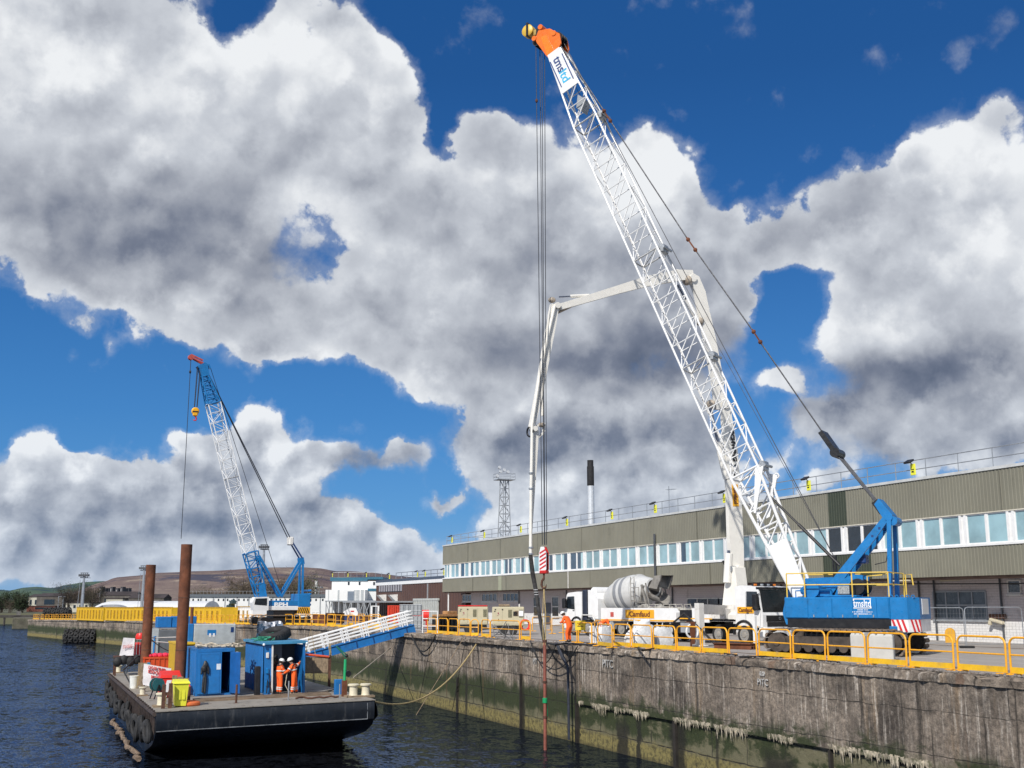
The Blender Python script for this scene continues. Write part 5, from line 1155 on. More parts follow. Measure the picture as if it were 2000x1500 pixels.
# tyre and netting on the cabin roof
tt = thing('tyre', 'large black tyre lying tilted on the blue cabin roof with green netting', 'tyre', (A3.x+.95, A3.y+2.6, dkz(A3.x)+H3+.42)); tt.rotation_euler = (radians(12), radians(-14), 0)
mb = MB(); mb.torus((0, 0, -.05), .62, .26, 30, 12); mb.torus((0, 0, .06), .60, .23, 30, 12); mb.build('tread', BLACK, tt); mb = MB()
for i in range(36): a = 2*pi*i/36; mb.bar((.86*cos(a), .86*sin(a), -.2), (.86*cos(a+.05), .86*sin(a+.05), .16), .05, .03)
mb.build('tread_blocks', BLACKP, tt)
mb = MB(); rr_ = random.Random(4); pts = [(rr_.gauss(0, .25), rr_.gauss(0, .25), rr_.uniform(-.05, .25)) for _ in range(60)]; mb.tube(pts, .02, 5); q = thing('netting', 'tangle of green netting left of and inside the roof tyre', 'netting', (A3.x+.1, A3.y+1.7, dkz(A3.x)+H3+.12)); mb.build('mesh_net', M('green_net', (.05, .32, .2), .8), q)
mb = MB(); mb.tube([(p_[0]*.7, p_[1]*.7, p_[2]*.3) for p_ in pts], .02, 5); mb.T = None; q2 = thing('netting', 'green netting bundled in the hole of the roof tyre', 'netting', (A3.x+.95, A3.y+2.6, dkz(A3.x)+H3+.45)); mb.build('mesh_net', M('green_net', (0, 0, 0)), q2)
# foil wrapped bag behind on the roof
mb = MB(); vs = []; rr_ = random.Random(6); n_ = 12
for j in range(9):
    for i in range(n_+1):
        u = i/n_; w_ = j/8; vs.append((1.9*u+rr_.gauss(0, .03), .5*sin(u*pi)*.6+rr_.gauss(0, .10)-(.3*w_), 1.75*w_+.06*sin(u*9)))
fs = [(j*(n_+1)+i, j*(n_+1)+i+1, (j+1)*(n_+1)+i+1, (j+1)*(n_+1)+i) for j in range(8) for i in range(n_)]
mb.add(vs, fs); o2 = len(vs); mb.add([(x, y+.9, z) for x, y, z in vs], [tuple(reversed(f)) for f in fs]); mb.add([vs[8*(n_+1)+i] for i in range(n_+1)]+[(vs[8*(n_+1)+i][0], vs[8*(n_+1)+i][1]+.9, vs[8*(n_+1)+i][2]) for i in range(n_+1)], [(i, i+1, i+n_+2, i+n_+1) for i in range(n_)])
q = at(503, 1262, y=A3.y+5.2); fo = tag(mb.build('foil_bag', SILVER, None), 'silver foil wrapped bulk bag standing behind the roof tyre', 'bag'); fo.scale = (.72, .8, .62); fo.location = (q.x, q.y, dkz(A3.x)+H3+.0)
# workers by the cabin
person(on_barge(545, 1357), radians(15), 'left worker on the barge in orange coverall and white helmet, seen side on', dict(wrR=(.34, -.10, 1.12), elR=(.12, -.24, 1.12), wrL=(.36, .08, 1.10), elL=(.10, .24, 1.12), head=(.05, 0, 1.60), face=(1, 0, -.25)), 'workers on the barge', vest=2, H=1.86)
person(on_barge(573, 1357), radians(160), 'right worker on the barge in orange with one arm raised to the cabin post', dict(pel=(-.03, 0, .93), chest=(.06, 0, 1.30), neck=(.10, 0, 1.46), head=(.16, .0, 1.59), shL=(.06, .18, 1.40), shR=(.06, -.18, 1.40), elL=(.22, .30, 1.16), wrL=(.42, .20, 1.02), elR=(-.10, -.40, 1.38), wrR=(-.14, -.62, 1.50), knL=(.0, .14, .5), anL=(.05, .16, .09), knR=(-.06, -.12, .5), anR=(-.12, -.14, .09), face=(1, 0, -.3)), 'workers on the barge', vest=2, H=1.92)
# second helmet behind
person(on_barge(566, 1350)+Vector((.1, .55, 0)), radians(200), 'third worker hidden behind the right one on the barge, amber helmet showing', dict(face=(1, 0, -.2)), 'workers on the barge', suit=M('dark_workwear', (.03, .03, .035), .8), vest=0, helm=M('amber_helmet', (.85, .32, .02), .35), bands=False, H=1.84)
# hose cable loop held between them
p = on_barge(560, 1357); mb = MB(); mb.tube([(p.x+.0, p.y+.1, dkz(p.x)+1.1), (p.x-.1, p.y, dkz(p.x)+.5), (p.x+.1, p.y, dkz(p.x)+.15), (p.x+.5, p.y+.1, dkz(p.x)+.04)], .02, 6); tag(mb.build('air_hose', CREAM, None), 'pale air hose drooping to the deck between the two orange workers', 'hose')
# posts
def post(px, pyb, pyt, r0, mat, lab, name='deck_post', grp='upright posts on the barge deck edge'):
    p = on_barge(px, pyb); zt = at(px, pyt, y=p.y).z; mb = MB(); mb.cyl((0, 0, 0), (0, 0, zt-p.z), r0, 8); mb.box((-r0*2, -r0*2, 0), (r0*2, r0*2, .03)); o = tag(mb.build(name, mat, None), lab, 'post', grp); o.location = p; return o
post(563, 1369, 1330, .035, STEEL, 'short pale steel post on the deck edge in front of the workers')
post(461, 1374, 1337, .055, RUSTD, 'dark rusty post on the deck edge in front of the dark blue door')
post(368, 1376, 1341, .075, RUSTD, 'rusty post standing inside the orange lifebuoy on deck')
post(247, 1316, 1284, .055, STEEL, 'pale steel post near the far left corner of the barge')
post(226.5, 1310, 1287, .035, STEEL, 'thin pale post beside the farthest cream bollard')
post(663, 1366, 1336, .03, STEEL, 'thin upright rod left of the green post at the barge corner')
# white cream bollards
def bollard(px, pyb, s, lab, twin=False):
    p = on_barge(px, pyb); t = thing('mooring_bollard', lab, 'bollard', p, 0, 'cream rusted bollards on the barge'); t.scale = (1, 1, .72)
    for i, dx in enumerate((0, .42) if twin else (0,)):
        mb = MB(); mb.lathe([(.20*s, .14), (.18*s, .2), (.175*s, .55*s+.12), (.25*s, .58*s+.12), (.26*s, .66*s+.12), (.2*s, .70*s+.12)], 16, (dx*s*1.3, 0, 0)); mb.build('bollard_head', CREAMB, t)
    mb = MB(); mb.box((-.35*s, -.3*s, 0), (.35*s+(.55*s if twin else 0), .3*s, .14)); mb.build('base_plate', WOOD, t, smooth=False); return t
bollard(690, 1362, 1.15, 'pair of cream bollards at the right front corner of the barge', True)
bollard(315, 1381, 1.15, 'large cream rust streaked bollard at the near left corner of the barge')
bollard(231, 1315, .95, 'cream bollard at the far left corner of the barge')
bollard(278, 1360, .8, 'small stained cream bollard in front of the stained white banner')
mb = MB(); p = on_barge(261, 1345); mb.lathe([(.16, 0), (.19, .5), (.2, .5), (.2, .54), (.17, .54), (.15, .05), (.0, .05)], 16); bk = tag(mb.build('bucket', M('white_bucket', (.75, .75, .7), .5, dirt=.2), None), 'white plastic bucket on deck left of the banner', 'bucket'); bk.location = p; bk.scale = (1.35,)*3
# hand painted banner
p = on_barge(283, 1352); q = on_barge(296, 1362); bn_ = thing('banner', 'crumpled white cloth banner with red painted letters tied along the left deck edge', 'banner', (p.x, p.y, dkz(p.x)), 0)
d = Vector((1.15, -.1, 0)); rr_ = random.Random(2); vs = []; n_ = 8
for j in range(7):
    for i in range(n_+1): u = i/n_; vs.append((-.15+1.45*u+rr_.gauss(0, .01), -.35*u+.05*sin(u*8+j)+rr_.gauss(0, .015), .12+1.15*j/6+(.28*(1-u))))
mb = MB(); fs = [(j*(n_+1)+i, j*(n_+1)+i+1, (j+1)*(n_+1)+i+1, (j+1)*(n_+1)+i) for j in range(6) for i in range(n_)]; mb.add(vs, fs); mb.add([(a, b+.02, c) for a, b, c in vs], [tuple(reversed(f)) for f in fs]); mb.build('cloth', M('banner_cloth', (.75, .72, .72), .8, dirt=.15), bn_)
RT = M('red_lettering', (.6, .06, .05), .6)
for i, (body, z) in enumerate((('DIVE SHIP', 1.28), ('DIVERS', 1.06), ('KEEP', .80), ('CLEAR', .60))): text('lettering', body, .22, RT, bn_, (.55, -.235, z-.02), (1.45, -.35, -.30), (0, 0, 1), width=.95 if len(body) > 5 else .6, ext=.02, bold=.006)
mb = MB(); mb.box((-.25, .06, 0), (.0, .2, 1.5)); mb.box((1.2, -.15, 0), (1.32, 0, 1.3)); mb.build('support', WOOD, bn_, smooth=False)
p = on_barge(268, 1340); mb = MB()
for i in range(3): mb.box((.1*i, .2*i, 0), (.1*i+.5, .2*i+.12, 1.35-.1*i))
o = tag(mb.build('timber_boards', WOOD, None, smooth=False), 'grey weathered boards propped upright left of the banner', 'boards'); o.location = p
p = on_barge(330, 1375); mb = MB()
for i in range(3): mb.box((.28*i, 0, 0), (.28*i+.25, .07, 1.35-.07*i))
o = tag(mb.build('timber_boards', WOOD, None, smooth=False), 'short grey timber boards standing behind the yellow wheeled bin', 'boards'); o.location = p+Vector((.1, .1, 0))
mb = MB(); mb.prism([(0, 0), (.22, 0), (.5, 1.05), (.28, 1.05)], 0, .06, 'Y'); o = tag(mb.build('white_plank', WHITE, None, smooth=False), 'white board leaning beside the cream bollard', 'board'); o.location = on_barge(318, 1372)+Vector((-.1, .25, 0))
# steel box bracket by the bin
p = on_barge(338, 1385); mb = MB(); mb.box((0, 0, 0), (.16, .16, 1.1)); mb.box((.3, .0, 0), (.46, .16, 1.15)); mb.box((0, .03, .6), (.46, .13, .75)); o = tag(mb.build('steel_bracket', RUSTD, None, smooth=False), 'rusty brown steel bracket left of the yellow wheeled bin', 'bracket'); o.location = p+Vector((-.5, .25, 0))
# wheeled bins
def bin_(px, pyb, s, mat, lab, cat='bin'):
    p = on_barge(px, pyb); t = thing('wheelie_bin', lab, cat, p, 0, 'plastic bins on the barge')
    mb = MB(); vs = []
    for (z, a, b) in ((.06, .20, .22), (.85, .27, .31), (.9, .30, .34)): vs += [(-a, -b, z), (a, -b, z), (a, b, z), (-a, b, z)]
    mb.add(vs, [(3, 2, 1, 0), (8, 9, 10, 11)]+[(4*j+i, 4*j+(i+1) % 4, 4*j+4+(i+1) % 4, 4*j+4+i) for j in range(2) for i in range(4)]); mb.box((-.12, -.29, .3), (-.02, -.245, .8)); mb.box((.04, -.29, .3), (.14, -.245, .8)); mb.build('tub', mat, t, smooth=False)
    mb = MB(); mb.add([(-.32, -.36, .905), (.32, -.36, .905), (.32, .36, .905), (-.32, .36, .905), (-.28, -.3, .98), (.28, -.3, .98), (.28, .34, 1.04), (-.28, .34, 1.04)], [(3, 2, 1, 0), (4, 5, 6, 7), (0, 1, 5, 4), (1, 2, 6, 5), (2, 3, 7, 6), (3, 0, 4, 7)]); mb.build('lid', mat, t, smooth=False)
    for sx in (-.3, .3): mb = MB(); mb.cyl((sx-.03, .2, .1), (sx+.03, .2, .1), .1, 14); mb.build('wheel', BLACK, t)
    t.scale = (s,)*3; return t
bin_(351, 1381, 1.22, LYEL, 'bright yellow wheeled bin near the front left corner of the barge')
p = on_barge(343, 1362); t = thing('storage_bin', 'red plastic chest with a red lid behind the yellow bin', 'chest', p+Vector((-.3, .2, 0))); mb = MB(); mb.bev((-.55, -.3, 0), (.55, .4, 1.0), .04); mb.build('chest_body', REDM, t); mb = MB(); mb.add([(-.58, -.34, 1.0), (.58, -.34, 1.0), (.58, .44, 1.0), (-.58, .44, 1.0), (-.5, -.25, 1.12), (.5, -.25, 1.12), (.5, .44, 1.34), (-.5, .44, 1.34)], [(3, 2, 1, 0), (4, 5, 6, 7), (0, 1, 5, 4), (1, 2, 6, 5), (2, 3, 7, 6), (3, 0, 4, 7)]); mb.build('lid', REDM, t, smooth=False)
mb = MB(); mb.torus((0, 0, .12), .48, .12, 28, 10); o = tag(mb.build('lifebuoy', HIVIS if False else M('orange_lifebuoy', (.80, .17, .04), .6, dirt=.3, dcol=(.4, .15, .08)), None), 'orange lifebuoy lying flat round the rusty deck post', 'lifebuoy'); o.location = on_barge(366, 1379)
# orange skip/crate with red things
p = on_barge(310, 1332); t = thing('orange_crate', 'orange red steel crate left of the tall rusty pile', 'crate', p, 0); OC = M('orange_red_paint', (.62, .08, .02), .5, dirt=.25, dcol=(.25, .05, .02))
mb = MB(); mb.box((-1.0, 0, .55), (1.0, 1.2, 1.5)); mb.build('crate_body', OC, t, smooth=False); mb = MB()
for i in range(7): mb.box((-.97+i*.3, -.04, .6), (-.9+i*.3, -.002, 1.45))
mb.box((-1.02, -.05, 1.42), (1.02, 1.22, 1.53)); mb.box((-1.02, -.05, .5), (1.02, 1.22, .56)); mb.build('crate_ribs', OC, t, smooth=False)
mb = MB()
for sx in (-.9, .8): mb.box((sx, .1, 0), (sx+.12, 1.1, .5))
mb.build('crate_feet', RUSTD, t, smooth=False)
mb = MB(); rr_ = random.Random(3)
for i in range(5): mb.sph((-.6+i*.32, .5, 1.58+.05*rr_.random()), (.24, .35, .16), 10, 6)
mb.build('folded_red_cover', M('pink_red_cloth', (.75, .03, .08), .7), t)
# hose reel machine (teal and black) in front of the pile
p = on_barge(325, 1366); t = thing('hose_reel', 'teal and black hose reel in front of the tall rusty pile', 'reel', p+Vector((-.45, .5, 0)), radians(20)); t.scale = (.8, .8, .8); mb = MB(); mb.lathe([(.42, -.25), (.42, -.2), (.16, -.18), (.16, .18), (.42, .2), (.42, .25)], 20, (0, 0, .9), 'Y'); mb.build('drum', M('teal_paint', (.02, .13, .14), .5), t); mb = MB()
for i in range(5): mb.torus((0, -.12+.06*i, .9), .30, .05, 20, 6, 'Y')
mb.build('coiled_hose', BLACK, t); mb = MB(); mb.bar((-.3, -.3, 0), (0, -.3, .9), .06); mb.bar((.3, -.3, 0), (0, -.3, .9), .06); mb.bar((-.3, .3, 0), (0, .3, .9), .06); mb.bar((.3, .3, 0), (0, .3, .9), .06); mb.build('stand', BLACKP, t)
# goal post frame with white tube and grey cabinet behind
p = on_barge(288, 1332); t = thing('pipe_frame', 'white tubular goalpost frame with hanging cables left of the tall pile', 'frame', p, 0); h = at(288, 1246, y=p.y).z-p.z; mb = MB(); mb.tube([(0, 0, 0), (0, 0, h), (2.6, .3, h+.05), (2.6, .3, 0)], .045, 8); mb.tube([(.35, .1, h), (.35, .1, 0)], .035, 6); mb.tube([(0, 0, h-.2), (1.1, .1, h-.3), (2.6, .3, h-.2)], .03, 6); mb.build('tubes', WHITED, t); mb = MB(); mb.tube(sag((.1, 0, h-.1), (2.5, .3, h-.8), .4), .03, 6); mb.tube([(.05, 0, h-.1), (.1, -.05, 1.5), (.15, -.1, .3)], .03, 6); mb.build('cables', BLACK, t)
p = on_barge(308, 1322); t = thing('grey_cabinet', 'dark grey machine cabinet with a pale post and blue bottle behind the white frame', 'cabinet', p+Vector((0, 2.5, 0)), 0); mb = MB(); mb.bev((.2, 0, .2), (1.9, 1.5, 3.0), .04); mb.build('case', M('mid_grey_paint', (.12, .13, .14), .5, dirt=.1), t); mb = MB(); mb.box((-.5, .2, 1.), (.18, 1.2, 3.1)); mb.build('pale_side', M('pale_grey_machine', (0, 0, 0)), t, smooth=False); mb = MB(); mb.cyl((-.1, -.2, 1.2), (-.1, -.2, 2.6), .09, 10); mb.build('blue_bottle', BLUE, t)
mb = MB(); mb.bev((-.4, 0, 0), (.6, 1.3, .75), .04); mb.bev((.62, .05, 0), (2.3, 1.3, .78), .04); o = tag(mb.build('blue_tool_chest', BLUED, None), 'blue tool chests high between the two rusty piles', 'tool chest'); o.location = p+Vector((.5, 3.4, 3.15)); 
mb = MB(); mb.box((-.5, -.1, 0), (2.6, 1.6, .07));
for sx in (-.4, 2.4):
    for sy in (0, 1.4): mb.box((sx, sy, -3.1), (sx+.08, sy+.08, 0))
o = tag(mb.build('chest_stand', STEEL, None, smooth=False), 'steel stand carrying the blue tool chests', 'stand'); o.location = p+Vector((.5, 3.4, 3.08))
# far left corner rack with life-raft sign
p = at(250, 1297, y=84.5); t = thing('equipment_rack', 'far corner rack with a crumpled sign, red and blue kit and black bags', 'rack', (p.x, 84.5, dkz(p.x)), 0); mb = MB(); mb.box((-.9, 0, 1.2), (1.4, 1.6, 1.3)); [mb.box((a, b, 0), (a+.1, b+.1, 1.2)) for a in (-.85, 1.25) for b in (.02, 1.45)]; mb.build('platform', RUSTD, t, smooth=False)
mb = MB(); mb.add([(-.6, -.05, 1.35), (.3, -.15, 1.35), (.35, 0, 2.5), (-.4, 0, 2.55), (-.6, 0, 1.35), (.3, -.1, 1.35), (.35, .05, 2.5), (-.4, .05, 2.55)], [(0, 1, 2, 3), (7, 6, 5, 4), (0, 3, 7, 4), (1, 5, 6, 2), (3, 2, 6, 7)]); sg = mb.build('sign_sheet', M('banner_cloth', (0, 0, 0)), t, smooth=False); text('lettering', 'DIVERS', .3, RT, t, (-.1, -.16, 1.95), (1, 0, .1), (0, .06, 1), width=.6, ext=.01)
mb = MB()
for i in range(5): mb.cyl((.5+i*.2, -.05, 1.3), (.5+i*.2, -.05, 2.4), .02, 5)
mb.cyl((.45, -.05, 2.4), (1.4, -.05, 2.4), .025, 5); mb.build('rails', STEEL, t); mb = MB(); mb.bev((.9, .2, 1.32), (1.4, 1., 2.4), .05); mb.build('blue_box', BLUED, t); mb = MB(); mb.bev((.45, .4, 1.32), (.85, 1., 2.2), .05); mb.lathe([(.35, 2.42), (.38, 2.6), (.3, 2.8), (.05, 2.86)], 14, (.8, .6, 0)); mb.build('red_kit', REDM, t)
mb = MB(); [mb.sph((-.7+i*.42, -.1+.1*(i % 2), .95+.12*(i % 2)), (.3, .28, .34), 10, 8) for i in range(4)]; mb.build('black_bags', BLACK, t)
mb = MB(); p = on_barge(300, 1328); mb.tube([(p.x-.2, p.y, 3.9), (p.x-1.2, p.y-1.5, 3.9), (p.x-2.2, p.y-4, 3.2), (5.9, p.y-7, 2.45), (5.5, p.y-8.5, 1.4)], .045, 8); tag(mb.build('black_hose', BLACK, None), 'thick black hose arching from the kit down over the left barge side', 'hose')
mb = MB(); mb.bev((0, 0, 0), (.5, .35, .06), .01); mb.box((.05, .0, .06), (.2, .3, 1.3)); o = tag(mb.build('blue_white_crate', M('pale_teal', (.02, .25, .42), .5), None), 'narrow blue board upright beside the orange crate', 'board'); o.location = on_barge(286, 1338)+Vector((0, .5, 0))
# green davit with its stand at the right corner
p = on_barge(672, 1361); t = thing('davit', 'green jointed davit arm on a rusty post at the right corner of the barge', 'davit', p, 0)
z = lambda py, px=672: at(px, py, y=p.y).z-p.z; X_ = lambda px: at(px, 1300, y=p.y).x-p.x
mb = MB(); mb.box((-.12, -.1, 0), (.12, .1, z(1329))); mb.build('rusty_post', RUST, t, smooth=False); mb = MB(); mb.cyl((0, 0, z(1329)), (.02, 0, z(1288)), .075, 10); mb.build('green_tube', GREEN, t)
mb = MB(); mb.bar((.05, 0, z(1285)), (X_(656), 0, z(1262)), .10, .06); mb.bar((.05, 0, z(1278)), (X_(656), 0, z(1262)), .05); mb.build('arm', M('dark_green_paint', (.02, .16, .10), .4), t); mb = MB(); mb.sph((.06, 0, z(1281)), (.10, .10, .10), 10, 8); mb.build('joint', BLACKP, t); mb = MB(); mb.cyl((.18, -.08, z(1316)), (.18, .08, z(1316)), .15, 14); mb.build('winch', BLACKP, t)
mb = MB(); mb.bev((-.2, -.12, 0), (.2, .12, .78), .02); o = tag(mb.build('blue_box', BLUED, None), 'small blue steel box standing by the green davit', 'box'); o.location = on_barge(660, 1357)
# wooden crate with an orange rope edge hanging, right of the cabin
p = on_barge(617, 1345); t = thing('timber_skip', 'grey timber trough with an orange top rail slung behind the right end of the deck', 'trough', p+Vector((0, 1.2, 0)), radians(-14)); t.scale = (.62, .7, .9); mb = MB(); mb.bev((-1.0, 0, .85), (1.5, .6, 1.85), .03); mb.build('timber_side', WOOD, t); mb = MB(); mb.tube([(-1.1, -.05, 2.05), (1.55, -.05, 1.86)], .07, 8); mb.build('orange_rail', M('orange_red_paint', (0, 0, 0)), t); mb = MB(); mb.box((1.5, 0, 0), (1.75, .5, 1.95)); mb.build('rusty_leg', RUSTD, t, smooth=False); mb = MB(); mb.box((-1., 0, 0), (-.85, .5, .85)); mb.build('rusty_leg', RUSTD, t, smooth=False); mb = MB(); mb.tube([(-.6, 0, 2.0), (-.2, 0, 3.6), (.3, 0, 2.0)], .035, 6); mb.build('sling', ROPE, t)
mb = MB(); pts = [(1.62+.16*sin(i*1.3)*(.4+.6*sin(min(1, i/26)*pi)), -.12+.08*cos(i*1.3), 2.75-.9*abs(((i*.37) % 2)-1)) for i in range(34)]; mb.tube(pts, .018, 5); mb.build('hanging_rope', ROPE, t)
mb = MB(); q = on_barge(616, 1366); rr_ = random.Random(9); mb.tube([(q.x-1.0+i*.2, q.y+rr_.gauss(0, .08), dkz(q.x)+.07+.06*rr_.random()) for i in range(12)], .05, 6); tag(mb.build('rusty_chain', RUSTD, None), 'rusty chain and shackles lying on the deck edge right of the workers', 'chain')
mb = MB(); q = on_barge(600, 1354); mb.tube([(q.x, q.y, dkz(q.x)+.05), (q.x+1, q.y-.1, dkz(q.x)+.06), (q.x+2, q.y-.6, dkz(q.x)+.05), (q.x+1.2, q.y-1., dkz(q.x)+.22), (q.x+.2, q.y-1.1, dkz(q.x)+.05)], .035, 6); tag(mb.build('deck_cable', BLACK, None), 'dark cable snaking over the deck behind the chain', 'cable')
# ---------------------------------------------------------------- gangway from the cabin to the quay
g0 = at(590, 1278, y=88.0); Q1 = at(800, 1221, x=27.5); Q0 = Q1+(g0-Q1)*1.22; Q1 = Q1+(Q1-g0)*.03; d = Q1-Q0; Lg = d.length
gwy = thing('gangway', 'blue steel gangway with white handrails sloping up from the barge to the quay', 'gangway', Q0, atan2(d.y, d.x), ry=-math.asin(d.z/Lg))
mb = MB()
for y in (-.55, .55): mb.box((0, y-.04, -.62), (Lg, y+.04, 0)); mb.box((0, y-.12, -.03), (Lg, y+.12, .03)); mb.box((0, y-.10, -.64), (Lg, y+.10, -.59))
mb.build('girder', BLUED, gwy, smooth=False); mb = MB()
for i in range(8): mb = MB(); mb.box((Lg*(i+.5)/8-.03, -.66, -.59), (Lg*(i+.5)/8+.03, -.59, -.03)); mb.build('stiffener', DKBLUE, gwy, smooth=False)
mb = MB(); mb.box((0, -.5, -.1), (Lg, .5, -.04)); mb.build('walkway', GREY, gwy, smooth=False)
for y in (-.6, .6):
    mb = MB()
    for z in (.3, .55, .8, 1.05): mb.cyl((0, y, z), (Lg, y, z), .04 if z < 1 else .055, 6)
    mb.build('handrail', WHITE, gwy); 
    for i in range(7):
        for dx in (0, .38): x = .5+i*(Lg-1.4)/6+dx; mb = MB(); mb.box((x-.045, y-.045, .03), (x+.045, y+.045, 1.05)); mb.build('rail_post', WHITE, gwy, smooth=False)
# ropes
mb = MB(); a = at(724, 1368, y=BY0+.4); b = at(935, 1250, x=27.3); mb.tube(sag(a, b, 1.5, 24), .045, 8); tag(mb.build('mooring_rope', ROPE, None), 'long tan mooring rope sagging from the barge corner up to the quay edge', 'rope')
mb = MB(); a = Vector((26.85, at(905, 1250, x=26.85).y, 4.9)); b = at(812, 1398, z=-.05); mb.tube([a, a.lerp(b, .5), b], .022, 6); tag(mb.build('hanging_rope', WOOD, None), 'thin brown rope falling from the quay edge into the water', 'rope')
mb = MB(); a = at(764, 1265, x=26.9); b = on_barge(690, 1345)+Vector((0, 0, .6)); mb.tube([a, b], .035, 6); tag(mb.build('mooring_rope', ROPEG, None), 'straight pale rope from under the gangway down to the barge bollards', 'rope')
for px, pyb in ((832, 1371), (898, 1385)): 
    a = at(px+12, 1245, x=26.84); b = at(px-14, pyb, x=26.9); mb = MB(); mb.tube([a, b], .022, 6); o = mb.build('thin_line', BLACK, None); tag(o, 'thin dark line hanging down the dock wall, '+('left' if px < 850 else 'right')+' of the pair near the gangway', 'line', 'thin lines down the wall')
mb = MB(); mb.tube(sag((26.8, 84.2, 4.9), (26.8, 78.6, 5.0), 1.2, 14), .05, 7); tag(mb.build('black_hose', BLACK, None), 'black hose looped in a bight below the top of the gangway', 'hose')

# ================================================================ CRAWLER CRANES
def section(parent, name, A, B, wa, wb, ha, hb, n, rc, rd, mat, sd, ends=True, alt=False):
    """one lattice boom section: w across (along sd), h in the luffing plane"""
    A, B = Vector(A), Vector(B); d = (B-A).normalized(); s = Vector(sd).normalized(); u = d.cross(s).normalized(); mb = MB()
    def C4(f): c = A.lerp(B, f); w = (wa+(wb-wa)*f)/2; h = (ha+(hb-ha)*f)/2; return [c+s*w+u*h, c-s*w+u*h, c-s*w-u*h, c+s*w-u*h]
    a, b = C4(0), C4(1)
    for p, q in zip(a, b): mb.cyl(p, q, rc, 8)
    if ends:
        for E_ in (a, b):
            for q in range(4): mb.cyl(E_[q], E_[(q+1) % 4], rd*1.5, 6)
            mb.cyl(E_[0], E_[2], rd, 5)
    for i in range(n):
        P, Q = C4(i/n), C4((i+1)/n)
        for q in (3, 1):                      # the two side faces: cross bar and one brace
            w = (q+1) % 4
            if i: mb.cyl(P[q], P[w], rd, 5)
            lo, hi = (q, w) if q == 3 else (w, q)
            mb.cyl(P[lo] if not (alt and i % 2) else P[hi], Q[hi] if not (alt and i % 2) else Q[lo], rd, 5)
        for q in (0, 2):                      # belly and back: zigzag
            w = (q+1) % 4
            if i % 2: mb.cyl(P[q], Q[w], rd, 5)
            else: mb.cyl(P[w], Q[q], rd, 5)
    return mb.build(name, mat, parent)
def crawler(parent, side, L, H_, W_, y0, mat_pad, mat_fr):
    t_ = MB(); r = H_/2; pts = []; n = 12
    path = [(L/2-r+r*sin(pi*i/n), r+r*cos(pi*i/n)) for i in range(n+1)]+[(-L/2+r-r*sin(pi*i/n), r-r*cos(pi*i/n)) for i in range(n+1)]
    segs = []; P = path+[path[0]]; tot = sum((Vector(b)-Vector(a)).length for a, b in zip(P, P[1:])); N = int(tot/.24)
    for k in range(N):
        s = tot*k/N
        for a, b in zip(P, P[1:]):
            l = (Vector(b)-Vector(a)).length
            if s <= l: c = Vector(a).lerp(Vector(b), s/l); break
            s -= l
        dd = (Vector(b)-Vector(a)).normalized(); nn = Vector((-dd.y, dd.x))*1
        out = Vector((c.x, c.y-r)) if abs(c.x) < L/2-r else Vector((c.x-(L/2-r)*(1 if c.x > 0 else -1), c.y-r)); out = (Vector((0, 1)) if c.y > r else Vector((0, -1))) if abs(c.x) < L/2-r else out.normalized()
        tg = Vector((out.y, -out.x)); q = [c+tg*.10+out*0, c-tg*.10+out*0, c-tg*.10+out*.05, c-tg*.02+out*.09, c+tg*.02+out*.09, c+tg*.10+out*.05]
        t_.prism([(v.x, v.y) for v in q], y0, y0+W_, 'Y')
    tr = t_.build('crawler_track', mat_pad, parent, smooth=False)
    m_ = MB(); m_.prism([(-L/2+r*.9, r*.55), (L/2-r*.9, r*.55), (L/2-r*.7, r), (L/2-r*.9, r*1.5), (-L/2+r*.9, r*1.5), (-L/2+r*.7, r)], y0+.12, y0+W_-.12, 'Y'); m_.build('track_frame', mat_fr, tr)
    for i in range(int(L/.55)):
        x = -L/2+r+i*.5
        if x < L/2-r: m_ = MB(); m_.cyl((x, y0+.02, .30), (x, y0+W_-.02, .30), .19, 12); m_.build('road_wheel', mat_fr, tr)
    for x in (-L/2+r, L/2-r): m_ = MB(); m_.cyl((x, y0+.03, r), (x, y0+W_-.03, r), r*.80, 18); m_.cyl((x, y0-.02, r), (x, y0+W_+.02, r), r*.3, 12); m_.build('idler_wheel', mat_fr, tr)
    return tr
MUDDY = M('muddy_track_steel', (.17, .13, .10), .85, var=.35, scale=3, dirt=.4, dcol=(.07, .05, .04), bump=.4)
CA, CB = Vector((33.2, 41.7)), Vector((24.3, 54.1)); ch_ = (CB-CA).normalized(); cn_ = Vector((-ch_.y, ch_.x)); CZ = 5.0
def pl(px, py, off=0.):
    """picture point -> (along the heading, off, height) in the crane's own frame"""
    d = ray(px, py); P0 = CA+cn_*off; t = (cn_.x*P0.x+cn_.y*P0.y)/(cn_.x*d.x+cn_.y*d.y); w = Vector((0, 0, EYE))+d*t
    return Vector(((w.xy-CA).dot(ch_), off, w.z-CZ))
cr = thing('crawler_crane', 'large blue crawler crane with a tall white lattice boom and orange head', 'crane', (CA.x, CA.y, CZ), atan2(ch_.y, ch_.x))
for y0 in (-2.15, 1.45): crawler(cr, 0, 5.9, 1.02, .72, y0, MUDDY, M('dark_mud', (.065, .052, .043), .9, var=.4, scale=3))
mb = MB(); mb.bev((-1.4, -1.5, .45), (1.4, 1.5, .95), .08); mb.lathe([(1.05, .95), (1.05, 1.18), (.9, 1.2)], 24); mb.build('carbody', BLACKP, cr)
HW = 1.45; XF, XR = 2.25, -3.35
mb = MB(); mb.bev((XR+1.05, -HW, 1.5), (XF, HW, 2.42), .035)
for (a, b2) in ((2.2, 1.2), (1.18, .15), (.13, -.75), (-.73, -1.75), (-1.73, -2.25)): mb.bev((b2+.012, HW, 1.54), (a-.012, HW+.035, 2.38), .02)
mb.bev((-.9, .5, 2.42), (.55, 1.35, 2.5), .03)
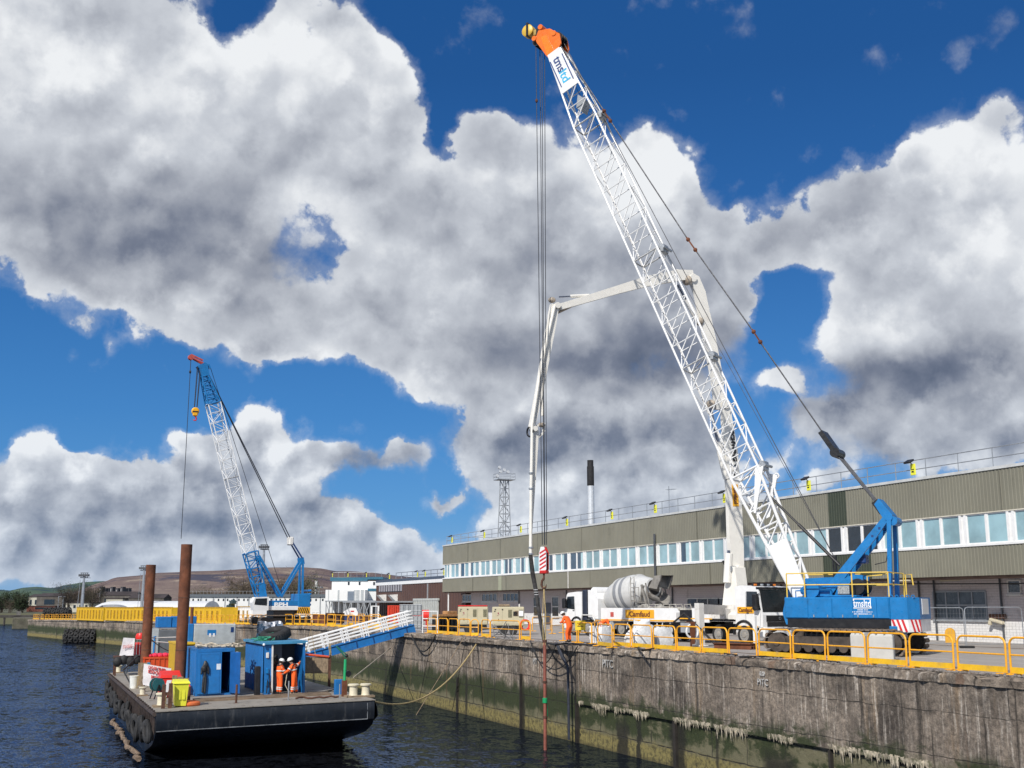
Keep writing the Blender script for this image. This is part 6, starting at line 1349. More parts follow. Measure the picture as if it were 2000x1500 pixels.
up_ = mb.build('engine_house', BLUE, cr)
for x in (.35, .95, -1.6, -.95, -.3): mb = MB(); mb.bev((x-.025, HW+.03, 1.56), (x+.025, HW+.07, 1.68), .01); mb.build('door_catch', STEEL, up_)
mb = MB(); mb.box((XR+.4, -HW+.1, 1.12), (XF-.1, HW-.02, 1.5)); mb.box((XF-1.9, HW-.02, 1.1), (XF-1.0, HW+.0, 1.16)); mb.build('black_skirt', BLACKP, cr, smooth=False)
# counterweight with cut corners, stripes on its lower part
def cw_poly(g=0): return [(XR+1.04, -HW-g), (XR+.35, -HW-g), (XR-g, -HW+.45), (XR-g, HW-.45), (XR+.35, HW+g), (XR+1.04, HW+g)]
mb = MB(); mb.prism(cw_poly(.04), 1.50, 2.40, 'Z'); cw = mb.build('counterweight', BLUE, cr)
mb = MB()
for i in range(5): mb.torus((XR+.15+i*.22, HW-.2, 2.43), .06, .02, 12, 6, 'Y')
mb.build('lifting_eye', BLUE, cw)
WR = M('stripe_white', (.80, .78, .77), .45); SRD = M('stripe_red', (.55, .02, .03), .45)
mb = MB(); mb.prism(cw_poly(.02), .98, 1.495, 'Z'); lo = mb.build('lower_counterweight', WR, cr)
mb = MB(); pts = [(XR+1.04, HW+.021), (XR+.35-.007, HW+.021), (XR-.021, HW-.44)]; 
def along(s):
    L1 = (Vector(pts[1])-Vector(pts[0])).length
    if s <= L1: return Vector(pts[0]).lerp(Vector(pts[1]), s/L1), Vector((0, 1))
    L2 = (Vector(pts[2])-Vector(pts[1])).length; d_ = (Vector(pts[2])-Vector(pts[1])).normalized(); return Vector(pts[1])+d_*(s-L1), Vector((d_.y*-1*-1, -d_.x)).normalized() if False else Vector((-abs(d_.y), abs(d_.x)))
tot = 1.04-.35+.7; s = .0; L1 = .69
while s < 1.3:
    for (a, b2) in ((s, s+.10),):
        if a > L1-.02 or b2 < L1-.16:
            p0, n_ = along(a); p1, _ = along(b2); q0, _ = along(min(a+.16, L1-.005) if a < L1 else min(a+.16, 1.33)); q1, _ = along(min(b2+.16, L1) if a < L1 else min(b2+.16, 1.34)); n_ = n_*.006
            mb.add([(q0.x+n_.x, q0.y+n_.y, .985), (q1.x+n_.x, q1.y+n_.y, .985), (p1.x+n_.x, p1.y+n_.y, 1.49), (p0.x+n_.x, p0.y+n_.y, 1.49)], [(3, 2, 1, 0), (0, 1, 2, 3)])
    s += .20
mb.build('red_stripe', SRD, lo, smooth=False)
mb = MB(); mb.bev((XR+.80, HW+.03, .98), (XR+1.12, HW+.10, 1.22), .02); mb.bev((XR+.9, -.6, .75), (XR+1.8, HW-.1, .99), .03); mb.build('tow_bracket', BLUE, cr)
mb = MB(); mb.box((XR-.06, -.6, 1.7), (XR-.043, .6, 2.35)); mb.build('rear_sign', WHITE, cw, smooth=False)
# badge: bars above and below the name, small lines of writing
WT = M('white_lettering', (.85, .87, .88), .5)
text('lettering', 'tmsltd', .42, WT, cr, (-1.15, HW+.045, 2.14), (-1, 0, 0), (0, 0, 1), width=.74, ext=.006, bold=.006)
mb = MB(); mb.box((-1.53, HW+.04, 2.32), (-.77, HW+.05, 2.355)); mb.box((-1.53, HW+.04, 1.945), (-.77, HW+.05, 1.98)); mb.box((-.82, HW+.04, 2.26), (-.77, HW+.05, 2.32)); mb.box((-1.53, HW+.04, 1.98), (-1.48, HW+.05, 2.03)); mb.build('badge_bar', WT, cr, smooth=False)
mb = MB(); r = random.Random(5)
for i, w in enumerate((.42, .86, .74)):
    x = -1.15+w/2
    while x > -1.15-w/2: l = r.uniform(.015, .035); mb.box((x-l, HW+.04, 1.865-.085*i), (x, HW+.046, 1.90-.085*i)); x -= l+.012+(.03 if r.random() < .2 else 0)
mb.build('small_print', WT, cr, smooth=False)
# machinery on top of the house
mb = MB(); mb.bev((.35, -.9, 2.42), (1.05, .9, 2.75), .05); mb.prism([(1.9, 2.85), (1.75, 3.25), (.2, 3.30), (-.1, 3.15), (-.5, 2.45), (.5, 2.45), (.7, 2.85)], -.35, .3, 'Y'); mb.prism([(.3, 2.45), (-.9, 2.45), (-1.0, 3.35), (-.6, 3.4), (.0, 3.15)], .35, .55, 'Y'); mb.prism([(.3, 2.45), (-.9, 2.45), (-1.0, 3.35), (-.6, 3.4), (.0, 3.15)], -.55, -.4, 'Y'); mb.build('winch_frame', BLUE, cr, smooth=False)
mb = MB(); mb.cyl((1.15, -.2, 2.75), (1.15, .95, 2.75), .30, 20); mb.cyl((1.15, .95, 2.75), (1.15, 1.1, 2.75), .36, 20); mb.cyl((1.5, .3, 2.7), (1.5, .9, 2.7), .2, 14); mb.build('winch', BLUE, cr)
mb = MB(); mb.tube([(.9, 1.0, 2.5), (.9, 1.0, 2.72), (.3, 1.0, 2.72), (.3, 1.0, 2.5)], .07, 8); mb.tube([(1.9, .9, 2.42), (1.9, .9, 2.7), (1.5, .9, 2.72)], .03, 6); mb.build('pipework', BLUE, cr)
mb = MB(); mb.cyl((-.75, -.5, 2.85), (-.75, .75, 2.85), .33, 22)
for i in range(9): mb.torus((-.75, -.4+i*.12, 2.85), .34, .03, 22, 5, 'Y')
mb.build('hoist_drum', BLACKP, cr)
mb = MB(); mb.box((-.45, .78, 2.45), (.05, .82, 2.9)); mb.build('mesh_guard', M('perforated_grey', (.30, .31, .30), .6, var=.5, scale=30), cr, smooth=False)
mb = MB(); y_ = HW-.12
for z in (2.95, 3.45): mb.tube([(2.15, y_, z), (-2.25, y_, z)], .028, 6)
for x in (2.15, 1.35, -.72, -2.25): mb.cyl((x, y_, 2.42), (x, y_, 3.45), .03, 6)
mb.tube([(-1.25, y_-.5, 2.45), (-1.25, y_-.5, 3.3), (-1.9, y_-.5, 3.35)], .03, 6)
for z in (2.95, 3.45): mb.tube([(-2.25, y_, z), (-2.25, -HW+.1, z), (2.15, -HW+.1, z)], .028, 6)
for x in (-2.25, 0, 2.15): mb.cyl((x, -HW+.1, 2.42), (x, -HW+.1, 3.45), .03, 6)
mb.tube([(-2.9, HW-.4, 2.42), (-2.9, HW-.4, 3.35), (-3.15, HW-.4, 3.35), (-3.2, HW-.4, 2.9)], .03, 6); mb.build('handrail', M('yellow_handrail_paint', (.74, .50, .08), .45), cr)
# operator cab on the far side
mb = MB(); mb.prism([(1.0, 1.2), (3.2, 1.2), (3.35, 1.7), (3.1, 2.75), (1.1, 2.8)], -2.45, -1.5, 'Y'); cb = mb.build('cab', BLUE, cr); mb = MB(); mb.prism([(1.3, 1.75), (3.05, 1.75), (2.9, 2.65), (1.35, 2.68)], -1.497, -1.48, 'Y'); mb.build('cab_window', GLASS, cb)
# gantry: raking box mast, its upright legs and sheaves
AP = pl(1741, 1012); b0 = pl(1630, 1140)
for y in (-.5, .5):
    mb = MB(); a = Vector((b0.x+.1, y, b0.z-.3)); b = Vector((AP.x+.05, y*.8, AP.z+.05)); d = (b-a).normalized(); u = Vector((-d.z, 0, d.x)); mb.add([a+u*.20+Vector((0, s*.07, 0)) for s in (-1, 1)]+[a-u*.20+Vector((0, s*.07, 0)) for s in (-1, 1)]+[a.lerp(b, .75)+u*.18+Vector((0, s*.07, 0)) for s in (-1, 1)]+[a.lerp(b, .75)-u*.16+Vector((0, s*.07, 0)) for s in (-1, 1)]+[b+u*.12+Vector((0, s*.07, 0)) for s in (-1, 1)]+[b-u*.14+Vector((0, s*.07, 0)) for s in (-1, 1)],
        [(0, 1, 3, 2), (4, 5, 1, 0), (2, 3, 7, 6), (0, 2, 6, 4), (5, 7, 3, 1), (8, 9, 5, 4), (6, 7, 11, 10), (4, 6, 10, 8), (9, 11, 7, 5), (8, 10, 11, 9)]); mb.build('gantry_mast', BLUE, cr, smooth=False)
mb = MB(); 
for i in range(7): a = Vector((b0.x-.0, 0, b0.z)); p = a.lerp(AP, .12+i*.12); mb.bar((p.x, -.5, p.z), (p.x, .5, p.z), .10)
mb.bev((b0.x-1.5, -.3, b0.z+.85), (b0.x-.95, .3, b0.z+1.25), .05); mb.build('mast_brace', DKBLUE, cr)
for y in (-.62, .62): mb = MB(); mb.bar((AP.x-.02, y*.8, AP.z-.1), (AP.x+.1, y, 2.35), .16, .18, up=(1, 0, 0)); mb.build('gantry_leg', BLUE, cr, smooth=False)
hd_ = pl(1722, 985)
mb = MB(); mb.prism([(AP.x-.20, AP.z-.2), (AP.x+.12, AP.z-.28), (hd_.x+.22, hd_.z-.02), (hd_.x+.02, hd_.z+.22), (AP.x-.14, AP.z+.12)], -.42, .42, 'Y'); gh = mb.build('gantry_head', BLUE, cr, smooth=False)
mb = MB(); mb.cyl((AP.x, -.52, AP.z), (AP.x, .52, AP.z), .16, 14); mb.cyl((AP.x-.15, -.45, AP.z-.15), (AP.x-.15, .45, AP.z-.15), .2, 14); mb.build('pin', BLUE, gh); mb = MB(); mb.tube([(AP.x+.7, .5, AP.z-2.0), (AP.x+.2, .6, AP.z-1.9), (AP.x-.0, .6, AP.z-1.2)], .02, 6); mb.build('cable_loop', BLACKP, gh)
# ---- boom
F0 = Vector((1.75, 0, 2.35)); T0 = pl(1083, 92, 0.); d = (T0-F0).normalized(); LB = (T0-F0).length; SD = (0, 1, 0)
def bt(py):      # distance up the boom of the picture row py (on its middle line)
    lo, hi = 0., 1.
    for _ in range(30):
        m_ = (lo+hi)/2; p = F0.lerp(T0, m_); w = Vector((CA.x+ch_.x*p.x, CA.y+ch_.y*p.x, p.z+CZ-EYE)); q = Vector((cos(AZ)*w.x-sin(AZ)*w.y, sin(AZ)*w.x+cos(AZ)*w.y, w.z)); dep = q.y*cos(PITCH)+q.z*sin(PITCH); yy = 750-FPX*(-q.y*sin(PITCH)+q.z*cos(PITCH))/dep
        if yy > py: lo = m_
        else: hi = m_
    return lo
BW, BH = 1.15, 1.42
cuts = [bt(1062), bt(925), bt(712), bt(503), bt(243), bt(180), bt(108)]
pt = lambda f: F0.lerp(T0, f); hb = lambda f: .55+(BH-.55)*min(1, f/cuts[1]); wb_ = lambda f: .95+(BW-.95)*min(1, f/cuts[1])
u_ = Vector((-d.z, 0, d.x))     # towards the belly of the boom... upper left
section(cr, 'boom_base', pt(0), pt(cuts[1]), wb_(0), BW, hb(0), BH, 7, .075, .04, WHITE, SD)
mb = MB(); f1 = cuts[0]; 
for y_, g in ((1, .006),):
    P = [pt(0)+u_*hb(0)/2, pt(0)-u_*hb(0)/2, pt(f1)-u_*hb(f1)/2, pt(f1)+u_*hb(f1)/2]; Y_ = [wb_(0)/2+.08]*2+[wb_(f1)/2+.08]*2
    mb.add([(p.x, yy, p.z) for p, yy in zip(P, Y_)]+[(p.x, yy-.06, p.z) for p, yy in zip(P, Y_)], [(3, 2, 1, 0), (4, 5, 6, 7), (0, 1, 5, 4), (1, 2, 6, 5), (2, 3, 7, 6), (3, 0, 4, 7)])
mb.build('foot_plate', WHITE, cr, smooth=False)
mb = MB(); c = pt(cuts[1]); mb.prism([(c.x-.95, c.z+.25), (c.x-.55, c.z+.15), (c.x+.15-.55, c.z-1.9), (c.x-.55+.05, c.z-1.9)], BW/2-.04, BW/2+.05, 'Y'); mb.prism([(c.x-1.2, c.z-.1), (c.x-.85, c.z+.0), (c.x-.55, c.z-2.1), (c.x-.75, c.z-2.0)], -BW/2-.05, -BW/2+.04, 'Y'); mb.torus((c.x-1.15, -BW/2, c.z-.12), .11, .04, 12, 6, 'Y'); mb.build('backstop_lug', WHITE, cr, smooth=False)
section(cr, 'boom_section', pt(cuts[1]), pt(cuts[2]), BW, BW, BH, BH, 5, .055, .030, WHITE, SD)
section(cr, 'boom_section', pt(cuts[2]), pt(cuts[3]), BW, BW, BH, BH, 5, .055, .030, WHITE, SD)
section(cr, 'boom_section', pt(cuts[3]), pt(cuts[4]), BW, BW, BH, BH, 6, .055, .030, WHITE, SD)
section(cr, 'boom_top', pt(cuts[4]), pt(cuts[6]), BW, .85, BH, .80, 4, .055, .030, WHITE, SD)
mb = MB()   # rungs of the walkway up the belly side seen through the boom
for i in range(46): f = cuts[1]+(cuts[4]-cuts[1])*i/46; p = pt(f)-u_*(BH/2-.02); q = pt(f+.012)-u_*(BH/2-.02); mb.bar((p.x, -.42, p.z), (q.x, -.42, q.z), .07, .04)
mb.build('walkway', WHITED, cr)
for f in cuts[1:5]:
    p = pt(f)+u_*(BH/2+.1); mb = MB(); mb.bev((p.x-.16, -.3, p.z-.22), (p.x+.16, .3, p.z+.22), .05); mb.cyl((p.x-.2, -.5, p.z), (p.x-.2, .5, p.z), .07, 8); mb.build('guide_roller', STEEL, cr)
fa, fb_ = cuts[5], cuts[6]; mb = MB(); hA, hB = BH*.78, .80; wA = .52
P = [pt(fa)+u_*hA/2, pt(fa)-u_*hA/2, pt(fb_)-u_*hB/2, pt(fb_)+u_*hB/2]; mb.add([(p.x, wA+.05, p.z) for p in P]+[(p.x, wA, p.z) for p in P], [(3, 2, 1, 0), (4, 5, 6, 7), (0, 1, 5, 4), (1, 2, 6, 5), (2, 3, 7, 6), (3, 0, 4, 7)]); tp = mb.build('name_plate', WHITE, cr, smooth=False)
NB = M('navy_lettering', (.015, .05, .2), .5); CY = M('cyan_lettering', (.03, .42, .68), .5); c = (P[0]+P[1]+P[2]+P[3])/4; yy = wA+.053
text('lettering', 'tms', .70, NB, tp, (c.x+d.x*.38, yy, c.z+d.z*.38), tuple(-d), tuple(u_), width=.98, bold=.012)
text('lettering', 'ltd', .70, CY, tp, (c.x-d.x*.45, yy, c.z-d.z*.45), tuple(-d), tuple(u_), width=.74, bold=.012)
mb = MB()
for sg in (1, -1): p = c+u_*sg*.40; mb.add([tuple(p+d*a+u_*b+Vector((0, yy-p.y+g, 0))) for g in (0, .01) for a, b in ((-.95, -.03), (.85, -.03), (.85, .03), (-.95, .03))], [(0, 1, 2, 3), (7, 6, 5, 4), (0, 4, 5, 1), (3, 2, 6, 7), (0, 3, 7, 4), (1, 5, 6, 2)])
mb.build('name_bar', NB, tp, smooth=False)
mb = MB(); p = pt(cuts[5]-.02); mb.prism([(p.x-.5, p.z-.1), (p.x-.1, p.z+.25), (p.x+.0, p.z-.5), (p.x-.3, p.z-.75)], -.35, .35, 'Y'); mb.build('inner_plate', GREY, tp)
# orange head with sheaves and the auxiliary jib sheave
q = lambda px, py, off=.45: pl(px, py, off)
OUT = [q(1068, 110), q(1049, 84), q(1046, 76), q(1052, 60), q(1074, 56), q(1093, 66), q(1096, 84), q(1086, 104), q(1078, 116)]
mb = MB(); 
for y in (.38, -.50): mb.prism([(p.x, p.z) for p in OUT], y, y+.10, 'Y')
hdm = mb.build('boom_head', ORANGE, cr, smooth=False)
mb = MB(); OUT2 = [q(1058, 74), q(1069, 70), q(1085, 103), q(1072, 114)]; mb.prism([(p.x, p.z) for p in OUT2], .485, .56, 'Y'); mb.build('orange_panel', M('bright_orange_panel', (.95, .22, .01), .35), hdm, smooth=False)
mb = MB(); 
for (px, py) in ((1052, 82), (1090, 72), (1064, 60)): p = q(px, py, 0); mb.cyl((p.x, -.52, p.z), (p.x, .52, p.z), .15, 14)
mb.build('head_pin', ORANGE, hdm)
for (px, py, rr) in ((1054, 84, .30), (1093, 78, .34)):
    p = q(px, py, 0)
    for y in (-.25, .0, .25): mb = MB(); mb.lathe([(rr, y-.06), (rr-.07, y-.02), (rr-.07, y+.02), (rr, y+.06)], 18, (p.x, 0, p.z), 'Y'); mb.build('sheave', BLACKP, hdm)
mb = MB(); p = q(1033, 62, .0)
mb.lathe([(.30, -.22), (.36, -.18), (.36, .18), (.30, .22)], 20, (p.x, 0, p.z), 'Y'); ax = mb.build('auxiliary_sheave', M('yellow_sheave', (.72, .46, .06), .4), cr)
mb = MB(); a = q(1038, 62, 0); b = q(1062, 62, 0); mb.bev((b.x-.1, -.16, b.z-.16), (a.x-.2, .16, b.z+.2), .04); mb.build('jib_arm', M('yellow_black_arm', (.5, .34, .08), .5, var=.3), ax); mb = MB(); mb.bev((p.x-.09, -.26, p.z-.38), (p.x+.06, .26, p.z+.46), .03); mb.bev((b.x+.12, -.17, b.z-.18), (b.x+.42, .17, b.z+.24), .02); mb.build('black_guard', BLACKP, ax)
# ropes: hoist falls, pendants, luffing tackle, auxiliary line
hk = pl(1062, 1068)
def rope(a, b, r, nm='hoist_rope', m=CABLE, n=5): mb = MB(); mb.tube([a, b], r, n); return mb.build(nm, m, cr)
s0 = q(1052, 92, 0)
for (dx, dy) in ((.02, .22), (.02, -.22)): rope((s0.x+dx+.03, dy, s0.z), (hk.x+dx, dy*.5, hk.z+.1), .021)
for (dy) in (.15, -.15): rope((s0.x-.30, dy, s0.z-.1), (hk.x-.12, dy*.6, hk.z+.1), .021)
c = Vector((s0.x+.02, .22, s0.z-3.3)); mb = MB(); mb.sph(tuple(c), (.08, .08, .12), 8, 6); mb.build('limit_weight', RUSTD, cr)
PL_ = [(1094, 88), (1180, 217), (1192, 236), (1344, 468), (1358, 488), (1472, 648), (1485, 668), (1612, 852)]
for y in (.36, -.36):
    for a, b in zip(PL_[0::2], PL_[1::2]): rope(q(*a, y), q(*b, y), .034, 'pendant_rope')
    for a, b in zip(PL_[1:-1:2], PL_[2:-1:2]): mb = MB(); A_, B_ = q(*a, y), q(*b, y); dd = (B_-A_).normalized(); mb.bar(A_-dd*.15, B_+dd*.15, .10, .06); mb.sph(tuple(A_), .11, 8, 6); mb.sph(tuple(B_), .11, 8, 6); mb.build('pendant_link', RUST, cr)
a, b = q(1612, 852, 0), q(1636, 886, 0); mb = MB(); dd = (b-a).normalized(); mb.bar(a-dd*.2, b+dd*.1, .9, .22, up=(dd.z, 0, -dd.x)); mb.cyl((b.x, -.5, b.z), (b.x, .5, b.z), .22, 14); mb.build('luffing_block', BLACKP, cr)
e = q(1722, 992, 0)
for y in (-.4, -.2, 0, .2, .4): rope((b.x, y, b.z), (e.x, y*.8, e.z), .028, 'luffing_rope')
a2, b2 = q(1712, 980, 0), q(1728, 1002, 0); mb = MB(); mb.bar(a2, b2, .8, .3, up=(1, 0, 1)); mb.build('lower_luffing_block', BLACKP, cr)
rope(q(1096, 74, 0), q(1640, 1108, 0), .02, 'auxiliary_rope')
rope((s0.x-.6, 0, s0.z+.5), q(1640, 1108, 0), .012, 'thin_line')
for y in (-.45, .45):
    A_ = pl(1497, 962, y); B_ = pl(1640, 1104, y); M_ = A_.lerp(B_, .45); mb = MB(); mb.cyl(A_, M_, .05, 8); mb.cyl(M_, B_, .075, 8); mb.build('backstop_strut', BLACKP, cr)
mb = MB(); p = pl(1632, 1085, .45); mb.cyl((p.x, .45, 2.4), (p.x, .45, p.z), .05, 8); mb.cyl((p.x+.12, .45, 2.4), (p.x+.12, .45, p.z-.2), .04, 8); mb.build('buffer_post', BLACKP, cr)
# hook block, slings, tremie pipe
hp = Vector((CA.x+ch_.x*hk.x, CA.y+ch_.y*hk.x, 0)); zt, zb = at(1062, 1068, y=hp.y).z, at(1062, 1116, y=hp.y).z
hb_ = thing('hook_block', 'red and white striped crane hook block hanging in front of the olive building', 'hook block', (hp.x, hp.y, zb), radians(125.7)); hb_.scale = (.84, .84, 1); Hh = zt-zb
SHP = [(-.26, .1), (-.26, Hh*.75), (-.10, Hh), (.12, Hh), (.24, Hh*.72), (.22, 0), (-.10, -.02)]
for y in (-.17, .12): mb = MB(); mb.prism(SHP, y, y+.05, 'Y'); mb.build('cheek_plate', WR if y > 0 else RED, hb_, smooth=False)
mb = MB(); SHB = lambda z: -.26 if z < Hh*.75 else -.26+(z-Hh*.75)/(Hh*.25)*.16
for i in range(6):
    z0 = .06+i*.2; 
    if z0+.32 < Hh*.98: mb.add([(-.25, .173, z0+.20), (.20, .173, z0), (.20, .173, z0+.1), (-.25, .173, z0+.30)], [(0, 1, 2, 3), (3, 2, 1, 0)])
mb.build('red_stripe', SRD, hb_, smooth=False)
mb = MB(); mb.lathe([(.26, -.10), (.2, 0), (.26, .10)], 20, (0, 0, Hh*.62), 'Y'); mb.bev((-.2, -.115, .0), (.2, .115, Hh*.3), .03); mb.build('sheave_core', BLACKP, hb_)
mb = MB(); mb.bev((-.26, -.2, -.12), (.22, .2, .06), .04); mb.build('red_base', RED, hb_)
mb = MB(); mb.cyl((0, 0, -.12), (0, 0, -.4), .06, 10); mb.tube([(0, 0, -.35), (.13, 0, -.48), (.17, 0, -.68), (.05, 0, -.86), (-.12, 0, -.82), (-.17, 0, -.66)], [.07, .075, .08, .075, .055, .02], 10); mb.build('hook', RUSTD, hb_)
tr_ = Vector((24.27, 54.1)); zp = at(1064, 1252, y=tr_.y).z; hz_ = zb-.75
mb = MB(); 
for (dx, dy) in ((.07, .05), (-.07, .0), (.0, -.07)): mb.tube([(hp.x, hp.y, hz_), (tr_.x+dx*1.5, tr_.y+dy*1.5, (hz_+zp)/2), (tr_.x+dx, tr_.y+dy, zp-.2)], .022, 6)
tag(mb.build('lifting_slings', ROPE, None), 'long tan lifting slings between the hook and the red brown pipe', 'slings')
tm = thing('tremie_pipe', 'slender red brown steel pipe hanging from the slings down into the water', 'pipe', (tr_.x, tr_.y, 0)); mb = MB(); mb.cyl((0, 0, -2), (0, 0, zp), .085, 12); mb.build('tube', M('red_brown_pipe_paint', (.24, .075, .05), .6, var=.25, dirt=.2), tm); mb = MB()
for z in (zp, zp*.62, zp*.3): mb.lathe([(.09, z-.06), (.12, z-.05), (.12, z+.05), (.09, z+.06)], 12)
mb.build('pipe_collar', RUSTD, tm); mb = MB(); zc = at(1065, 1368, y=tr_.y).z; 
for i in range(5): mb.torus((0, 0, zc+i*.05-.1), .10, .03, 12, 6)
mb.tube([(.1, 0, zc), (.14, .02, zc-.6), (.1, 0, zc-1.1)], .02, 5); mb.build('green_strap', GREEN, tm)

# ---------------------------------------------------------------- the second, farther crane
B2 = at(548, 1200, y=126.); C2A = Vector((B2.x, 126.)); C2Z = ground_z(0, 126)
tipd = 121.; tq = ray(386, 706); tcam = tipd/(tq.x*sin(AZ)+tq.y*cos(AZ)); TIP = Vector((0, 0, EYE))+tq*tcam
hv = (TIP.xy-C2A).normalized(); nv = Vector((-hv.y, hv.x))
# slew the house side-on as in the picture: heading mostly left
def pl2(px, py, off=0.):
    d_ = ray(px, py); P0 = C2A+nv*off; t_ = (nv.x*P0.x+nv.y*P0.y)/(nv.x*d_.x+nv.y*d_.y); w = Vector((0, 0, EYE))+d_*t_; return Vector(((w.xy-C2A).dot(hv), off, w.z-C2Z))
c2 = thing('crawler_crane', 'smaller far crawler crane with a blue base, white lattice boom and raised blue mast', 'crane', (C2A.x, C2A.y, C2Z), atan2(hv.y, hv.x))
for y0 in (-2.0, 1.3): crawler(c2, 0, 5.6, 1.0, .7, y0, MUDDY, BLACKP)
xl, xr = pl2(503, 1190, 1.3).x, pl2(590, 1190, 1.3).x; zt2 = pl2(560, 1173, 1.3).z; zb2 = pl2(560, 1192, 1.3).z
mb = MB(); mb.bev((xr, -1.3, zb2+.45), (xl-1.2, 1.3, zt2), .05); mb.build('engine_house', BLUE, c2); mb = MB(); mb.bev((xr-.0, -1.32, zb2), (xl-1.0, 1.32, zb2+.44), .04); mb.build('white_sill', WHITE, c2)
mb = MB(); mb.bev((-1.2, -1.2, .5), (1.2, 1.2, zb2), .06); mb.build('carbody', BLACKP, c2)
mb = MB(); mb.prism([(xl-1.1, zb2), (xl+.5, zb2), (xl+.7, zb2+.8), (xl+.4, zt2+.35), (xl-1.1, zt2+.4)], .6, 1.6, 'Y'); cb = mb.build('cab', WHITE, c2); mb = MB(); mb.prism([(xl-.9, zb2+.5), (xl+.45, zb2+.6), (xl+.35, zt2+.2), (xl-.9, zt2+.25)], 1.601, 1.62, 'Y'); mb.build('cab_window', GLASS, cb)
text('lettering', 'BPH', .62, WT, c2, ((xl+xr)/2-.1, 1.305, zt2-.45), (-1, 0, 0), (0, 0, 1), width=1.5, ext=.01, bold=.03)
cz1, cz0 = pl2(592, 1160).z, pl2(592, 1192).z; x1, x0 = pl2(582, 1180, 1.3).x, pl2(606, 1180, 1.3).x
mb = MB(); mb.bev((x0, -1.35, cz0+.35), (x1, 1.35, cz1), .05)
for i in range(5): mb.bev((x0-.14, -1.2, cz0+.5+i*.38), (x0, 1.2, cz0+.7+i*.38), .03)
cwt = mb.build('counterweight', BLUE, c2); mb = MB(); mb.bev((x0, -1.36, cz0-.35), (x1, 1.36, cz0+.34), .03); lw = mb.build('lower_counterweight', YEL, c2); mb = MB()
for i in range(6): a = x0+.05+i*.24; mb.add([(a, 1.366, cz0-.33), (a+.12, 1.366, cz0-.33), (min(a+.42, x1-.02), 1.366, cz0+.3), (min(a+.3, x1-.03), 1.366, cz0+.3)], [(0, 1, 2, 3), (3, 2, 1, 0)]) if a+.12 < x1 else None
mb.build('black_stripe', BLACKP, lw, smooth=False)
K0, K1, K2, K3 = pl2(511, 1172), pl2(489, 1079), pl2(416, 788), pl2(399, 735)
section(c2, 'boom_base', K0, K1, 1.0, 1.25, .9, 1.35, 6, .08, .05, BLUE, SD, alt=True); m1 = K1.lerp(K2, .5)
mb = MB(); mb.add([(K0.x-.3, .55, K0.z), (K0.x+.4, .55, K0.z), (K0.x+.55, .55, K0.z+1.9), (K0.x-.25, .55, K0.z+1.7), (K0.x-.3, .45, K0.z), (K0.x+.4, .45, K0.z), (K0.x+.55, .45, K0.z+1.9), (K0.x-.25, .45, K0.z+1.7)], [(0, 1, 2, 3), (7, 6, 5, 4), (0, 3, 7, 4), (1, 5, 6, 2), (2, 6, 7, 3)]); mb.build('foot_plate', BLUE, c2, smooth=False)
section(c2, 'boom_section', K1, m1, 1.25, 1.25, 1.35, 1.35, 8, .058, .034, WHITE, SD, alt=True); section(c2, 'boom_section', m1, K2, 1.25, 1.25, 1.35, 1.35, 8, .058, .034, WHITE, SD, alt=True)
section(c2, 'boom_top', K2, K3, 1.25, .8, 1.35, .7, 6, .08, .05, BLUE, SD, alt=True)
HP = [pl2(392, 737), pl2(407, 733), pl2(403, 712), pl2(398, 709), pl2(384, 716), pl2(388, 722)]
mb = MB()
for y in (-.45, .35): mb.prism([(p.x, p.z) for p in HP], y, y+.1, 'Y')
mb.prism([(p.x, p.z) for p in (pl2(408, 712), pl2(411, 720), pl2(403, 722), pl2(401, 712))], -.3, .3, 'Y'); mb.build('boom_head', BLUE, c2, smooth=False)
a, b = pl2(373, 698), pl2(396, 710); mb = MB(); mb.bar((a.x, -.2, a.z), (b.x, -.25, b.z), .16); mb.bar((a.x, .2, a.z), (b.x, .25, b.z), .16); mb.bar((a.x, 0, a.z+.3), (b.x, 0, b.z+.35), .16); mb.cyl((a.x, -.25, a.z), (a.x, .25, a.z), .3, 12); mb.build('red_jib', M('faded_red_paint', (.5, .09, .07), .5), c2)
def rope2(A_, B_, r, nm, m=CABLE): mb = MB(); mb.tube([A_, B_], r, 5); mb.build(nm, m, c2)
e_ = pl2(350, 1052); h0 = pl2(382, 795); rope2((a.x, 0, a.z), (a.x+.0, 0, e_.z), .035, 'whip_line'); 
mb = MB(); mb.sph((a.x, 0, a.z-1.6), (.12, .12, .2), 8, 6); mb.build('limit_weight', BLACKP, c2)
for y in (-.2, .2): rope2((pl2(386, 716).x, y, pl2(386, 716).z), (h0.x+.12, y*.5, h0.z), .035, 'hoist_rope'); rope2((pl2(391, 722).x, y, pl2(391, 722).z), (h0.x-.15, y*.5, h0.z), .035, 'hoist_rope')
AX = pl2(589, 1094); L0 = pl2(567, 1056); 
for y in (-.5, .5): rope2((AX.x+.1, y, AX.z+.2), (L0.x, y*.8, L0.z), .09, 'luffing_rope', DKBLUE); rope2((L0.x, y*.8, L0.z), pl2(403, 722, y*.6), .055, 'pendant_rope', CABLE)
mb = MB(); mb.bev((L0.x-.25, -.5, L0.z-.5), (L0.x+.25, .5, L0.z+.4), .1); mb.build('luffing_block', WHITED, c2)
rope2(pl2(411, 718), pl2(546, 1140), .03, 'auxiliary_rope')
for y in (-.6, .6):
    for (p, w_) in ((pl2(546, 1166), .30), (pl2(587, 1165), .24)): mb = MB(); mb.bar((p.x, y, p.z), (AX.x, y*.8, AX.z), w_*.7, .2); mb.build('gantry_mast', BLUE, c2, smooth=False)
    p, q2 = pl2(503, 1086), pl2(546, 1164); mb = MB(); mb.bar((p.x, y, p.z), (q2.x, y, q2.z), .22, .22); mb.build('backstop_strut', BLUE, c2, smooth=False)
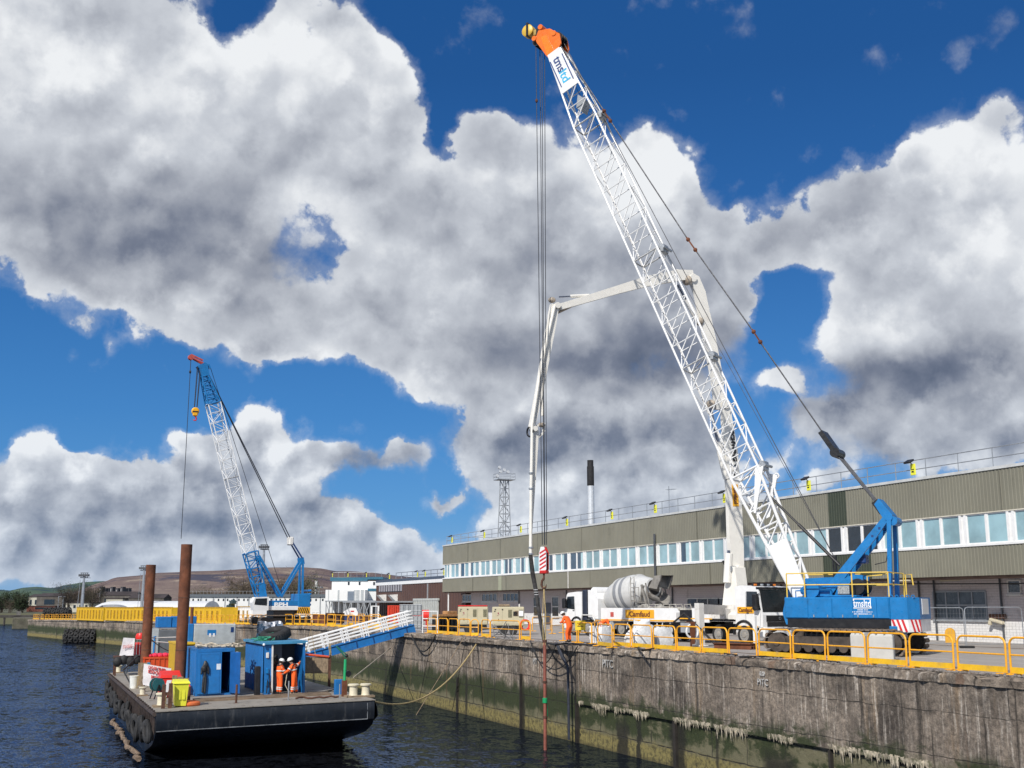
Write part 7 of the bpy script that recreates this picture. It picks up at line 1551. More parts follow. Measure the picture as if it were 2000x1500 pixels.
mb = MB(); mb.prism([(AX.x-.2, AX.z-.4), (AX.x+.22, AX.z-.4), (AX.x+.32, AX.z+.2), (AX.x-.05, AX.z+.3)], -.55, .55, 'Y'); mb.build('gantry_head', BLUE, c2, smooth=False)
hw = Vector((C2A.x+hv.x*h0.x, C2A.y+hv.y*h0.x, C2Z+h0.z))
h2 = thing('hook_block', 'small yellow hook block hanging under the head of the far crane', 'hook block', hw-Vector((0, 0, 1.5)), 0); mb = MB(); mb.lathe([(.30, -.15), (.42, -.05), (.42, .05), (.30, .15)], 16, (0, 0, 1.05), 'Y'); mb.bev((-.26, -.16, .5), (.26, .16, 1.2), .08); mb.build('block', YEL, h2); mb = MB(); mb.tube([(0, 0, .5), (.14, 0, .3), (.1, 0, .05), (-.12, 0, .05), (-.16, 0, .2)], [.07, .08, .08, .06, .02], 8); mb.build('hook', RED, h2); mb = MB(); mb.box((-.3, -.17, .9), (.3, -.161, 1.05)); mb.build('black_band', BLACKP, h2)
wl = Vector((C2A.x+hv.x*a.x, C2A.y+hv.y*a.x, C2Z+e_.z)); 

# ================================================================ CONCRETE PUMP TRUCK AND MIXER
def wheel(parent, x, y, side, r=.52, w=.32):
    """side = -1: face towards -y"""
    mb = MB(); mb.lathe([(r*.62, -w/2), (r*.93, -w/2), (r, -w*.3), (r, w*.3), (r*.93, w/2), (r*.62, w/2)], 28, (x, y, r), 'Y'); t = mb.build('wheel', BLACK, parent)
    mb = MB(); f = side*w/2; mb.lathe([(r*.64, f*1.0), (r*.63, f*1.03), (r*.56, f*1.03), (r*.50, f*1.005), (r*.30, f*1.01), (r*.27, f*1.25), (r*.12, f*1.3)], 24, (x, y, r), 'Y'); mb.build('rim', M('dusty_rim', (.30, .28, .25), .6, dirt=.3), t)
    mb = MB()
    for i in range(10): a = 2*pi*i/10; mb.cyl((x+r*.42*cos(a), y+f*1.0, r+r*.42*sin(a)), (x+r*.42*cos(a), y+f*1.12, r+r*.42*sin(a)), .035, 6)
    mb.build('wheel_nuts', STEEL, t); return t
def lorry_cab(t, x0, x1, W_, zb, zt, mat, near, sign=None, visor=True, sleeper=False):
    """forward control cab from x0 (rear) to x1 (front); near = -1/+1 side that shows"""
    h = W_/2; L = x1-x0
    P = [(x0, zb+.55), (x0+.35, zb+.52), (x0+.55, zb+.95), (x0+1.35, zb+.95), (x1-.25, zb+.35), (x1-.02, zb+.3), (x1, zb+1.15), (x1-.06, zb+1.3), (x1-.32, zt-.35), (x1-.5, zt-.12), (x0+.4, zt), (x0, zt-.05)]
    P = [(x0, zb+.4), (x1-.02, zb+.4), (x1, zb+1.05), (x1-.04, zb+1.16), (x1-.27, zt-.22), (x1-.42, zt-.08), (x0+.45, zt), (x0, zt-.06)]
    mb = MB(); mb.prism(P, -h, h, 'Y'); c = mb.build('cab', mat, t, smooth=False)
    for s in (-1, 1):
        y = s*(h+.004); q = [(x1-1.18, zb+1.22), (x1-.12, zb+1.30), (x1-.36, zt-.34), (x1-1.12, zt-.32)]
        mb = MB(); mb.prism(q, min(y, y+s*.012), max(y, y+s*.012), 'Y'); mb.build('side_window', GLASS, c, smooth=False)
        mb = MB(); q = [(x1-1.25, zb+.45), (x1-.22, zb+.45), (x1-.12, zb+1.30), (x1-.37, zt-.38), (x1-1.18, zt-.35)]; pts = [(a, s*(h+.006), b) for a, b in q]; mb.tube(pts, .008, 4, closed=True); mb.build('door_seam', DGREY, c)
        mb = MB(); mb.box((x1-1.15, s*(h+.01), zb+1.12), (x1-.98, s*(h+.035), zb+1.17)); mb.build('door_handle', BLACKP, c)
        mb = MB(); mb.bev((x1-.45, s*(h+.10), zb+1.30), (x1-.12, s*(h+.36), zt-.45), .06); mb.bar((x1-.2, s*h, zt-.45), (x1-.2, s*(h+.2), zt-.5), .04); mb.bar((x1-.2, s*h, zb+1.4), (x1-.2, s*(h+.2), zb+1.5), .04); mb.build('mirror', BLACKP, c)
        mb = MB(); mb.box((x1-1.1, s*(h-.02), zb-.02), (x1-.4, s*(h+.01), zb+.12)); mb.box((x1-1.1, s*(h-.02), zb+.2), (x1-.4, s*(h+.01), zb+.3)); mb.build('step', BLACKP, c)
        mb = MB(); a0 = x1-1.40; n_ = 12; pts = [(a0+.72*cos(pi-pi*i/n_), s*(h+.01), .52+.72*sin(pi*i/n_)) for i in range(n_+1)]; mb.tube(pts, .075, 6); mb.build('wheel_arch', BLACKP, c)
    # windscreen slopes with the front
    a, b = Vector((x1-.045, 0, zb+1.19)), Vector((x1-.265, 0, zt-.24)); g = Vector((.012, 0, .005)); mb = MB(); mb.add([tuple(a+g+Vector((0, -h+.05, 0))), tuple(a+g+Vector((0, h-.05, 0))), tuple(b+g+Vector((0, h-.08, 0))), tuple(b+g+Vector((0, -h+.08, 0)))], [(0, 1, 2, 3), (3, 2, 1, 0)]); mb.build('windscreen', M('black_windscreen', (.008, .009, .011), .12, spec=.35), c, smooth=False)
    mb = MB(); mb.box((x1, -h+.25, zb+.70), (x1+.015, h-.25, zb+1.02)); 
    for i in range(4): mb.box((x1+.015, -h+.3, zb+.74+i*.07), (x1+.03, h-.3, zb+.76+i*.07))
    mb.bar((x1+.04, -.5, zb+.74), (x1+.04, .5, zb+1.0), .03, .02); mb.box((x1+.002, -h+.3, zb+.45), (x1+.02, h-.3, zb+.68)); mb.build('grille', BLACKP, c, smooth=False)
    mb = MB(); mb.torus((x1+.05, 0, zb+.87), .07, .014, 14, 5, 'X'); mb.build('round_badge', STEEL, c)
    mb = MB(); mb.bev((x1-.35, -h-.01, zb-.12), (x1+.08, h+.01, zb+.40), .06); bp = mb.build('bumper', mat, c)
    for s in (-1, 1): mb = MB(); mb.bev((x1+.05, s*(h-.35)-.14, zb+.12), (x1+.10, s*(h-.35)+.14, zb+.36), .03); mb.build('headlight', M('headlamp_glass', (.45, .48, .5), .1), bp)
    if visor: mb = MB(); mb.box((x1-.42, -h-.006, zt-.22), (x1-.20, h+.006, zt-.10)); mb.build('sun_visor', BLACKP, c, smooth=False)
    if False: mb = MB(); mb.add([(x1-.34, -h+.08, zt-.42), (x1-.34, h-.08, zt-.42), (x1-.02, h-.12, zt-.36), (x1-.02, -h+.12, zt-.36), (x1-.40, -h+.1, zt-.22), (x1-.40, h-.1, zt-.22), (x1-.12, h-.12, zt-.24), (x1-.12, -h+.12, zt-.24)], [(3, 2, 1, 0), (4, 5, 6, 7), (0, 1, 5, 4), (1, 2, 6, 5), (2, 3, 7, 6), (3, 0, 4, 7)]); mb.build('sun_visor', BLACKP, c, smooth=False)
    return c
SGN = M('orange_sign', (.86, .42, .02), .5); SGT = M('dark_sign_text', (.16, .05, .02), .5)
PH = Vector((.198, -.98)).normalized(); PN = Vector((.98, .198)).normalized()
P0 = Vector((35.4, 52.9))+PN*1.25
pt_ = thing('concrete_pump_truck', 'white concrete pump lorry with dark cab windscreen and a tall folded placing boom', 'pump lorry', (P0.x, P0.y, 5.0), atan2(PH.y, PH.x))
def P2L(w): v = Vector((w[0]-P0.x, w[1]-P0.y)); ly = Vector((-PH.y, PH.x)); return Vector((v.dot(PH), v.dot(ly), w[2]-5.0))
for x in (0, -1.95, -7.2, -8.55):
    for s in (-1, 1): wheel(pt_, x, s*1.08, s)
mb = MB(); mb.box((-10.8, -.45, .75), (1.0, .45, 1.05)); mb.box((-10.8, -1.1, 1.2), (-1.2, 1.1, 1.32)); mb.box((-6.4, -1.15, .5), (-3.2, -.5, 1.15)); mb.box((-6.4, .5, .5), (-3.2, 1.15, 1.15)); mb.build('chassis', BLACKP, pt_, smooth=False)
cabp = lorry_cab(pt_, -.62, 1.38, 2.45, .52, 3.12, WHITE, -1)
mb = MB(); mb.box((-.45, -1.245, 1.64), (.75, -1.229, 1.98)); mb.build('door_sign', SGN, cabp, smooth=False); text('lettering', 'Camfaud', .30, SGT, cabp, (.15, -1.252, 1.81), (1, 0, 0), (0, 0, 1), width=1.0, ext=.006, bold=.01)
mb = MB(); mb.bev((.2, -.8, 3.08), (.45, .8, 3.22), .03); mb.build('light_bar', BLACKP, cabp); 
for y in (-.75, -.25, .25, .7): mb = MB(); mb.bev((.42, y-.1, 3.1), (.5, y+.1, 3.2), .02); mb.build('lamp', M('lamp_glass', (.35, .38, .40), .15) if abs(y) < .6 else M('amber_lens', (.7, .2, .02), .3), cabp)
mb = MB(); mb.box((-.62, -1.235, .92), (1.0, -1.229, 1.0)); mb.box((-10.5, -1.262, 1.30), (-2.4, -1.252, 1.36)); mb.build('orange_stripe', SGN, pt_, smooth=False)
# body: side box with sign, opening, stowed legs, hopper
mb = MB(); mb.bev((-2.9, -1.2, 1.32), (-1.5, -.3, 1.9), .03); mb.bev((-10.2, -.9, 1.33), (-2.9, .9, 1.75), .04); mb.box((-4.1, -1.2, 1.36), (-2.8, -.9, 1.9)); mb.build('deck_body', WHITED, pt_, smooth=False)
A_ = at(1325, 1200, plane=((35.4, 52.9), (35.4-PH.x*10, 52.9-PH.y*10))); xa = P2L(A_).x; B_ = at(1178, 1200, plane=((35.4, 52.9), (35.4-PH.x*10, 52.9-PH.y*10))); xb = P2L(B_).x
zA, zB = P2L(at(1250, 1187.5, plane=((35.4, 52.9), (35.4-PH.x*10, 52.9-PH.y*10)))).z, P2L(at(1250, 1213.5, plane=((35.4, 52.9), (35.4-PH.x*10, 52.9-PH.y*10)))).z
mb = MB(); mb.prism([(xb, zB), (xa, zB), (xa+.0, zA-.25), (xa-.25, zA+.0), (xb, zA)], -1.42, -1.12, 'Y'); bx_ = mb.build('outrigger_box', WHITE, pt_, smooth=False)
xs0, xs1 = [P2L(at(q, 1200, plane=((35.4, 52.9), (35.4-PH.x*10, 52.9-PH.y*10)))).x for q in (1226, 1282)]
mb = MB(); mb.box((xs0, -1.435, zB+.18), (xs1, -1.423, zA-.10)); mb.build('side_sign', SGN, bx_, smooth=False); text('lettering', 'Camfaud', (zA-zB)*.55, SGT, bx_, ((xs0+xs1)/2, -1.44, (zA+zB)/2+.02), (1, 0, 0), (0, 0, 1), width=abs(xs1-xs0)*.72, ext=.006, bold=.012)
mb = MB(); mb.box((xb, -1.43, zB+.02), (xa, -1.4225, zB+.10)); mb.build('sign_stripe', SGN, bx_, smooth=False); mb = MB(); mb.box((xb+.95, -1.44, zB+.25), (xb+1.25, -1.4225, zA-.25)); mb.build('marker_plate', M('faded_red_paint', (.5, .09, .07), .5), bx_, smooth=False)
mb = MB(); mb.box((xa+.1, -1.24, zB+.05), (xa+1.15, -1.2, zA-.1)); mb.build('equipment_opening', BLACKP, pt_, smooth=False); mb = MB(); mb.box((xa+1.15, -1.26, zB), (xa+2.5, -1.19, zA)); mb.build('side_locker', WHITE, pt_, smooth=False)
mb = MB(); mb.box((xa+.1, -1.2, .55), (xa+1.9, -1.0, 1.1)); mb.build('battery_frame', GREY, pt_, smooth=False)
mb = MB(); mb.prism([(-11.6, 1.0), (-10.6, .8), (-10.3, 1.6), (-11.9, 1.75)], -.8, .8, 'Y'); mb.build('hopper', GREY, pt_, smooth=False)
rr_ = random.Random(21)
for i in range(7): x = -9.6+i*.62+.2*rr_.random(); mb = MB(); mb.bev((x, -.6+.2*(i % 3), 1.75), (x+.42, .1+.2*(i % 2), 1.86+.3*rr_.random()), .08); mb.tube([(x+.1, -.3, 1.8), (x+.1, -.3, 2.1), (x+.4, -.1, 2.12), (x+.5, -.1, 1.8)], .035, 6); mb.build('hydraulic_gear', M('dusty_grey_gear', (.40, .38, .34), .6, var=.3, dirt=.4), pt_)
# extended front outrigger: arm and leg standing near the quay edge
lg = on_deck(1368, 1263); ll = P2L((lg.x, lg.y, 5.)); zt = P2L(at(1368, 1178, y=lg.y)).z
mb = MB(); mb.box((ll.x-.17, ll.y-.17, .0), (ll.x+.17, ll.y+.17, zt)); mb.bev((ll.x-.3, ll.y-.3, 0), (ll.x+.3, ll.y+.3, .08), .03); mb.build('outrigger_leg', WHITED, pt_, smooth=False)
mb = MB(); mb.bar((ll.x, ll.y, zt-.3), (-2.2, -.3, zt-.38), .34, .5); mb.build('outrigger_arm', WHITED, pt_, smooth=False)
lg = on_deck(1476, 1262); l2 = P2L((lg.x, lg.y, 5.)); mb = MB(); mb.box((l2.x-.08, l2.y-.08, 0), (l2.x+.08, l2.y+.08, P2L(at(1476, 1203, y=lg.y)).z)); mb.build('outrigger_leg', WHITE, pt_, smooth=False)
# turret and placing boom, all in one upright plane
TX = -1.75
mb = MB(); mb.lathe([(.95, 1.3), (.95, 1.55), (.75, 1.7), (.72, 2.1)], 22, (TX, 0, 0)); mb.build('slew_ring', WHITED, pt_)
T_ = Vector((P0.x+PH.x*TX, P0.y+PH.y*TX)); E_ = at(1036, 1090, x=23.7); PLN2 = ((T_.x, T_.y), (E_.x, E_.y)); bd = (E_.xy-T_).normalized(); bn2 = Vector((-bd.y, bd.x))
def B(px, py, off=0.): A = T_+bn2*off; w = at(px, py, plane=((A.x, A.y), (A.x+bd.x*10, A.y+bd.y*10))); return P2L(w)
ly_ = Vector((-PH.y, PH.x)); OFFV = P2L((P0.x+bn2.x, P0.y+bn2.y, 5.0))   # sideways of the boom in the truck frame
CRP = M('cream_white_boom_paint', (.82, .79, .72), .4, dirt=.08, dcol=(.5, .42, .32), dscale=1.2, var=.04)
def arm(name, pts, ws, thick=.30, parent=None):
    """box section beam along picture points with half depths ws (metres)"""
    P = [B(*p) for p in pts]; mb = MB(); vs = []; N = len(P); sdv = OFFV.normalized()*thick/2
    for i, p in enumerate(P):
        dd = (P[min(i+1, N-1)]-P[max(i-1, 0)]).normalized(); u = dd.cross(OFFV).normalized()*ws[i]*1.3
        vs += [p+u+sdv, p-u+sdv, p-u-sdv, p+u-sdv]
    fs = [(0, 1, 2, 3), tuple(4*(N-1)+k for k in (3, 2, 1, 0))]
    for i in range(N-1):
        for k_ in range(4): l = (k_+1) % 4; fs.append((4*i+l, 4*i+k_, 4*i+4+k_, 4*i+4+l))
    mb.add([tuple(v) for v in vs], fs); return mb.build(name, CRP, parent or pt_, smooth=False)
def btube(name, pts, r, m, parent=None, off=.22, n=8): mb = MB(); mb.tube([B(*p)+OFFV*off for p in pts], r, n); return mb.build(name, m, parent or pt_)
j0 = B(1441, 1112)
mb = MB(); mb.prism([(TX-.7, 2.05), (TX+.8, 2.05), (TX+.55, 2.7), (j0.x+.35, j0.z+.1), (j0.x-.25, j0.z+.2), (TX-.55, 2.8)], -.4, .4, 'Y'); mb.build('turret', CRP, pt_, smooth=False)
mb = MB(); mb.cyl((j0.x, -.5, j0.z), (j0.x, .5, j0.z), .2, 14); mb.build('turret_pin', STEEL, pt_)
a1 = arm('boom_arm', [(1440, 1114), (1436, 1060), (1432, 960), (1426, 880), (1416, 795)], [.28, .36, .34, .32, .20])
a2 = arm('boom_arm', [(1406, 800), (1400, 740), (1385, 660), (1374, 610), (1366, 572), (1356, 548), (1338, 538)], [.26, .27, .27, .26, .26, .26, .24])
a3 = arm('boom_arm', [(1352, 538), (1325, 538), (1296, 543), (1262, 550), (1200, 568), (1150, 583), (1092, 600)], [.22, .24, .24, .22, .17, .15, .13])
a4 = arm('boom_arm', [(1083, 596), (1077, 630), (1066, 690), (1052, 770), (1038, 836)], [.17, .19, .17, .14, .11], .26)
a5 = arm('boom_arm', [(1047, 840), (1044, 900), (1040, 965), (1036, 1040)], [.10, .09, .07, .05], .18)
for a, p, rr in ((a1, (1441, 1112), .24), (a1, (1413, 790), .26), (a2, (1350, 545), .22), (a3, (1086, 598), .17), (a4, (1042, 838), .14)):
    c = B(*p); mb = MB(); mb.cyl(c-OFFV*.26, c+OFFV*.26, rr, 14); mb.build('pivot', CRP, a)
for p, s_ in (((1388, 790), .34), ((1366, 628), .30), ((1342, 548), .36), ((1078, 586), .20), ((1058, 830), .16)):
    c = B(*p); mb = MB(); mb.sph(tuple(c), (s_, .22, s_*.8), 10, 7); mb.tube([c-OFFV*.2, c+OFFV*.2], s_*.5, 10); mb.build('knuckle', M('greasy_knuckle', (.42, .36, .29), .6, var=.3, dirt=.5, dcol=(.12, .08, .05), dscale=5), a2)
def ram(p, q, r, par, f=.55): A, C_ = B(*p), B(*q); M_ = A.lerp(C_, f); mb = MB(); mb.cyl(A, M_, r, 10); o = mb.build('hydraulic_ram', CRP, par); mb = MB(); mb.cyl(M_, C_, r*.45, 8); mb.build('ram_rod', M('chrome_rod', (.25, .27, .32), .25, .9), o)
ram((1420, 1138), (1424, 1075), .22, a1, .9); ram((1419, 935), (1386, 792), .20, a1, .5); ram((1364, 628), (1324, 556), .17, a2, .6); ram((1150, 577), (1092, 580), .09, a3, .62); ram((1060, 812), (1057, 700), .09, a4, .45)
mb = MB(); c0, c1 = B(1048, 832), B(1062, 826); mb.bar(c0, c1, .12, .1); mb.bar(c1, B(1062, 843), .12, .1); mb.bar(B(1062, 845), B(1046, 858), .12, .1); mb.build('link', CRP, a4)
c = B(1035, 843); mb = MB(); u_b = (B(1045, 843)-c).normalized(); mb.torus(tuple(c), .26, .05, 18, 6, 'Y'); mb.build('pipe_bend', BLACKP, a4)
# delivery line along the arms
btube('delivery_pipe', [(1445, 1105), (1447, 1040), (1445, 950), (1440, 860), (1430, 800), (1412, 770)], .075, CRP, a1, -.24)
btube('delivery_pipe', [(1412, 770), (1405, 720), (1392, 650), (1382, 600), (1372, 560), (1350, 530), (1325, 526)], .075, CRP, a2, -.22)
btube('delivery_pipe', [(1325, 532), (1290, 547), (1240, 560), (1180, 578), (1120, 596), (1090, 610)], .075, M('greasy_knuckle', (0, 0, 0)), a3, -.20)
btube('delivery_pipe', [(1080, 600), (1066, 660), (1050, 740), (1036, 830), (1036, 850), (1034, 960), (1033, 1084)], .085, CRP, a4, .20, 10)
for i in range(9):
    for a, (p, q_) in ((a1, ((1446, 1080), (1438, 830))), (a2, ((1408, 745), (1374, 565))), (a3, ((1310, 534), (1110, 593)))):
        f = i/8; c = B(p[0]+(q_[0]-p[0])*f, p[1]+(q_[1]-p[1])*f); 
        if i % 2 == 0: mb = MB(); mb.sph(tuple(c-OFFV*.23), .11, 8, 6); mb.build('pipe_clamp', M('brown_clamp', (.22, .15, .10), .7, var=.3), a)
for py in (925, 955, 1070, 1082): c = B(1034, py)+OFFV*.2; mb = MB(); mb.lathe([(.09, -.05), (.125, -.04), (.125, .04), (.09, .05)], 12, tuple(c)); mb.build('pipe_clamp', STEEL, a4)
btube('boom_hose', [(1318, 535), (1326, 526), (1345, 527), (1356, 540)], .06, DKBLUE, a3, -.3); btube('boom_hose', [(1420, 1095), (1430, 1115), (1455, 1125), (1468, 1142)], .06, BLACK, pt_, -.4)
btube('boom_cable', [(1432, 955), (1428, 1000), (1440, 1050), (1434, 1090)], .03, BLACK, a1, -.24, 6)
# sign and lettering on the first arm
up1 = (B(1430, 930)-B(1434, 1000)).normalized(); cc = B(1433, 968)-OFFV*.0; nn_ = OFFV.normalized()*(-1 if (OFFV.normalized()).y > 0 else 1)
acr = up1.cross(nn_).normalized()
P_ = [cc+nn_*.165+up1*a+acr*b for a, b in ((-.62, -.2), (.62, -.2), (.62, .2), (-.62, .2))]; mb = MB(); mb.add([tuple(p) for p in P_]+[tuple(p-nn_*.012) for p in P_], [(0, 1, 2, 3), (7, 6, 5, 4), (3, 2, 1, 0), (0, 4, 5, 1), (1, 5, 6, 2), (2, 6, 7, 3), (3, 7, 4, 0)]); sp = mb.build('boom_sign', SGN, a1, smooth=False)
text('lettering', 'Camfaud', .34, SGT, a1, tuple(cc+nn_*.17), tuple(-up1), tuple(nn_.cross(-up1)), width=.95, ext=.008, bold=.012)
BT_ = M('black_lettering', (.02, .02, .02), .5); c = B(1429, 872); upx = (B(1425, 830)-B(1434, 915)).normalized(); text('lettering', 'SCHWING', .36, BT_, a1, tuple(c+nn_*.165), tuple(-upx), tuple(nn_.cross(-upx)), width=1.75, ext=.008, bold=.02)
c = B(1432, 905); text('lettering', 'S 43 SX', .30, BT_, a1, tuple(B(1432, 921)+nn_*.175), tuple(-upx), tuple(nn_.cross(-upx)), width=.8, ext=.008, bold=.008)
# end hose hanging to the tremie
Eh = [B(1033, 1084)+OFFV*.2, B(1040, 1118), B(1046, 1150), B(1052, 1190), B(1058, 1225), B(1063, 1254)]
mb = MB(); mb.tube(Eh, [.10, .12, .11, .10, .10, .09], 10); eh = mb.build('end_hose', M('dusty_black_hose', (.045, .043, .042), .75, var=.5, scale=5, dirt=.3, dcol=(.14, .13, .12)), pt_); mb = MB()
for i in range(3): c = Eh[2].lerp(Eh[3], .05+.12*i); mb.sph(tuple(c), (.125, .125, .035), 10, 6)
mb.build('white_band', WHITE, eh)
# ---------------------------------------------------------------- mixer lorry
MR = on_deck(1272, 1246); MF = on_deck(1090, 1239.6); MHd = (MF-MR).xy.normalized(); mn = Vector((-MHd.y, MHd.x))
M0 = MR.xy-mn*1.2
mx = thing('concrete_mixer_lorry', 'white concrete mixer lorry with a pale grey drum behind the pump lorry', 'mixer lorry', (M0.x, M0.y, 5.0), atan2(MHd.y, MHd.x)); LM = 9.4
for x in (1.6, 2.95, 6.5, 8.1):
    for s in (-1, 1): wheel(mx, x, s*1.05, s)
mb = MB(); mb.box((.4, -.42, .75), (LM-1, .42, 1.05)); mb.box((3.8, .6, .5), (5.6, 1.15, 1.0)); mb.box((.6, -1.15, 1.1), (7.0, 1.15, 1.16)); mb.build('chassis', GREY, mx, smooth=False)
mc = lorry_cab(mx, LM-2.25, LM-.25, 2.42, .55, 3.0, WHITE, 1, visor=False)
mb = MB(); mb.bev((LM-2.75, -1.22, 1.0), (LM-2.27, 1.22, 3.12), .06); mb.build('dark_air_deflector', DKBLUE if False else M('blue_black_panel', (.02, .026, .045), .4), mx)
mb = MB(); mb.prism([(LM-3.9, 1.16), (LM-2.8, 1.16), (LM-2.8, 3.1), (LM-3.4, 3.05), (LM-3.9, 2.5)], -1.1, 1.1, 'Y'); mb.lathe([(.35, -1.), (.35, .9)], 14, (LM-3.2, 0, 2.95), 'Y'); mb.build('front_pedestal', WHITE, mx)
A_, B_ = Vector((1.0, 0, 3.22)), Vector((LM-3.4, 0, 2.35)); ax = (B_-A_); Ld = ax.length; Rm = ax.to_track_quat('X', 'Z').to_matrix().to_4x4()
mb = MB(); mb.T = Matrix.Translation(A_) @ Rm; mb.lathe([(.55, 0), (.62, .02), (.80, .5), (1.02, 1.1), (1.18, 1.7), (1.20, 2.5), (1.14, 3.2), (.95, 3.9), (.66, Ld-.6), (.50, Ld-.2), (.45, Ld)], 36, (0, 0, 0), 'X'); mb.T = None; mb.build('mixer_drum', M('drum_paint', (.56, .56, .545), .45, var=.06, dirt=.25, dcol=(.36, .34, .31)), mx)
mb = MB(); mb.T = Matrix.Translation(A_) @ Rm
for (x, r_) in ((1.28, 1.10), (3.0, 1.185)): mb.lathe([(r_-.02, x-.06), (r_+.035, x-.05), (r_+.035, x+.05), (r_-.03, x+.06)], 36, (0, 0, 0), 'X')
mb.T = None; mb.build('drum_ring', M('drum_paint', (0, 0, 0)), mx)
mb = MB(); mb.T = Matrix.Translation(A_) @ Rm; mb.lathe([(1.195, 2.55), (1.206, 2.6), (1.20, 2.85), (1.18, 2.9)], 36, (0, 0, 0), 'X'); mb.lathe([(1.19, 1.95), (1.206, 2.0), (1.208, 2.22), (1.195, 2.27)], 36, (0, 0, 0), 'X'); mb.T = None; mb.build('drum_shadow_band', M('drum_shadow_grey', (.24, .25, .265), .5), mx)  # grey bands paint the shadow falling across the drum
mb = MB(); mb.T = Matrix.Translation(A_) @ Rm; mb.lathe([(.50, -.01), (.50, .1)], 20, (0, 0, 0), 'X'); mb.T = None; mb.build('drum_mouth', M('dark_concrete_crust', (.05, .045, .04), .9, bump=.6), mx)
CH_ = M('concrete_crusted_steel', (.26, .245, .22), .85, var=.25, dirt=.4, bump=.5)
mb = MB(); vs = []; n_ = 10
for i in range(n_+1): a = pi*(i/n_)*1.0; vs += [(.95, .75*cos(a), 3.0-.65*sin(a)), (-.15, .55*cos(a), 2.55-.45*sin(a))]
mb.add(vs, [(2*i, 2*i+1, 2*i+3, 2*i+2) for i in range(n_)]+[(2*i+2, 2*i+3, 2*i+1, 2*i) for i in range(n_)]); mb.prism([(.9, 3.2), (.3, 3.95), (-.35, 4.0), (-.2, 3.6), (.1, 3.1)], -.55, -.45, 'Y'); mb.prism([(.9, 3.2), (.3, 3.95), (-.35, 4.0), (-.2, 3.6), (.1, 3.1)], .45, .55, 'Y'); mb.add([(.3, -.45, 3.94), (.3, .45, 3.94), (-.35, .45, 3.98), (-.35, -.45, 3.98), (.1, -.45, 3.2), (.1, .45, 3.2)], [(0, 1, 2, 3), (3, 2, 1, 0), (0, 4, 5, 1), (1, 5, 4, 0)]); mb.build('charge_hopper', CH_, mx, smooth=False)
mb = MB(); vs = []; 
for i in range(9): a = pi*i/8; vs += [(.25, .30*cos(a), 2.3-.25*sin(a)), (-1.45, .25*cos(a)+.1, 1.55-.2*sin(a))]
mb.add(vs, [(2*i, 2*i+1, 2*i+3, 2*i+2) for i in range(8)]+[(2*i+2, 2*i+3, 2*i+1, 2*i) for i in range(8)]); mb.build('discharge_chute', CH_, mx, smooth=False)
mb = MB(); 
for s in (-1, 1): mb.bar((.6, s*.7, 1.1), (1.3, s*.8, 3.4), .12); mb.bar((1.8, s*.7, 1.1), (1.2, s*.8, 3.3), .12); mb.bar((.9, s*.75, 2.2), (1.7, s*.75, 2.2), .1); mb.bar((.3, s*.9, 1.2), (.9, s*.8, 3.5), .07)
mb.bar((1.2, -.8, 3.3), (1.2, .8, 3.3), .1); mb.build('rear_frame', CH_, mx, smooth=False)
mb = MB()
for y in (1.05, 1.35): mb.cyl((1.75, y, 1.1), (1.75, y, 3.9), .025, 6)
for i in range(9): mb.cyl((1.75, 1.05, 1.25+i*.28), (1.75, 1.35, 1.25+i*.28), .018, 5)
mb.box((.9, .95, 2.3), (1.7, 1.4, 2.34)); [mb.cyl((x, 1.4, 2.34), (x, 1.4, 3.2), .02, 5) for x in (.9, 1.3)]; mb.cyl((.9, 1.4, 3.2), (1.7, 1.4, 3.2), .02, 5); mb.build('ladder', CH_, mx)
mb = MB(); mb.tube([(3.0, 1.25, 1.0), (3.4, 1.3, 1.45), (4.6, 1.3, 1.5), (5.2, 1.25, 1.0)], .05, 6); mb.tube([(5.6, 1.25, .9), (5.9, 1.3, 1.4), (7.0, 1.3, 1.4), (7.2, 1.25, .9)], .05, 6); mb.build('side_guard', M('drum_paint', (0, 0, 0)), mx)
for x in (2.3, 6.5, 8.1): mb = MB(); n_ = 10; mb.tube([(x+.68*cos(pi*i/n_), 1.12, .52+.66*sin(pi*i/n_)) for i in range(n_+1)], .06, 6); mb.build('mudguard', BLACKP, mx)

# ================================================================ BARRIERS, WORKERS AND SITE CLUTTER
ORD = ['first', 'second', 'third', 'fourth', 'fifth', 'sixth', 'seventh', 'eighth', 'ninth', 'tenth', 'eleventh', 'twelfth', 'thirteenth', 'fourteenth', 'fifteenth', 'sixteenth', 'seventeenth', 'eighteenth', 'nineteenth', 'twentieth']
YB = M('barrier_yellow', (.86, .40, .015), .42, dirt=.22, dcol=(.42, .24, .08), dscale=3, var=.10); YK = M('barrier_kick_yellow', (.80, .47, .015), .5, dirt=.25, dcol=(.4, .25, .08))
def make_barrier(L, lab, H_=1.12, kick=True, r=.034, m=None):
    t = thing('barrier', lab, 'barrier'); c = .24; mb = MB(); pts = [(0, 0, .05), (0, 0, H_-c)]+[(c-c*cos(a), 0, H_-c+c*sin(a)) for a in (pi/8, pi/4, 3*pi/8)]+[(c, 0, H_), (L-c, 0, H_)]+[(L-c+c*sin(a), 0, H_-c+c*cos(a)) for a in (pi/8, pi/4, 3*pi/8)]+[(L, 0, H_-c), (L, 0, .05)]
    mb.tube(pts, r, 8); mb.build('hoop_frame', m or YB, t); mb = MB(); mb.cyl((0, 0, .60), (L, 0, .60), r*.8, 8); mb.build('mid_rail', m or YB, t)
    if kick: mb = MB(); mb.box((.0, -.02, .06), (L, .02, .24)); mb.build('kick_board', YK, t, smooth=False)
    for x in (.12, L-.12): mb = MB(); mb.bev((x-.06, -.28, 0), (x+.06, .28, .05), .015); mb.build('foot', m or YB, t)
    return t
r = random.Random(31)
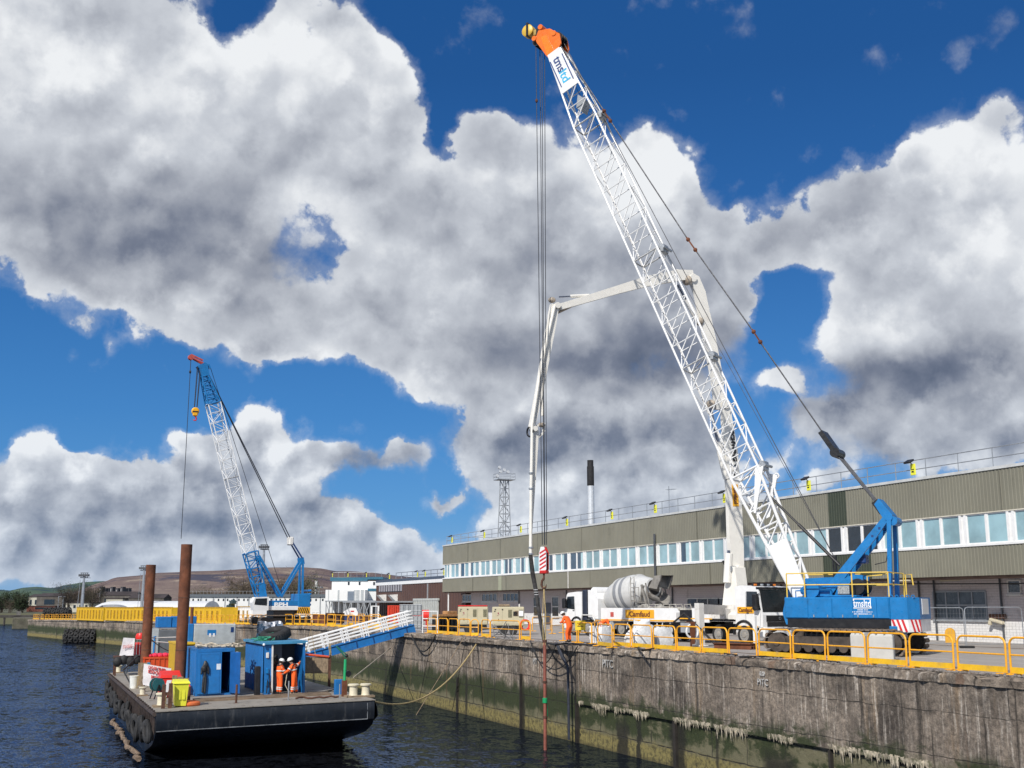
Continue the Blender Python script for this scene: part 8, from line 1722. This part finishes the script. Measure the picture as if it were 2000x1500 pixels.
BP = [(1970, 2086), (1868, 1966), (1775, 1864), (1694, 1772), (1616, 1692), (1548, 1613), (1482, 1546), (1424, 1480), (1372, 1423), (1323, 1371), (1277, 1322), (1235, 1275), (1199, 1233)]
def put_barrier(A, B_, lab, group, kick=True, base=None):
    d = (B_-A).xy; t = make_barrier(d.length-.10, lab, kick=kick); t.location = (A.x, A.y, ground_z(A.x, A.y) if base is None else base); t.rotation_euler[2] = atan2(d.y, d.x); t['group'] = group; return t
for i, (a, b) in enumerate(BP):
    A = at(a, 1250, x=27.75+r.uniform(-.06, .08)); B_ = at(b, 1250, x=27.75+r.uniform(-.06, .08)); t = put_barrier(A, B_, 'yellow hooped barrier on the quay edge, '+ORD[i]+' from the right side of the photo', 'hooped barriers on the near quay edge', kick=(i != 7)); t.rotation_euler[0] = r.uniform(-.03, .03)
LB = [(835, 853), (856, 875), (876, 895), (897, 919), (920, 937), (941, 958), (1018, 1037)]
for i, (a, b) in enumerate(LB):
    A = at(a, 1235, x=27.8); B_ = at(b, 1235, x=27.8+(.5 if i == 4 else 0)); put_barrier(A, B_, 'yellow hooped barrier between the gangway and the hanging pipe, '+ORD[i]+' from the gangway', 'hooped barriers right of the gangway')
for i, ((a, ya), (b, yb), lab) in enumerate((((1100, 1252), (1128, 1255), 'yellow hooped barrier straight in front of the standing quay worker'), ((1130, 1256), (1158, 1258), 'yellow hooped barrier just right of the standing quay worker'), ((1156, 1260), (1168, 1248), 'yellow barrier set square to the quay edge right of the standing worker'), ((1168, 1262), (1197, 1266), 'yellow hooped barrier in front of the bending worker'), ((1162, 1246), (1192, 1249), 'second row yellow barrier behind the one in front of the bending worker'), ((1040, 1233), (1076, 1231), 'lone barrier set back on the paving right of the hanging pipe'), ((1078, 1238), (1100, 1236), 'pale barrier set back left of the standing worker'), ((958, 1246), (1016, 1250), 'leaning galvanised barrier in front of the right compressor'))):
    A, B_ = on_deck(a, ya), on_deck(b, yb); put_barrier(A, B_, lab, 'odd barriers around the pipe and worker', kick=(i in (0, 3) and False or i == 3))
# far quay: barriers every couple of metres
far0 = make_barrier(2.05, ''); far0['label'] = ''
k_ = 0; y = 92.; FARB = []
while y < 291:
    x = wall_x(y)+.75; x2 = wall_x(min(292.9, y+2.1))+.75; rz = atan2(2.1, x2-x)
    if k_ == 0: t = far0; t.location = (x, y, ground_z(x, y)); t.rotation_euler[2] = rz
    else: t = dup(far0, (x+r.uniform(-.15, .15), y, ground_z(x, y)), rz+r.uniform(-.05, .05))
    FARB.append((t, y)); k_ += 1; y += 2.15
for t, y in FARB:
    if y < 128: t['label'] = 'one of the yellow barriers on the far quay edge behind the gangway handrails'; t['group'] = 'far hooped barriers behind the gangway'
    elif y < 200: t['label'] = 'one of the yellow barriers between the rusty piles and the far blue crane'; t['group'] = 'far hooped barriers by the blue crane'
    else: t['label'] = 'one of the small barriers in front of the yellow containers'; t['group'] = 'far hooped barriers before the containers'
for i in range(12):     # second, looser row round the far crane
    a = 470+i*27+r.uniform(-4, 4); A = at(a, 1215, plane=((27.5, 150), (32.5, 98))); t = dup(far0, (A.x, A.y, ground_z(A.x, A.y)), r.uniform(1.2, 2.2)); t['label'] = 'one of the yellow barriers set back around the far blue crane'; t['group'] = 'barriers round the far crane'
# workers on the quay
person(on_deck(1113, 1255.5)+Vector((.2, .6, 0)), radians(120), 'quay worker in orange with a white helmet leaning over papers by the yellow sign', dict(pel=(-.10, 0, .93), waist=(-.02, 0, 1.08), chest=(.10, 0, 1.26), neck=(.22, 0, 1.42), head=(.30, 0, 1.52), shL=(.12, .18, 1.36), shR=(.12, -.18, 1.36), elL=(.22, .24, 1.10), wrL=(.42, .10, 1.08), elR=(.22, -.24, 1.10), wrR=(.42, -.10, 1.06), hiL=(-.1, .1, .9), hiR=(-.1, -.1, .9), face=(1, 0, -.7)), 'workers on the near quay', vest=0, bands=False, H=1.82)
person(on_deck(1188, 1250)+Vector((.1, 1.0, 0)), radians(-20), 'quay worker in orange bending down behind the barriers by the white signed panel', dict(pel=(-.15, 0, .88), waist=(.0, 0, 1.0), chest=(.22, 0, 1.12), neck=(.38, 0, 1.20), head=(.50, 0, 1.26), shL=(.26, .18, 1.14), shR=(.26, -.18, 1.14), elL=(.36, .22, .88), wrL=(.46, .14, .66), elR=(.36, -.22, .88), wrR=(.46, -.14, .66), hiL=(-.15, .1, .86), hiR=(-.15, -.1, .86), knL=(.02, .12, .48), knR=(.02, -.12, .48), face=(1, 0, -.9)), 'workers on the near quay', vest=0, bands=False, H=1.8)
p = at(560, 1222, plane=((26.5, 126), (28.5, 106))); person((p.x+.6, p.y, ground_z(0, p.y)), radians(-80), 'distant worker in bright orange standing in front of the far blue crane', {}, 'distant workers', bands=False, vest=0, H=1.95)
p = at(442, 1214, plane=PLN); person((p.x-.9, p.y-.6, 4.7), radians(-60), 'distant worker in yellow jacket and orange trousers by the yellow site cabin', dict(elR=(.05, -.32, 1.2), wrR=(.2, -.4, 1.3)), 'distant workers', suit=HIVISY, bands=False, vest=0, H=1.9)
person((p.x-2.4, p.y+1.1, 4.7), radians(-100), 'distant worker in red at the left corner of the yellow site cabin', {}, 'distant workers', suit=M('red_cloth', (.6, .05, .02), .8), bands=False, vest=0, helm=REDM, H=1.85)
# beige compressors
CP = M('beige_machine_paint', (.52, .47, .32), .5, dirt=.15, dcol=(.3, .26, .17), var=.05)
def compressor(pa, pb, pyb, lab, red):
    A, B_ = on_deck(pa, pyb), on_deck(pb, pyb); L = (B_-A).xy.length; t = thing('compressor', lab, 'compressor', (A.x, A.y, 5.0), atan2(B_.y-A.y, B_.x-A.x), 'site air compressors'); L = min(L, 2.9)
    mb = MB(); mb.bev((0, 0, .62), (L, 1.5, 1.95), .05); mb.build('housing', CP, t)
    for i in range(3): mb = MB(); mb.bev((L*(.03+.33*i), -.02, .75), (L*(.03+.33*i)+L*.29, 0.0, 1.85), .008); mb.build('door_panel', CP, t)
    mb = MB(); mb.box((L*.50, -.03, 1.2), (L*.62, -.021, 1.75)); mb.box((L*.84, -.03, 1.2), (L*.96, -.021, 1.75)); mb.build('louvre', M('olive_louvre', (.16, .15, .09), .6, var=.4, scale=20), t, smooth=False)
    mb = MB(); mb.box((L*.18, -.03, 1.45), (L*.21, -.022, 1.55)); mb.bar((L*.15, -.027, 1.55), (L*.22, -.027, 1.42), .03, .008); mb.bar((L*.15, -.027, 1.32), (L*.22, -.027, 1.42), .03, .008); mb.build('arrow_mark', M('maroon_mark', (.3, .03, .08), .5), t, smooth=False)
    mb = MB(); [mb.box((x, -.03, z), (x+.1, -.022, z+.07)) for x, z in ((L*.08, 1.72), (L*.3, 1.72), (L*.06, 1.6))]; mb.box((L*.19, -.035, .95), (L*.215, -.022, 1.1)); mb.build('decals', BLACKP, t, smooth=False)
    if red: mb = MB(); mb.bev((.0, .02, 1.96), (L*.98, 1.4, 2.06), .03); mb.build('red_lid', RED, t)
    else:
        mb = MB(); mb.bev((L*.2, .2, 1.96), (L*.55, 1.1, 2.14), .04); mb.bev((L*.7, -.05, 1.3), (L*.86, -.02, 1.68), .01); mb.build('exhaust_box', WOOD, t); mb = MB(); mb.box((L*.66, -.05, 1.32), (L*.80, -.022, 1.62)); mb.build('control_panel', BLACKP, t, smooth=False); mb = MB(); mb.box((L*.83, -.06, 1.3), (L*.97, -.022, 1.68)); mb.build('document_box', WHITE, t, smooth=False); mb = MB(); mb.cyl((L*.85, .2, 1.95), (L*.85, .2, 2.15), .06, 8); mb.build('beacon', WHITED, t)
    mb = MB(); mb.box((.1, .1, .35), (L-.1, 1.4, .61)); mb.bar((L*.1, .75, .45), (-.8, .75, .35), .08); mb.build('chassis', BLACKP, t, smooth=False)
    for x in (L*.35, L*.65): mb = MB(); mb.lathe([(.12, -.1), (.3, -.1), (.33, 0), (.3, .1), (.12, .1)], 18, (x, .05, .33), 'Y'); mb.build('wheel', BLACK, t)
    return t
compressor(894, 953, 1237, 'left beige site compressor with a red lid behind the barriers', True); compressor(961, 1024, 1240, 'right beige site compressor with a black control panel beside a red hose reel', False)
mb = MB(); p = on_deck(1027, 1243); 
for i in range(6): mb.torus((0, .04*i, .75), .34-.02*(i % 2), .045, 20, 6, 'Y')
o = tag(mb.build('hose_coil', REDM, None), 'red hose coil hung at the right end of the beige compressors', 'hose coil'); o.location = p
mb = MB(); rr_ = random.Random(3)
for i in range(7): a = on_deck(945+rr_.uniform(0, 70), 1246+rr_.uniform(-3, 3)); b = on_deck(945+rr_.uniform(0, 75), 1247); mb.tube(sag((a.x, a.y, 5.5+rr_.random()*.6), (b.x, b.y, 5.05), .35, 8), .03, 5)
o = tag(mb.build('hose_tangle', M('grey_hoses', (.16, .16, .16), .7, var=.4), None), 'tangle of grey and black hoses in front of the right compressor', 'hoses', None); 
# timber and drums beside the gangway head
t = thing('timber_stack', 'stack of orange tan timbers on dark frames behind the barriers right of the gangway', 'timber stack', on_deck(857, 1236), radians(20)); mb = MB(); [mb.bev((0, .22*i, 1.2), (2.0, .22*i+.18, 1.36), .02) for i in range(4)]; mb.bev((.9, .1, 1.37), (1.9, .7, 1.62), .03); mb.build('boards', M('orange_tan_timber', (.42, .22, .09), .8, var=.3, scale=4), t); mb = MB(); [mb.box((x, 0, 0), (x+.1, .9, 1.2)) for x in (.05, .35, .65, .95, 1.25, 1.75)]; mb.build('frames', BLACKP, t, smooth=False)
t = thing('red_tank', 'red steel tank on the quay at the head of the gangway', 'tank', on_deck(823, 1226)+Vector((.2, .8, 0)), radians(-20)); mb = MB(); mb.cyl((-.75, 0, 1.1), (.75, 0, 1.1), .52, 20); mb.build('tank_body', REDM, t); mb = MB(); [mb.box((x, -.35, 0), (x+.12, .35, .75)) for x in (-.6, .45)]; mb.build('cradle', RED, t, smooth=False)
t = thing('stair_gate', 'white tubular gate frame at the top of the gangway', 'gate', (27.9, 84.9, 5.0), radians(-60)); mb = MB()
for x in (0, 1.5): mb.cyl((x, 0, 0), (x, 0, 1.6), .04, 8)
for z in (.5, 1.05, 1.6): mb.cyl((0, 0, z), (1.5, 0, z), .035, 8)
mb.build('gate_frame', WHITE, t)
# liquid containers, white frame, tank, red container near the brown warehouse
t0 = None
for i, (px, lab) in enumerate(((780, 'left of three pale grey liquid containers at the gangway head'), (790, 'middle of three pale grey liquid containers at the gangway head'), (800, 'right of three pale grey liquid containers at the gangway head'))):
    p = at(px, 1222, plane=((30.5, 93.5), (32, 92))); t = thing('liquid_container', lab, 'container', (p.x, p.y, 5.0), -AZ, 'pale grey liquid containers'); mb = MB(); mb.bev((0, 0, .15), (.98, 1.1, 1.15), .06); mb.bev((0.02, 0, 1.2), (.96, 1.1, 2.1), .06); mb.build('tank', M('translucent_grey', (.33, .35, .36), .5), t); mb = MB(); [mb.cyl((x, -.03, .1), (x, -.03, 2.15), .02, 5) for x in (0, .32, .65, .98)]; [mb.cyl((0, -.03, z), (.98, -.03, z), .02, 5) for z in (.4, .8, 1.15, 1.6, 2.1)]; mb.box((0, 0, 0), (.98, 1.1, .13)); mb.build('cage', STEEL, t)
def place(px, pyb, dist_plane=None): return on_deck(px, pyb)
o_, rz = far_frame(757, 150); container((o_.x, o_.y, 4.8), rz, 1.6, M('bright_red_container', (.62, .05, .02), .5), 'red container under the canopy of the brown warehouse', H=2.2)
o_, rz = far_frame(724, 128); t = thing('white_stand', 'tall open white frame stand left of the brown warehouse', 'frame', (o_.x, o_.y, 5.0), rz); h = zof(1183, 724, 128)-5; mb = MB(); [mb.box((x, y, 0), (x+.09, y+.09, h)) for x in (0, .75) for y in (0, .75)]; [mb.box((0, y, z), (.84, y+.09, z+.09)) for z in (0.1, h*.5, h-.09) for y in (0, .751)]; mb.build('frame', WHITE, t, smooth=False)
o_, rz = far_frame(667, 140); t = thing('boat_cover', 'small boat shaped tank with a white cover on a dark blue base', 'boat', (o_.x, o_.y, 5.0), rz); mb = MB(); mb.prism([(0, .8), (.3, 1.35), (1.1, 1.75), (1.7, 1.7), (1.95, 1.2), (1.95, .8)], 0, 1.4, 'Y'); mb.build('white_cover', WHITE, t, smooth=False); mb = MB(); mb.bev((.2, .1, .15), (1.9, 1.3, .79), .08); mb.build('blue_base', DKBLUE, t); mb = MB(); mb.box((1.1, -.02, 1.25), (1.5, -.003, 1.4)); mb.build('red_mark', RED, t, smooth=False)
JR = ((('rust_bin', 'rusty open scrap skip left of the covered boat', 'skip'), 636, 135, (2.0, 1.3, 1.3), RUSTD), (('rust_crate', 'brown rusty steel crate right of the far crane', 'crate'), 612, 128, (1.3, 1.1, 1.1), RUST), (('steel_basket', 'rust brown steel basket right of the covered boat', 'basket'), 703, 132, (1.6, 1., .9), RUSTD), (('timber_pallets', 'stack of brown timber pallets left of the far crane tracks', 'pallets'), 478, 150, (1.6, 1.2, .9), WOOD), (('white_cabinet', 'small white cabinet with two dark openings right of the far crane', 'cabinet'), 609, 142, (.95, .8, 1.5), WHITE))
for (nm, lab, cat), px, dist, (a, b, c), m_ in JR:
    o_, rz = far_frame(px, dist); t = thing(nm, lab, cat, (o_.x, o_.y, ground_z(0, o_.y)), rz); mb = MB()
    if nm == 'timber_pallets':
        for i in range(6): [mb.box((0, y, i*.15), (a, y+.1, i*.15+.03)) for y in (0, .3, .6, .9)]; [mb.box((x, 0, i*.15+.031), (x+.1, b, i*.15+.12)) for x in (0, a/2, a-.1)]
        mb.build('slats', m_, t, smooth=False)
    else:
        mb.box((0, 0, .12), (a, .04, c)); mb.box((0, b-.04, .12), (a, b, c)); mb.box((0, .04, .12), (.04, b-.04, c)); mb.box((a-.04, .04, .12), (a, b-.04, c)); mb.box((.04, .04, .12), (a-.04, b-.04, .16 if m_ != WHITE else c-.01)); mb.build('sides', m_, t, smooth=False)
        mb = MB(); [mb.box((x, -.05, 0), (x+.08, -.003, c+.02)) for x in (0, a/2, a-.08)]; mb.box((0, -.045, c-.1), (a, -.004, c)); mb.build('ribs', m_, t, smooth=False)
        if m_ == WHITE: mb = MB(); mb.box((.12, -.02, .5), (.38, -.001, 1.2)); mb.box((.56, -.02, .5), (.82, -.001, 1.2)); mb.build('openings', BLACKP, t, smooth=False)
# bulk bags
def bag(px, pyb, s, lab, seed, lean=0):
    r = random.Random(seed); p = on_deck(px, pyb); mb = MB(); n_ = 7; vs = []; idx = {}
    for k in range(n_+1):
        for j in range(4*n_):
            sd, f = divmod(j, n_); f /= n_; c = [(-1+2*f, -1), (1, -1+2*f), (1-2*f, 1), (-1, 1-2*f)][sd]; w = k/n_; bul = 1+.07*sin(pi*w)-.10*(abs(c[0])*abs(c[1]))**2+r.gauss(0, .035)
            vs.append((c[0]*.5*bul, c[1]*.5*bul, .95*w+r.gauss(0, .03)+lean*c[0]*w*.35))
    m_ = 4*n_; fs = [(k*m_+j, k*m_+(j+1) % m_, (k+1)*m_+(j+1) % m_, (k+1)*m_+j) for k in range(n_) for j in range(m_)]+[tuple(reversed(range(m_)))]; c_ = len(vs); vs.append((0, 0, .86)); fs += [(n_*m_+j, n_*m_+(j+1) % m_, c_) for j in range(m_)]
    t = thing('bulk_bag', lab, 'bag', p, r.uniform(-.4, .4), 'white bulk bags behind the barriers'); mb.add(vs, fs); mb.build('bag_cloth', BAG, t); mb = MB()
    for (x, y) in ((-.42, -.42), (.42, -.42), (.42, .42), (-.42, .42)): mb.tube([(x, y, .85), (x*.9, y*.9, 1.12+.08*r.random()), (x*.7, y*.95, .9)], .022, 5)
    mb.build('lifting_loops', BAG, t); t.scale = (s,)*3; return t
bag(1174, 1256, .95, 'white bulk bag with a black opening below the bending worker', 1); bag(1247, 1264, 1.05, 'left of the three white bulk bags in front of the pump lorry, leaning', 2, 1); bag(1264, 1262, 1.0, 'middle and tallest of the three white bulk bags in front of the pump lorry', 3, -1); bag(1290, 1262, 1.0, 'right of the three white bulk bags, next to the lorry wheel', 4)
for i, (pts, rad, m_, lab) in enumerate((
    ([(1240, 1262), (1255, 1272), (1285, 1268), (1310, 1258), (1325, 1250)], .05, BLACK, 'black hose curling under the white bulk bags'),
    ([(1300, 1268), (1330, 1266), (1362, 1270), (1400, 1276), (1440, 1282)], .045, BLACK, 'black hose running along the kerb below the red and white rope coil'),
    ([(1440, 1285), (1500, 1284), (1570, 1289), (1640, 1296)], .04, BLACK, 'dark cable lying along the quay edge in front of the crane tracks'),
    ([(1066, 1256), (1085, 1262), (1100, 1258), (1130, 1260), (1165, 1262)], .05, BLACK, 'black hose on the quay edge by the standing worker'))):
    P = [on_deck(a, b) for a, b in pts]; mb = MB(); Q = []
    for a, b in zip(P, P[1:]): Q += [a.lerp(b, f)+Vector((.12*sin(f*6+i), 0, 0)) for f in (0, .25, .5, .75)]
    mb.tube([(q.x, q.y, q.z+rad*.9) for q in Q+[P[-1]]], rad, 7); tag(mb.build('black_hose', m_, None), lab, 'hose')
p = on_deck(1330, 1262); mb = MB(); mb.tube([(p.x-.6, p.y, 5.1), (p.x-.7, p.y, 6.0), (p.x, p.y-.4, 6.65), (p.x+.5, p.y-1.3, 5.8), (p.x+.6, p.y-2.4, 5.1)], .06, 8); tag(mb.build('arched_hose', BLACK, None), 'thick black hose arching above the barriers in front of the pump lorry', 'hose')
# loops of hose and cable hanging down the wall by the pipe
for (a, b, dr, rad, lab) in (((1036, 1252), (1086, 1258), 1.15, .032, 'black hose looping down the wall left of the hanging pipe'), ((1058, 1292), (1128, 1262), .75, .032, 'black hose looping down the wall right of the hanging pipe')):
    A, B_ = at(*a, x=26.75), at(*b, x=26.75); mb = MB(); mb.tube(sag(A, B_, dr if a[0] < 1050 else dr, 18), rad, 7); tag(mb.build('wall_hose', BLACK, None), lab, 'hose')
for dx in (0, .28): pass
mb = MB(); A, M_, B_ = at(1088, 1256, x=26.72), at(1110, 1302, x=26.75), at(1112, 1445, x=26.75)
for dx in (0, .16): mb.tube([A+Vector((0, dx, 0)), A.lerp(M_, .6)+Vector((-.05, dx, 0)), M_+Vector((0, dx*.6, 0)), B_+Vector((0, dx*.4, 0))], .055, 8)
tag(mb.build('twin_hose', M('blue_black_hose', (.03, .035, .05), .6, var=.4), None), 'pair of thick dark hoses running down the dock wall into the water', 'hoses')
# rope coil red and white on a post
p = on_deck(1353, 1264); t = thing('rope_coil', 'red and white coiled strops draped on a stand in front of the pump lorry', 'strops', p, 0); mb = MB(); [mb.torus((0, .03*i, .78), .34-.015*i, .05, 22, 6, 'Y') for i in range(4)]; mb.build('white_strop', BAG, t); mb = MB(); [mb.tube([(-.1+.05*i, -.06, 1.25), (-.14+.06*i, -.1, .7), (-.05+.03*i, -.05, .15)], .028, 6) for i in range(5)]; mb.build('rusty_chain_strop', RUST, t); mb = MB(); mb.box((-.04, .1, 0), (.04, .18, 1.25)); mb.box((-.3, .08, 1.2), (.3, .2, 1.26)); mb.build('stand', RUSTD, t, smooth=False)
# rusty beams, pipe, pump, green sheet, concrete blocks
p = on_deck(1425, 1268); t = thing('steel_beams', 'rusty red brown steel beams lying in front of the pump lorry wheel', 'beams', p, radians(-62)); mb = MB(); [(mb.box((-.9, .3*i, .0), (1.1, .3*i+.22, .03)), mb.box((-.9, .3*i+.1, .03), (1.1, .3*i+.13, .25)), mb.box((-.9, .3*i, .25), (1.1, .3*i+.22, .28))) for i in range(3)]; mb.build('beam', RUST, t, smooth=False)
a, b = on_deck(1520, 1277), on_deck(1582, 1277); t = thing('rusty_pipe', 'short fat rusty casing pipe lying on the quay in front of the crane tracks', 'pipe', a, atan2(b.y-a.y, b.x-a.x)); Lp = (b-a).xy.length; mb = MB(); mb.cyl((0, 0, .26), (Lp, 0, .26), .23, 20); mb.build('pipe', RUST, t); mb = MB(); [mb.lathe([(.24, x-.04), (.30, x-.03), (.30, x+.03), (.24, x+.04)], 20, (0, 0, .26), 'X') for x in (.1, Lp*.45, Lp-.1)]; mb.build('flange', RUSTD, t)
t = thing('water_pump', 'blue black pump with a yellow ball top beside the rusty pipe', 'pump', on_deck(1596, 1277), 0); mb = MB(); mb.lathe([(.26, .05), (.28, .1), (.28, .55), (.2, .65), (.1, .7)], 18); mb.cyl((0, -.3, .35), (.0, -.2, .35), .14, 14); mb.build('pump_body', M('blue_black_casting', (.02, .03, .05), .5), t); mb = MB(); mb.sph((.12, 0, .82), (.17, .17, .14), 12, 8); mb.build('yellow_float', M('bright_yellow', (.85, .65, .02), .4), t)
t = thing('red_valve', 'small red valve standing in front of the crane tracks', 'valve', on_deck(1593, 1262), 0); mb = MB(); mb.cyl((0, 0, .35), (0, 0, 1.0), .09, 10); mb.cyl((-.1, 0, .6), (.22, 0, .55), .08, 10); mb.torus((0, 0, 1.02), .14, .03, 16, 6); mb.build('valve_body', REDM, t); mb = MB(); mb.cyl((0, 0, 0), (0, 0, .35), .05, 8); mb.build('stem', BLACKP, t)
mb = MB(); a = on_deck(1508, 1282); b = on_deck(1546, 1285); d = (b-a).normalized(); n_ = 8; vs = []; rr_ = random.Random(2)
for j in range(5):
    for i in range(n_+1): q = a.lerp(b, i/n_)+Vector((.25*(j-2)*.5, 0, .02+.07*rr_.random()+.05*(j == 2))); vs.append(tuple(q))
mb.add(vs, [(j*(n_+1)+i, j*(n_+1)+i+1, (j+1)*(n_+1)+i+1, (j+1)*(n_+1)+i) for j in range(4) for i in range(n_)]+[(j*(n_+1)+i+n_+1, (j+1)*(n_+1)+i+1, j*(n_+1)+i+1, j*(n_+1)+i) for j in range(4) for i in range(0)]); tag(mb.build('green_sheet', M('green_sheet_plastic', (.03, .36, .17), .5), None), 'crumpled green plastic sheet on the kerb by the rusty pipe', 'sheet')
def cblock(pa, pb, pyb, h, lab, ang, dep):
    a = on_deck(pa, pyb); b = on_deck(pb, pyb); L = (b-a).xy.length; t = thing('concrete_block', lab, 'concrete block', a, ang, 'interlocking concrete ballast blocks'); mb = MB(); mb.bev((0, 0, 0), (L, dep, h-.08), .03)
    n_ = 3
    for i in range(n_): 
        w = L/n_; mb.add([(w*i+.02, .02, h-.085), (w*(i+1)-.02, .02, h-.085), (w*(i+1)-.02, dep-.02, h-.085), (w*i+.02, dep-.02, h-.085), (w*i+w*.2, .1, h), (w*(i+1)-w*.2, .1, h), (w*(i+1)-w*.2, dep-.1, h), (w*i+w*.2, dep-.1, h)], [(4, 5, 6, 7), (0, 1, 5, 4), (1, 2, 6, 5), (2, 3, 7, 6), (3, 0, 4, 7)])
    mb.build('block', M('pale_precast_concrete', (.50, .49, .46), .85, var=.06, dirt=.12, dcol=(.35, .34, .31), bump=.15), t); return t
cblock(1662, 1693, 1287, 1.02, 'left pale concrete block in front of the crane, between two barriers', radians(-66), .8); cblock(1697, 1744, 1290, 1.02, 'right pale concrete block with a toothed top behind the barriers', radians(-45), .75)
t = thing('round_sign', 'round topped yellow bollard board standing behind the barriers on the right', 'bollard', on_deck(1857, 1256), radians(-60)); mb = MB(); mb.prism([(-.28, 0), (.28, 0), (.28, .55)]+[(.28*cos(a*pi/8), .55+.28*sin(a*pi/8)) for a in range(1, 8)]+[(-.28, .55)], -.05, .05, 'Y'); mb.build('board', M('worn_yellow_board', (.66, .34, .02), .6, dirt=.3, dcol=(.35, .2, .05)), t)
# loose mesh fence panels
def heras(pa, pb, pyb, pyt, lab):
    a, b = on_deck(pa, pyb), on_deck(pb, pyb); L = (b-a).xy.length; h = at(pb, pyt, y=b.y).z-5.0; t = thing('mesh_fence_panel', lab, 'fence', a, atan2(b.y-a.y, b.x-a.x), 'galvanised mesh fence panels'); c = .15; mb = MB(); mb.tube([(0, 0, 0), (0, 0, h-c), (c*.3, 0, h-c*.3), (c, 0, h), (L-c, 0, h), (L-c*.3, 0, h-c*.3), (L, 0, h-c), (L, 0, 0)], .024, 8); mb.cyl((0, 0, .2), (L, 0, .2), .02, 6); mb.build('tube_frame', STEEL, t); mb = MB()
    n_ = int(L/.16)
    for i in range(1, n_): mb.box((L*i/n_-.002, -.002, .2), (L*i/n_+.002, .002, h))
    for i in range(8): z = .3+i*(h-.4)/8; mb.box((0, -.0035, z), (L, .0005, z+.004))
    mb.build('wire_mesh', STEEL, t, smooth=False); mb = MB(); mb.bev((-.35, -.12, 0), (.35, .12, .12), .03); mb.build('foot_block', BLACK, t); return t
heras(1791, 1886, 1264, 1187, 'left of the two loose mesh fence panels in front of the painted wall'); heras(1889, 2001, 1266, 1186, 'right of the two loose mesh fence panels in front of the painted wall')
t = thing('wall_lamp', 'broken cream wall lamp hanging below a brown bracket on the painted wall', 'lamp', at(1950, 1217, x=50.2), 0); mb = MB(); mb.bev((-.12, -.55, .25), (.09, .55, .50), .02); mb.build('bracket', RUSTD, t); mb = MB(); mb.T = Matrix.Rotation(radians(12), 4, 'X'); mb.bev((-.3, -.5, .02), (-.02, .45, .2), .05); mb.bev((-.3, .3, -.2), (-.1, .5, .05), .04); mb.T = None; mb.build('lamp_body', CREAM, t)
t = thing('sign_board', 'small yellow sign board tied on the barrier right of the standing worker', 'sign', at(1133, 1222, y=on_deck(1133, 1256).y), -AZ); mb = MB(); mb.box((-.28, -.04, -.25), (.30, -.015, .28)); mb.build('yellow_board', M('sign_yellow', (.75, .55, .03), .5), t, smooth=False); mb = MB(); mb.box((-.15, -.05, .12), (.12, -.041, .16)); mb.box((-.15, -.05, -.05), (.18, -.041, -.01)); mb.build('sign_print', BLACKP, t, smooth=False)
# gravel and broken kerb along the edge
r = random.Random(77); mb = MB()
for i in range(1500):
    y = 24+r.random()**1.3*50; x = 27.05+abs(r.gauss(0, .35)); s = r.uniform(.015, .05)
    if x > 28.6: continue
    mb.sph((x, y, 5.0+s*.4), (s*r.uniform(.7, 1.5), s*r.uniform(.7, 1.5), s*.8), 5, 3)
tag(mb.build('gravel', M('kerb_gravel', (.20, .18, .165), .95, var=.5, scale=8), None, smooth=False), 'loose grey gravel and crumbs of stone along the quay edge', 'gravel', None, 'stuff')

# ================================================================ LABELS OF THE MANY LIKE THINGS
UN = ['', 'first', 'second', 'third', 'fourth', 'fifth', 'sixth', 'seventh', 'eighth', 'ninth', 'tenth', 'eleventh', 'twelfth', 'thirteenth', 'fourteenth', 'fifteenth', 'sixteenth', 'seventeenth', 'eighteenth', 'nineteenth']
def ordw(k):
    if k < 20: return UN[k]
    t = {2: 'twent', 3: 'thirt', 4: 'fort', 5: 'fift'}[k//10]; return t+('ieth' if k % 10 == 0 else 'y-'+UN[k % 10])
def picx(o): p = o.location; return (cos(AZ)*p.x-sin(AZ)*p.y)/(sin(AZ)*p.x+cos(AZ)*p.y)
for grp, base, key in (('far hooped barriers behind the gangway', 'yellow barrier behind the gangway handrails', picx), ('far hooped barriers by the blue crane', 'yellow barrier between the rusty piles and far blue crane', picx), ('far hooped barriers before the containers', 'small barrier before the yellow containers', picx),
    ('barriers round the far crane', 'loose yellow barrier around the far blue crane', picx), ('bare brown trees of the far shore', 'bare brown twiggy tree on the far shore', picx), ('budding trees of the far shore', 'bare tree with a green brown haze of buds', picx), ('evergreen bushes of the far shore', 'dark evergreen bush among the far trees', picx), ('cluster of distant tower blocks on the skyline', 'narrow dark tower block of the skyline cluster', picx)):
    L = sorted([o for o in COL.objects if o.parent is None and o.get('group') == grp], key=key)
    for i, o in enumerate(L): o['label'] = base+', '+ordw(i+1)+' from the left'
L = sorted([o for o in COL.objects if o.parent is None and o.get('category') == 'tyre' and 'barge side' in o.get('group', '')], key=lambda o: o.location.y)
for i, o in enumerate(L): o['label'] = 'black fender tyre on the left side of the barge, '+ordw(i+1)+' from the near corner'; o['group'] = 'fender tyres along the barge side'
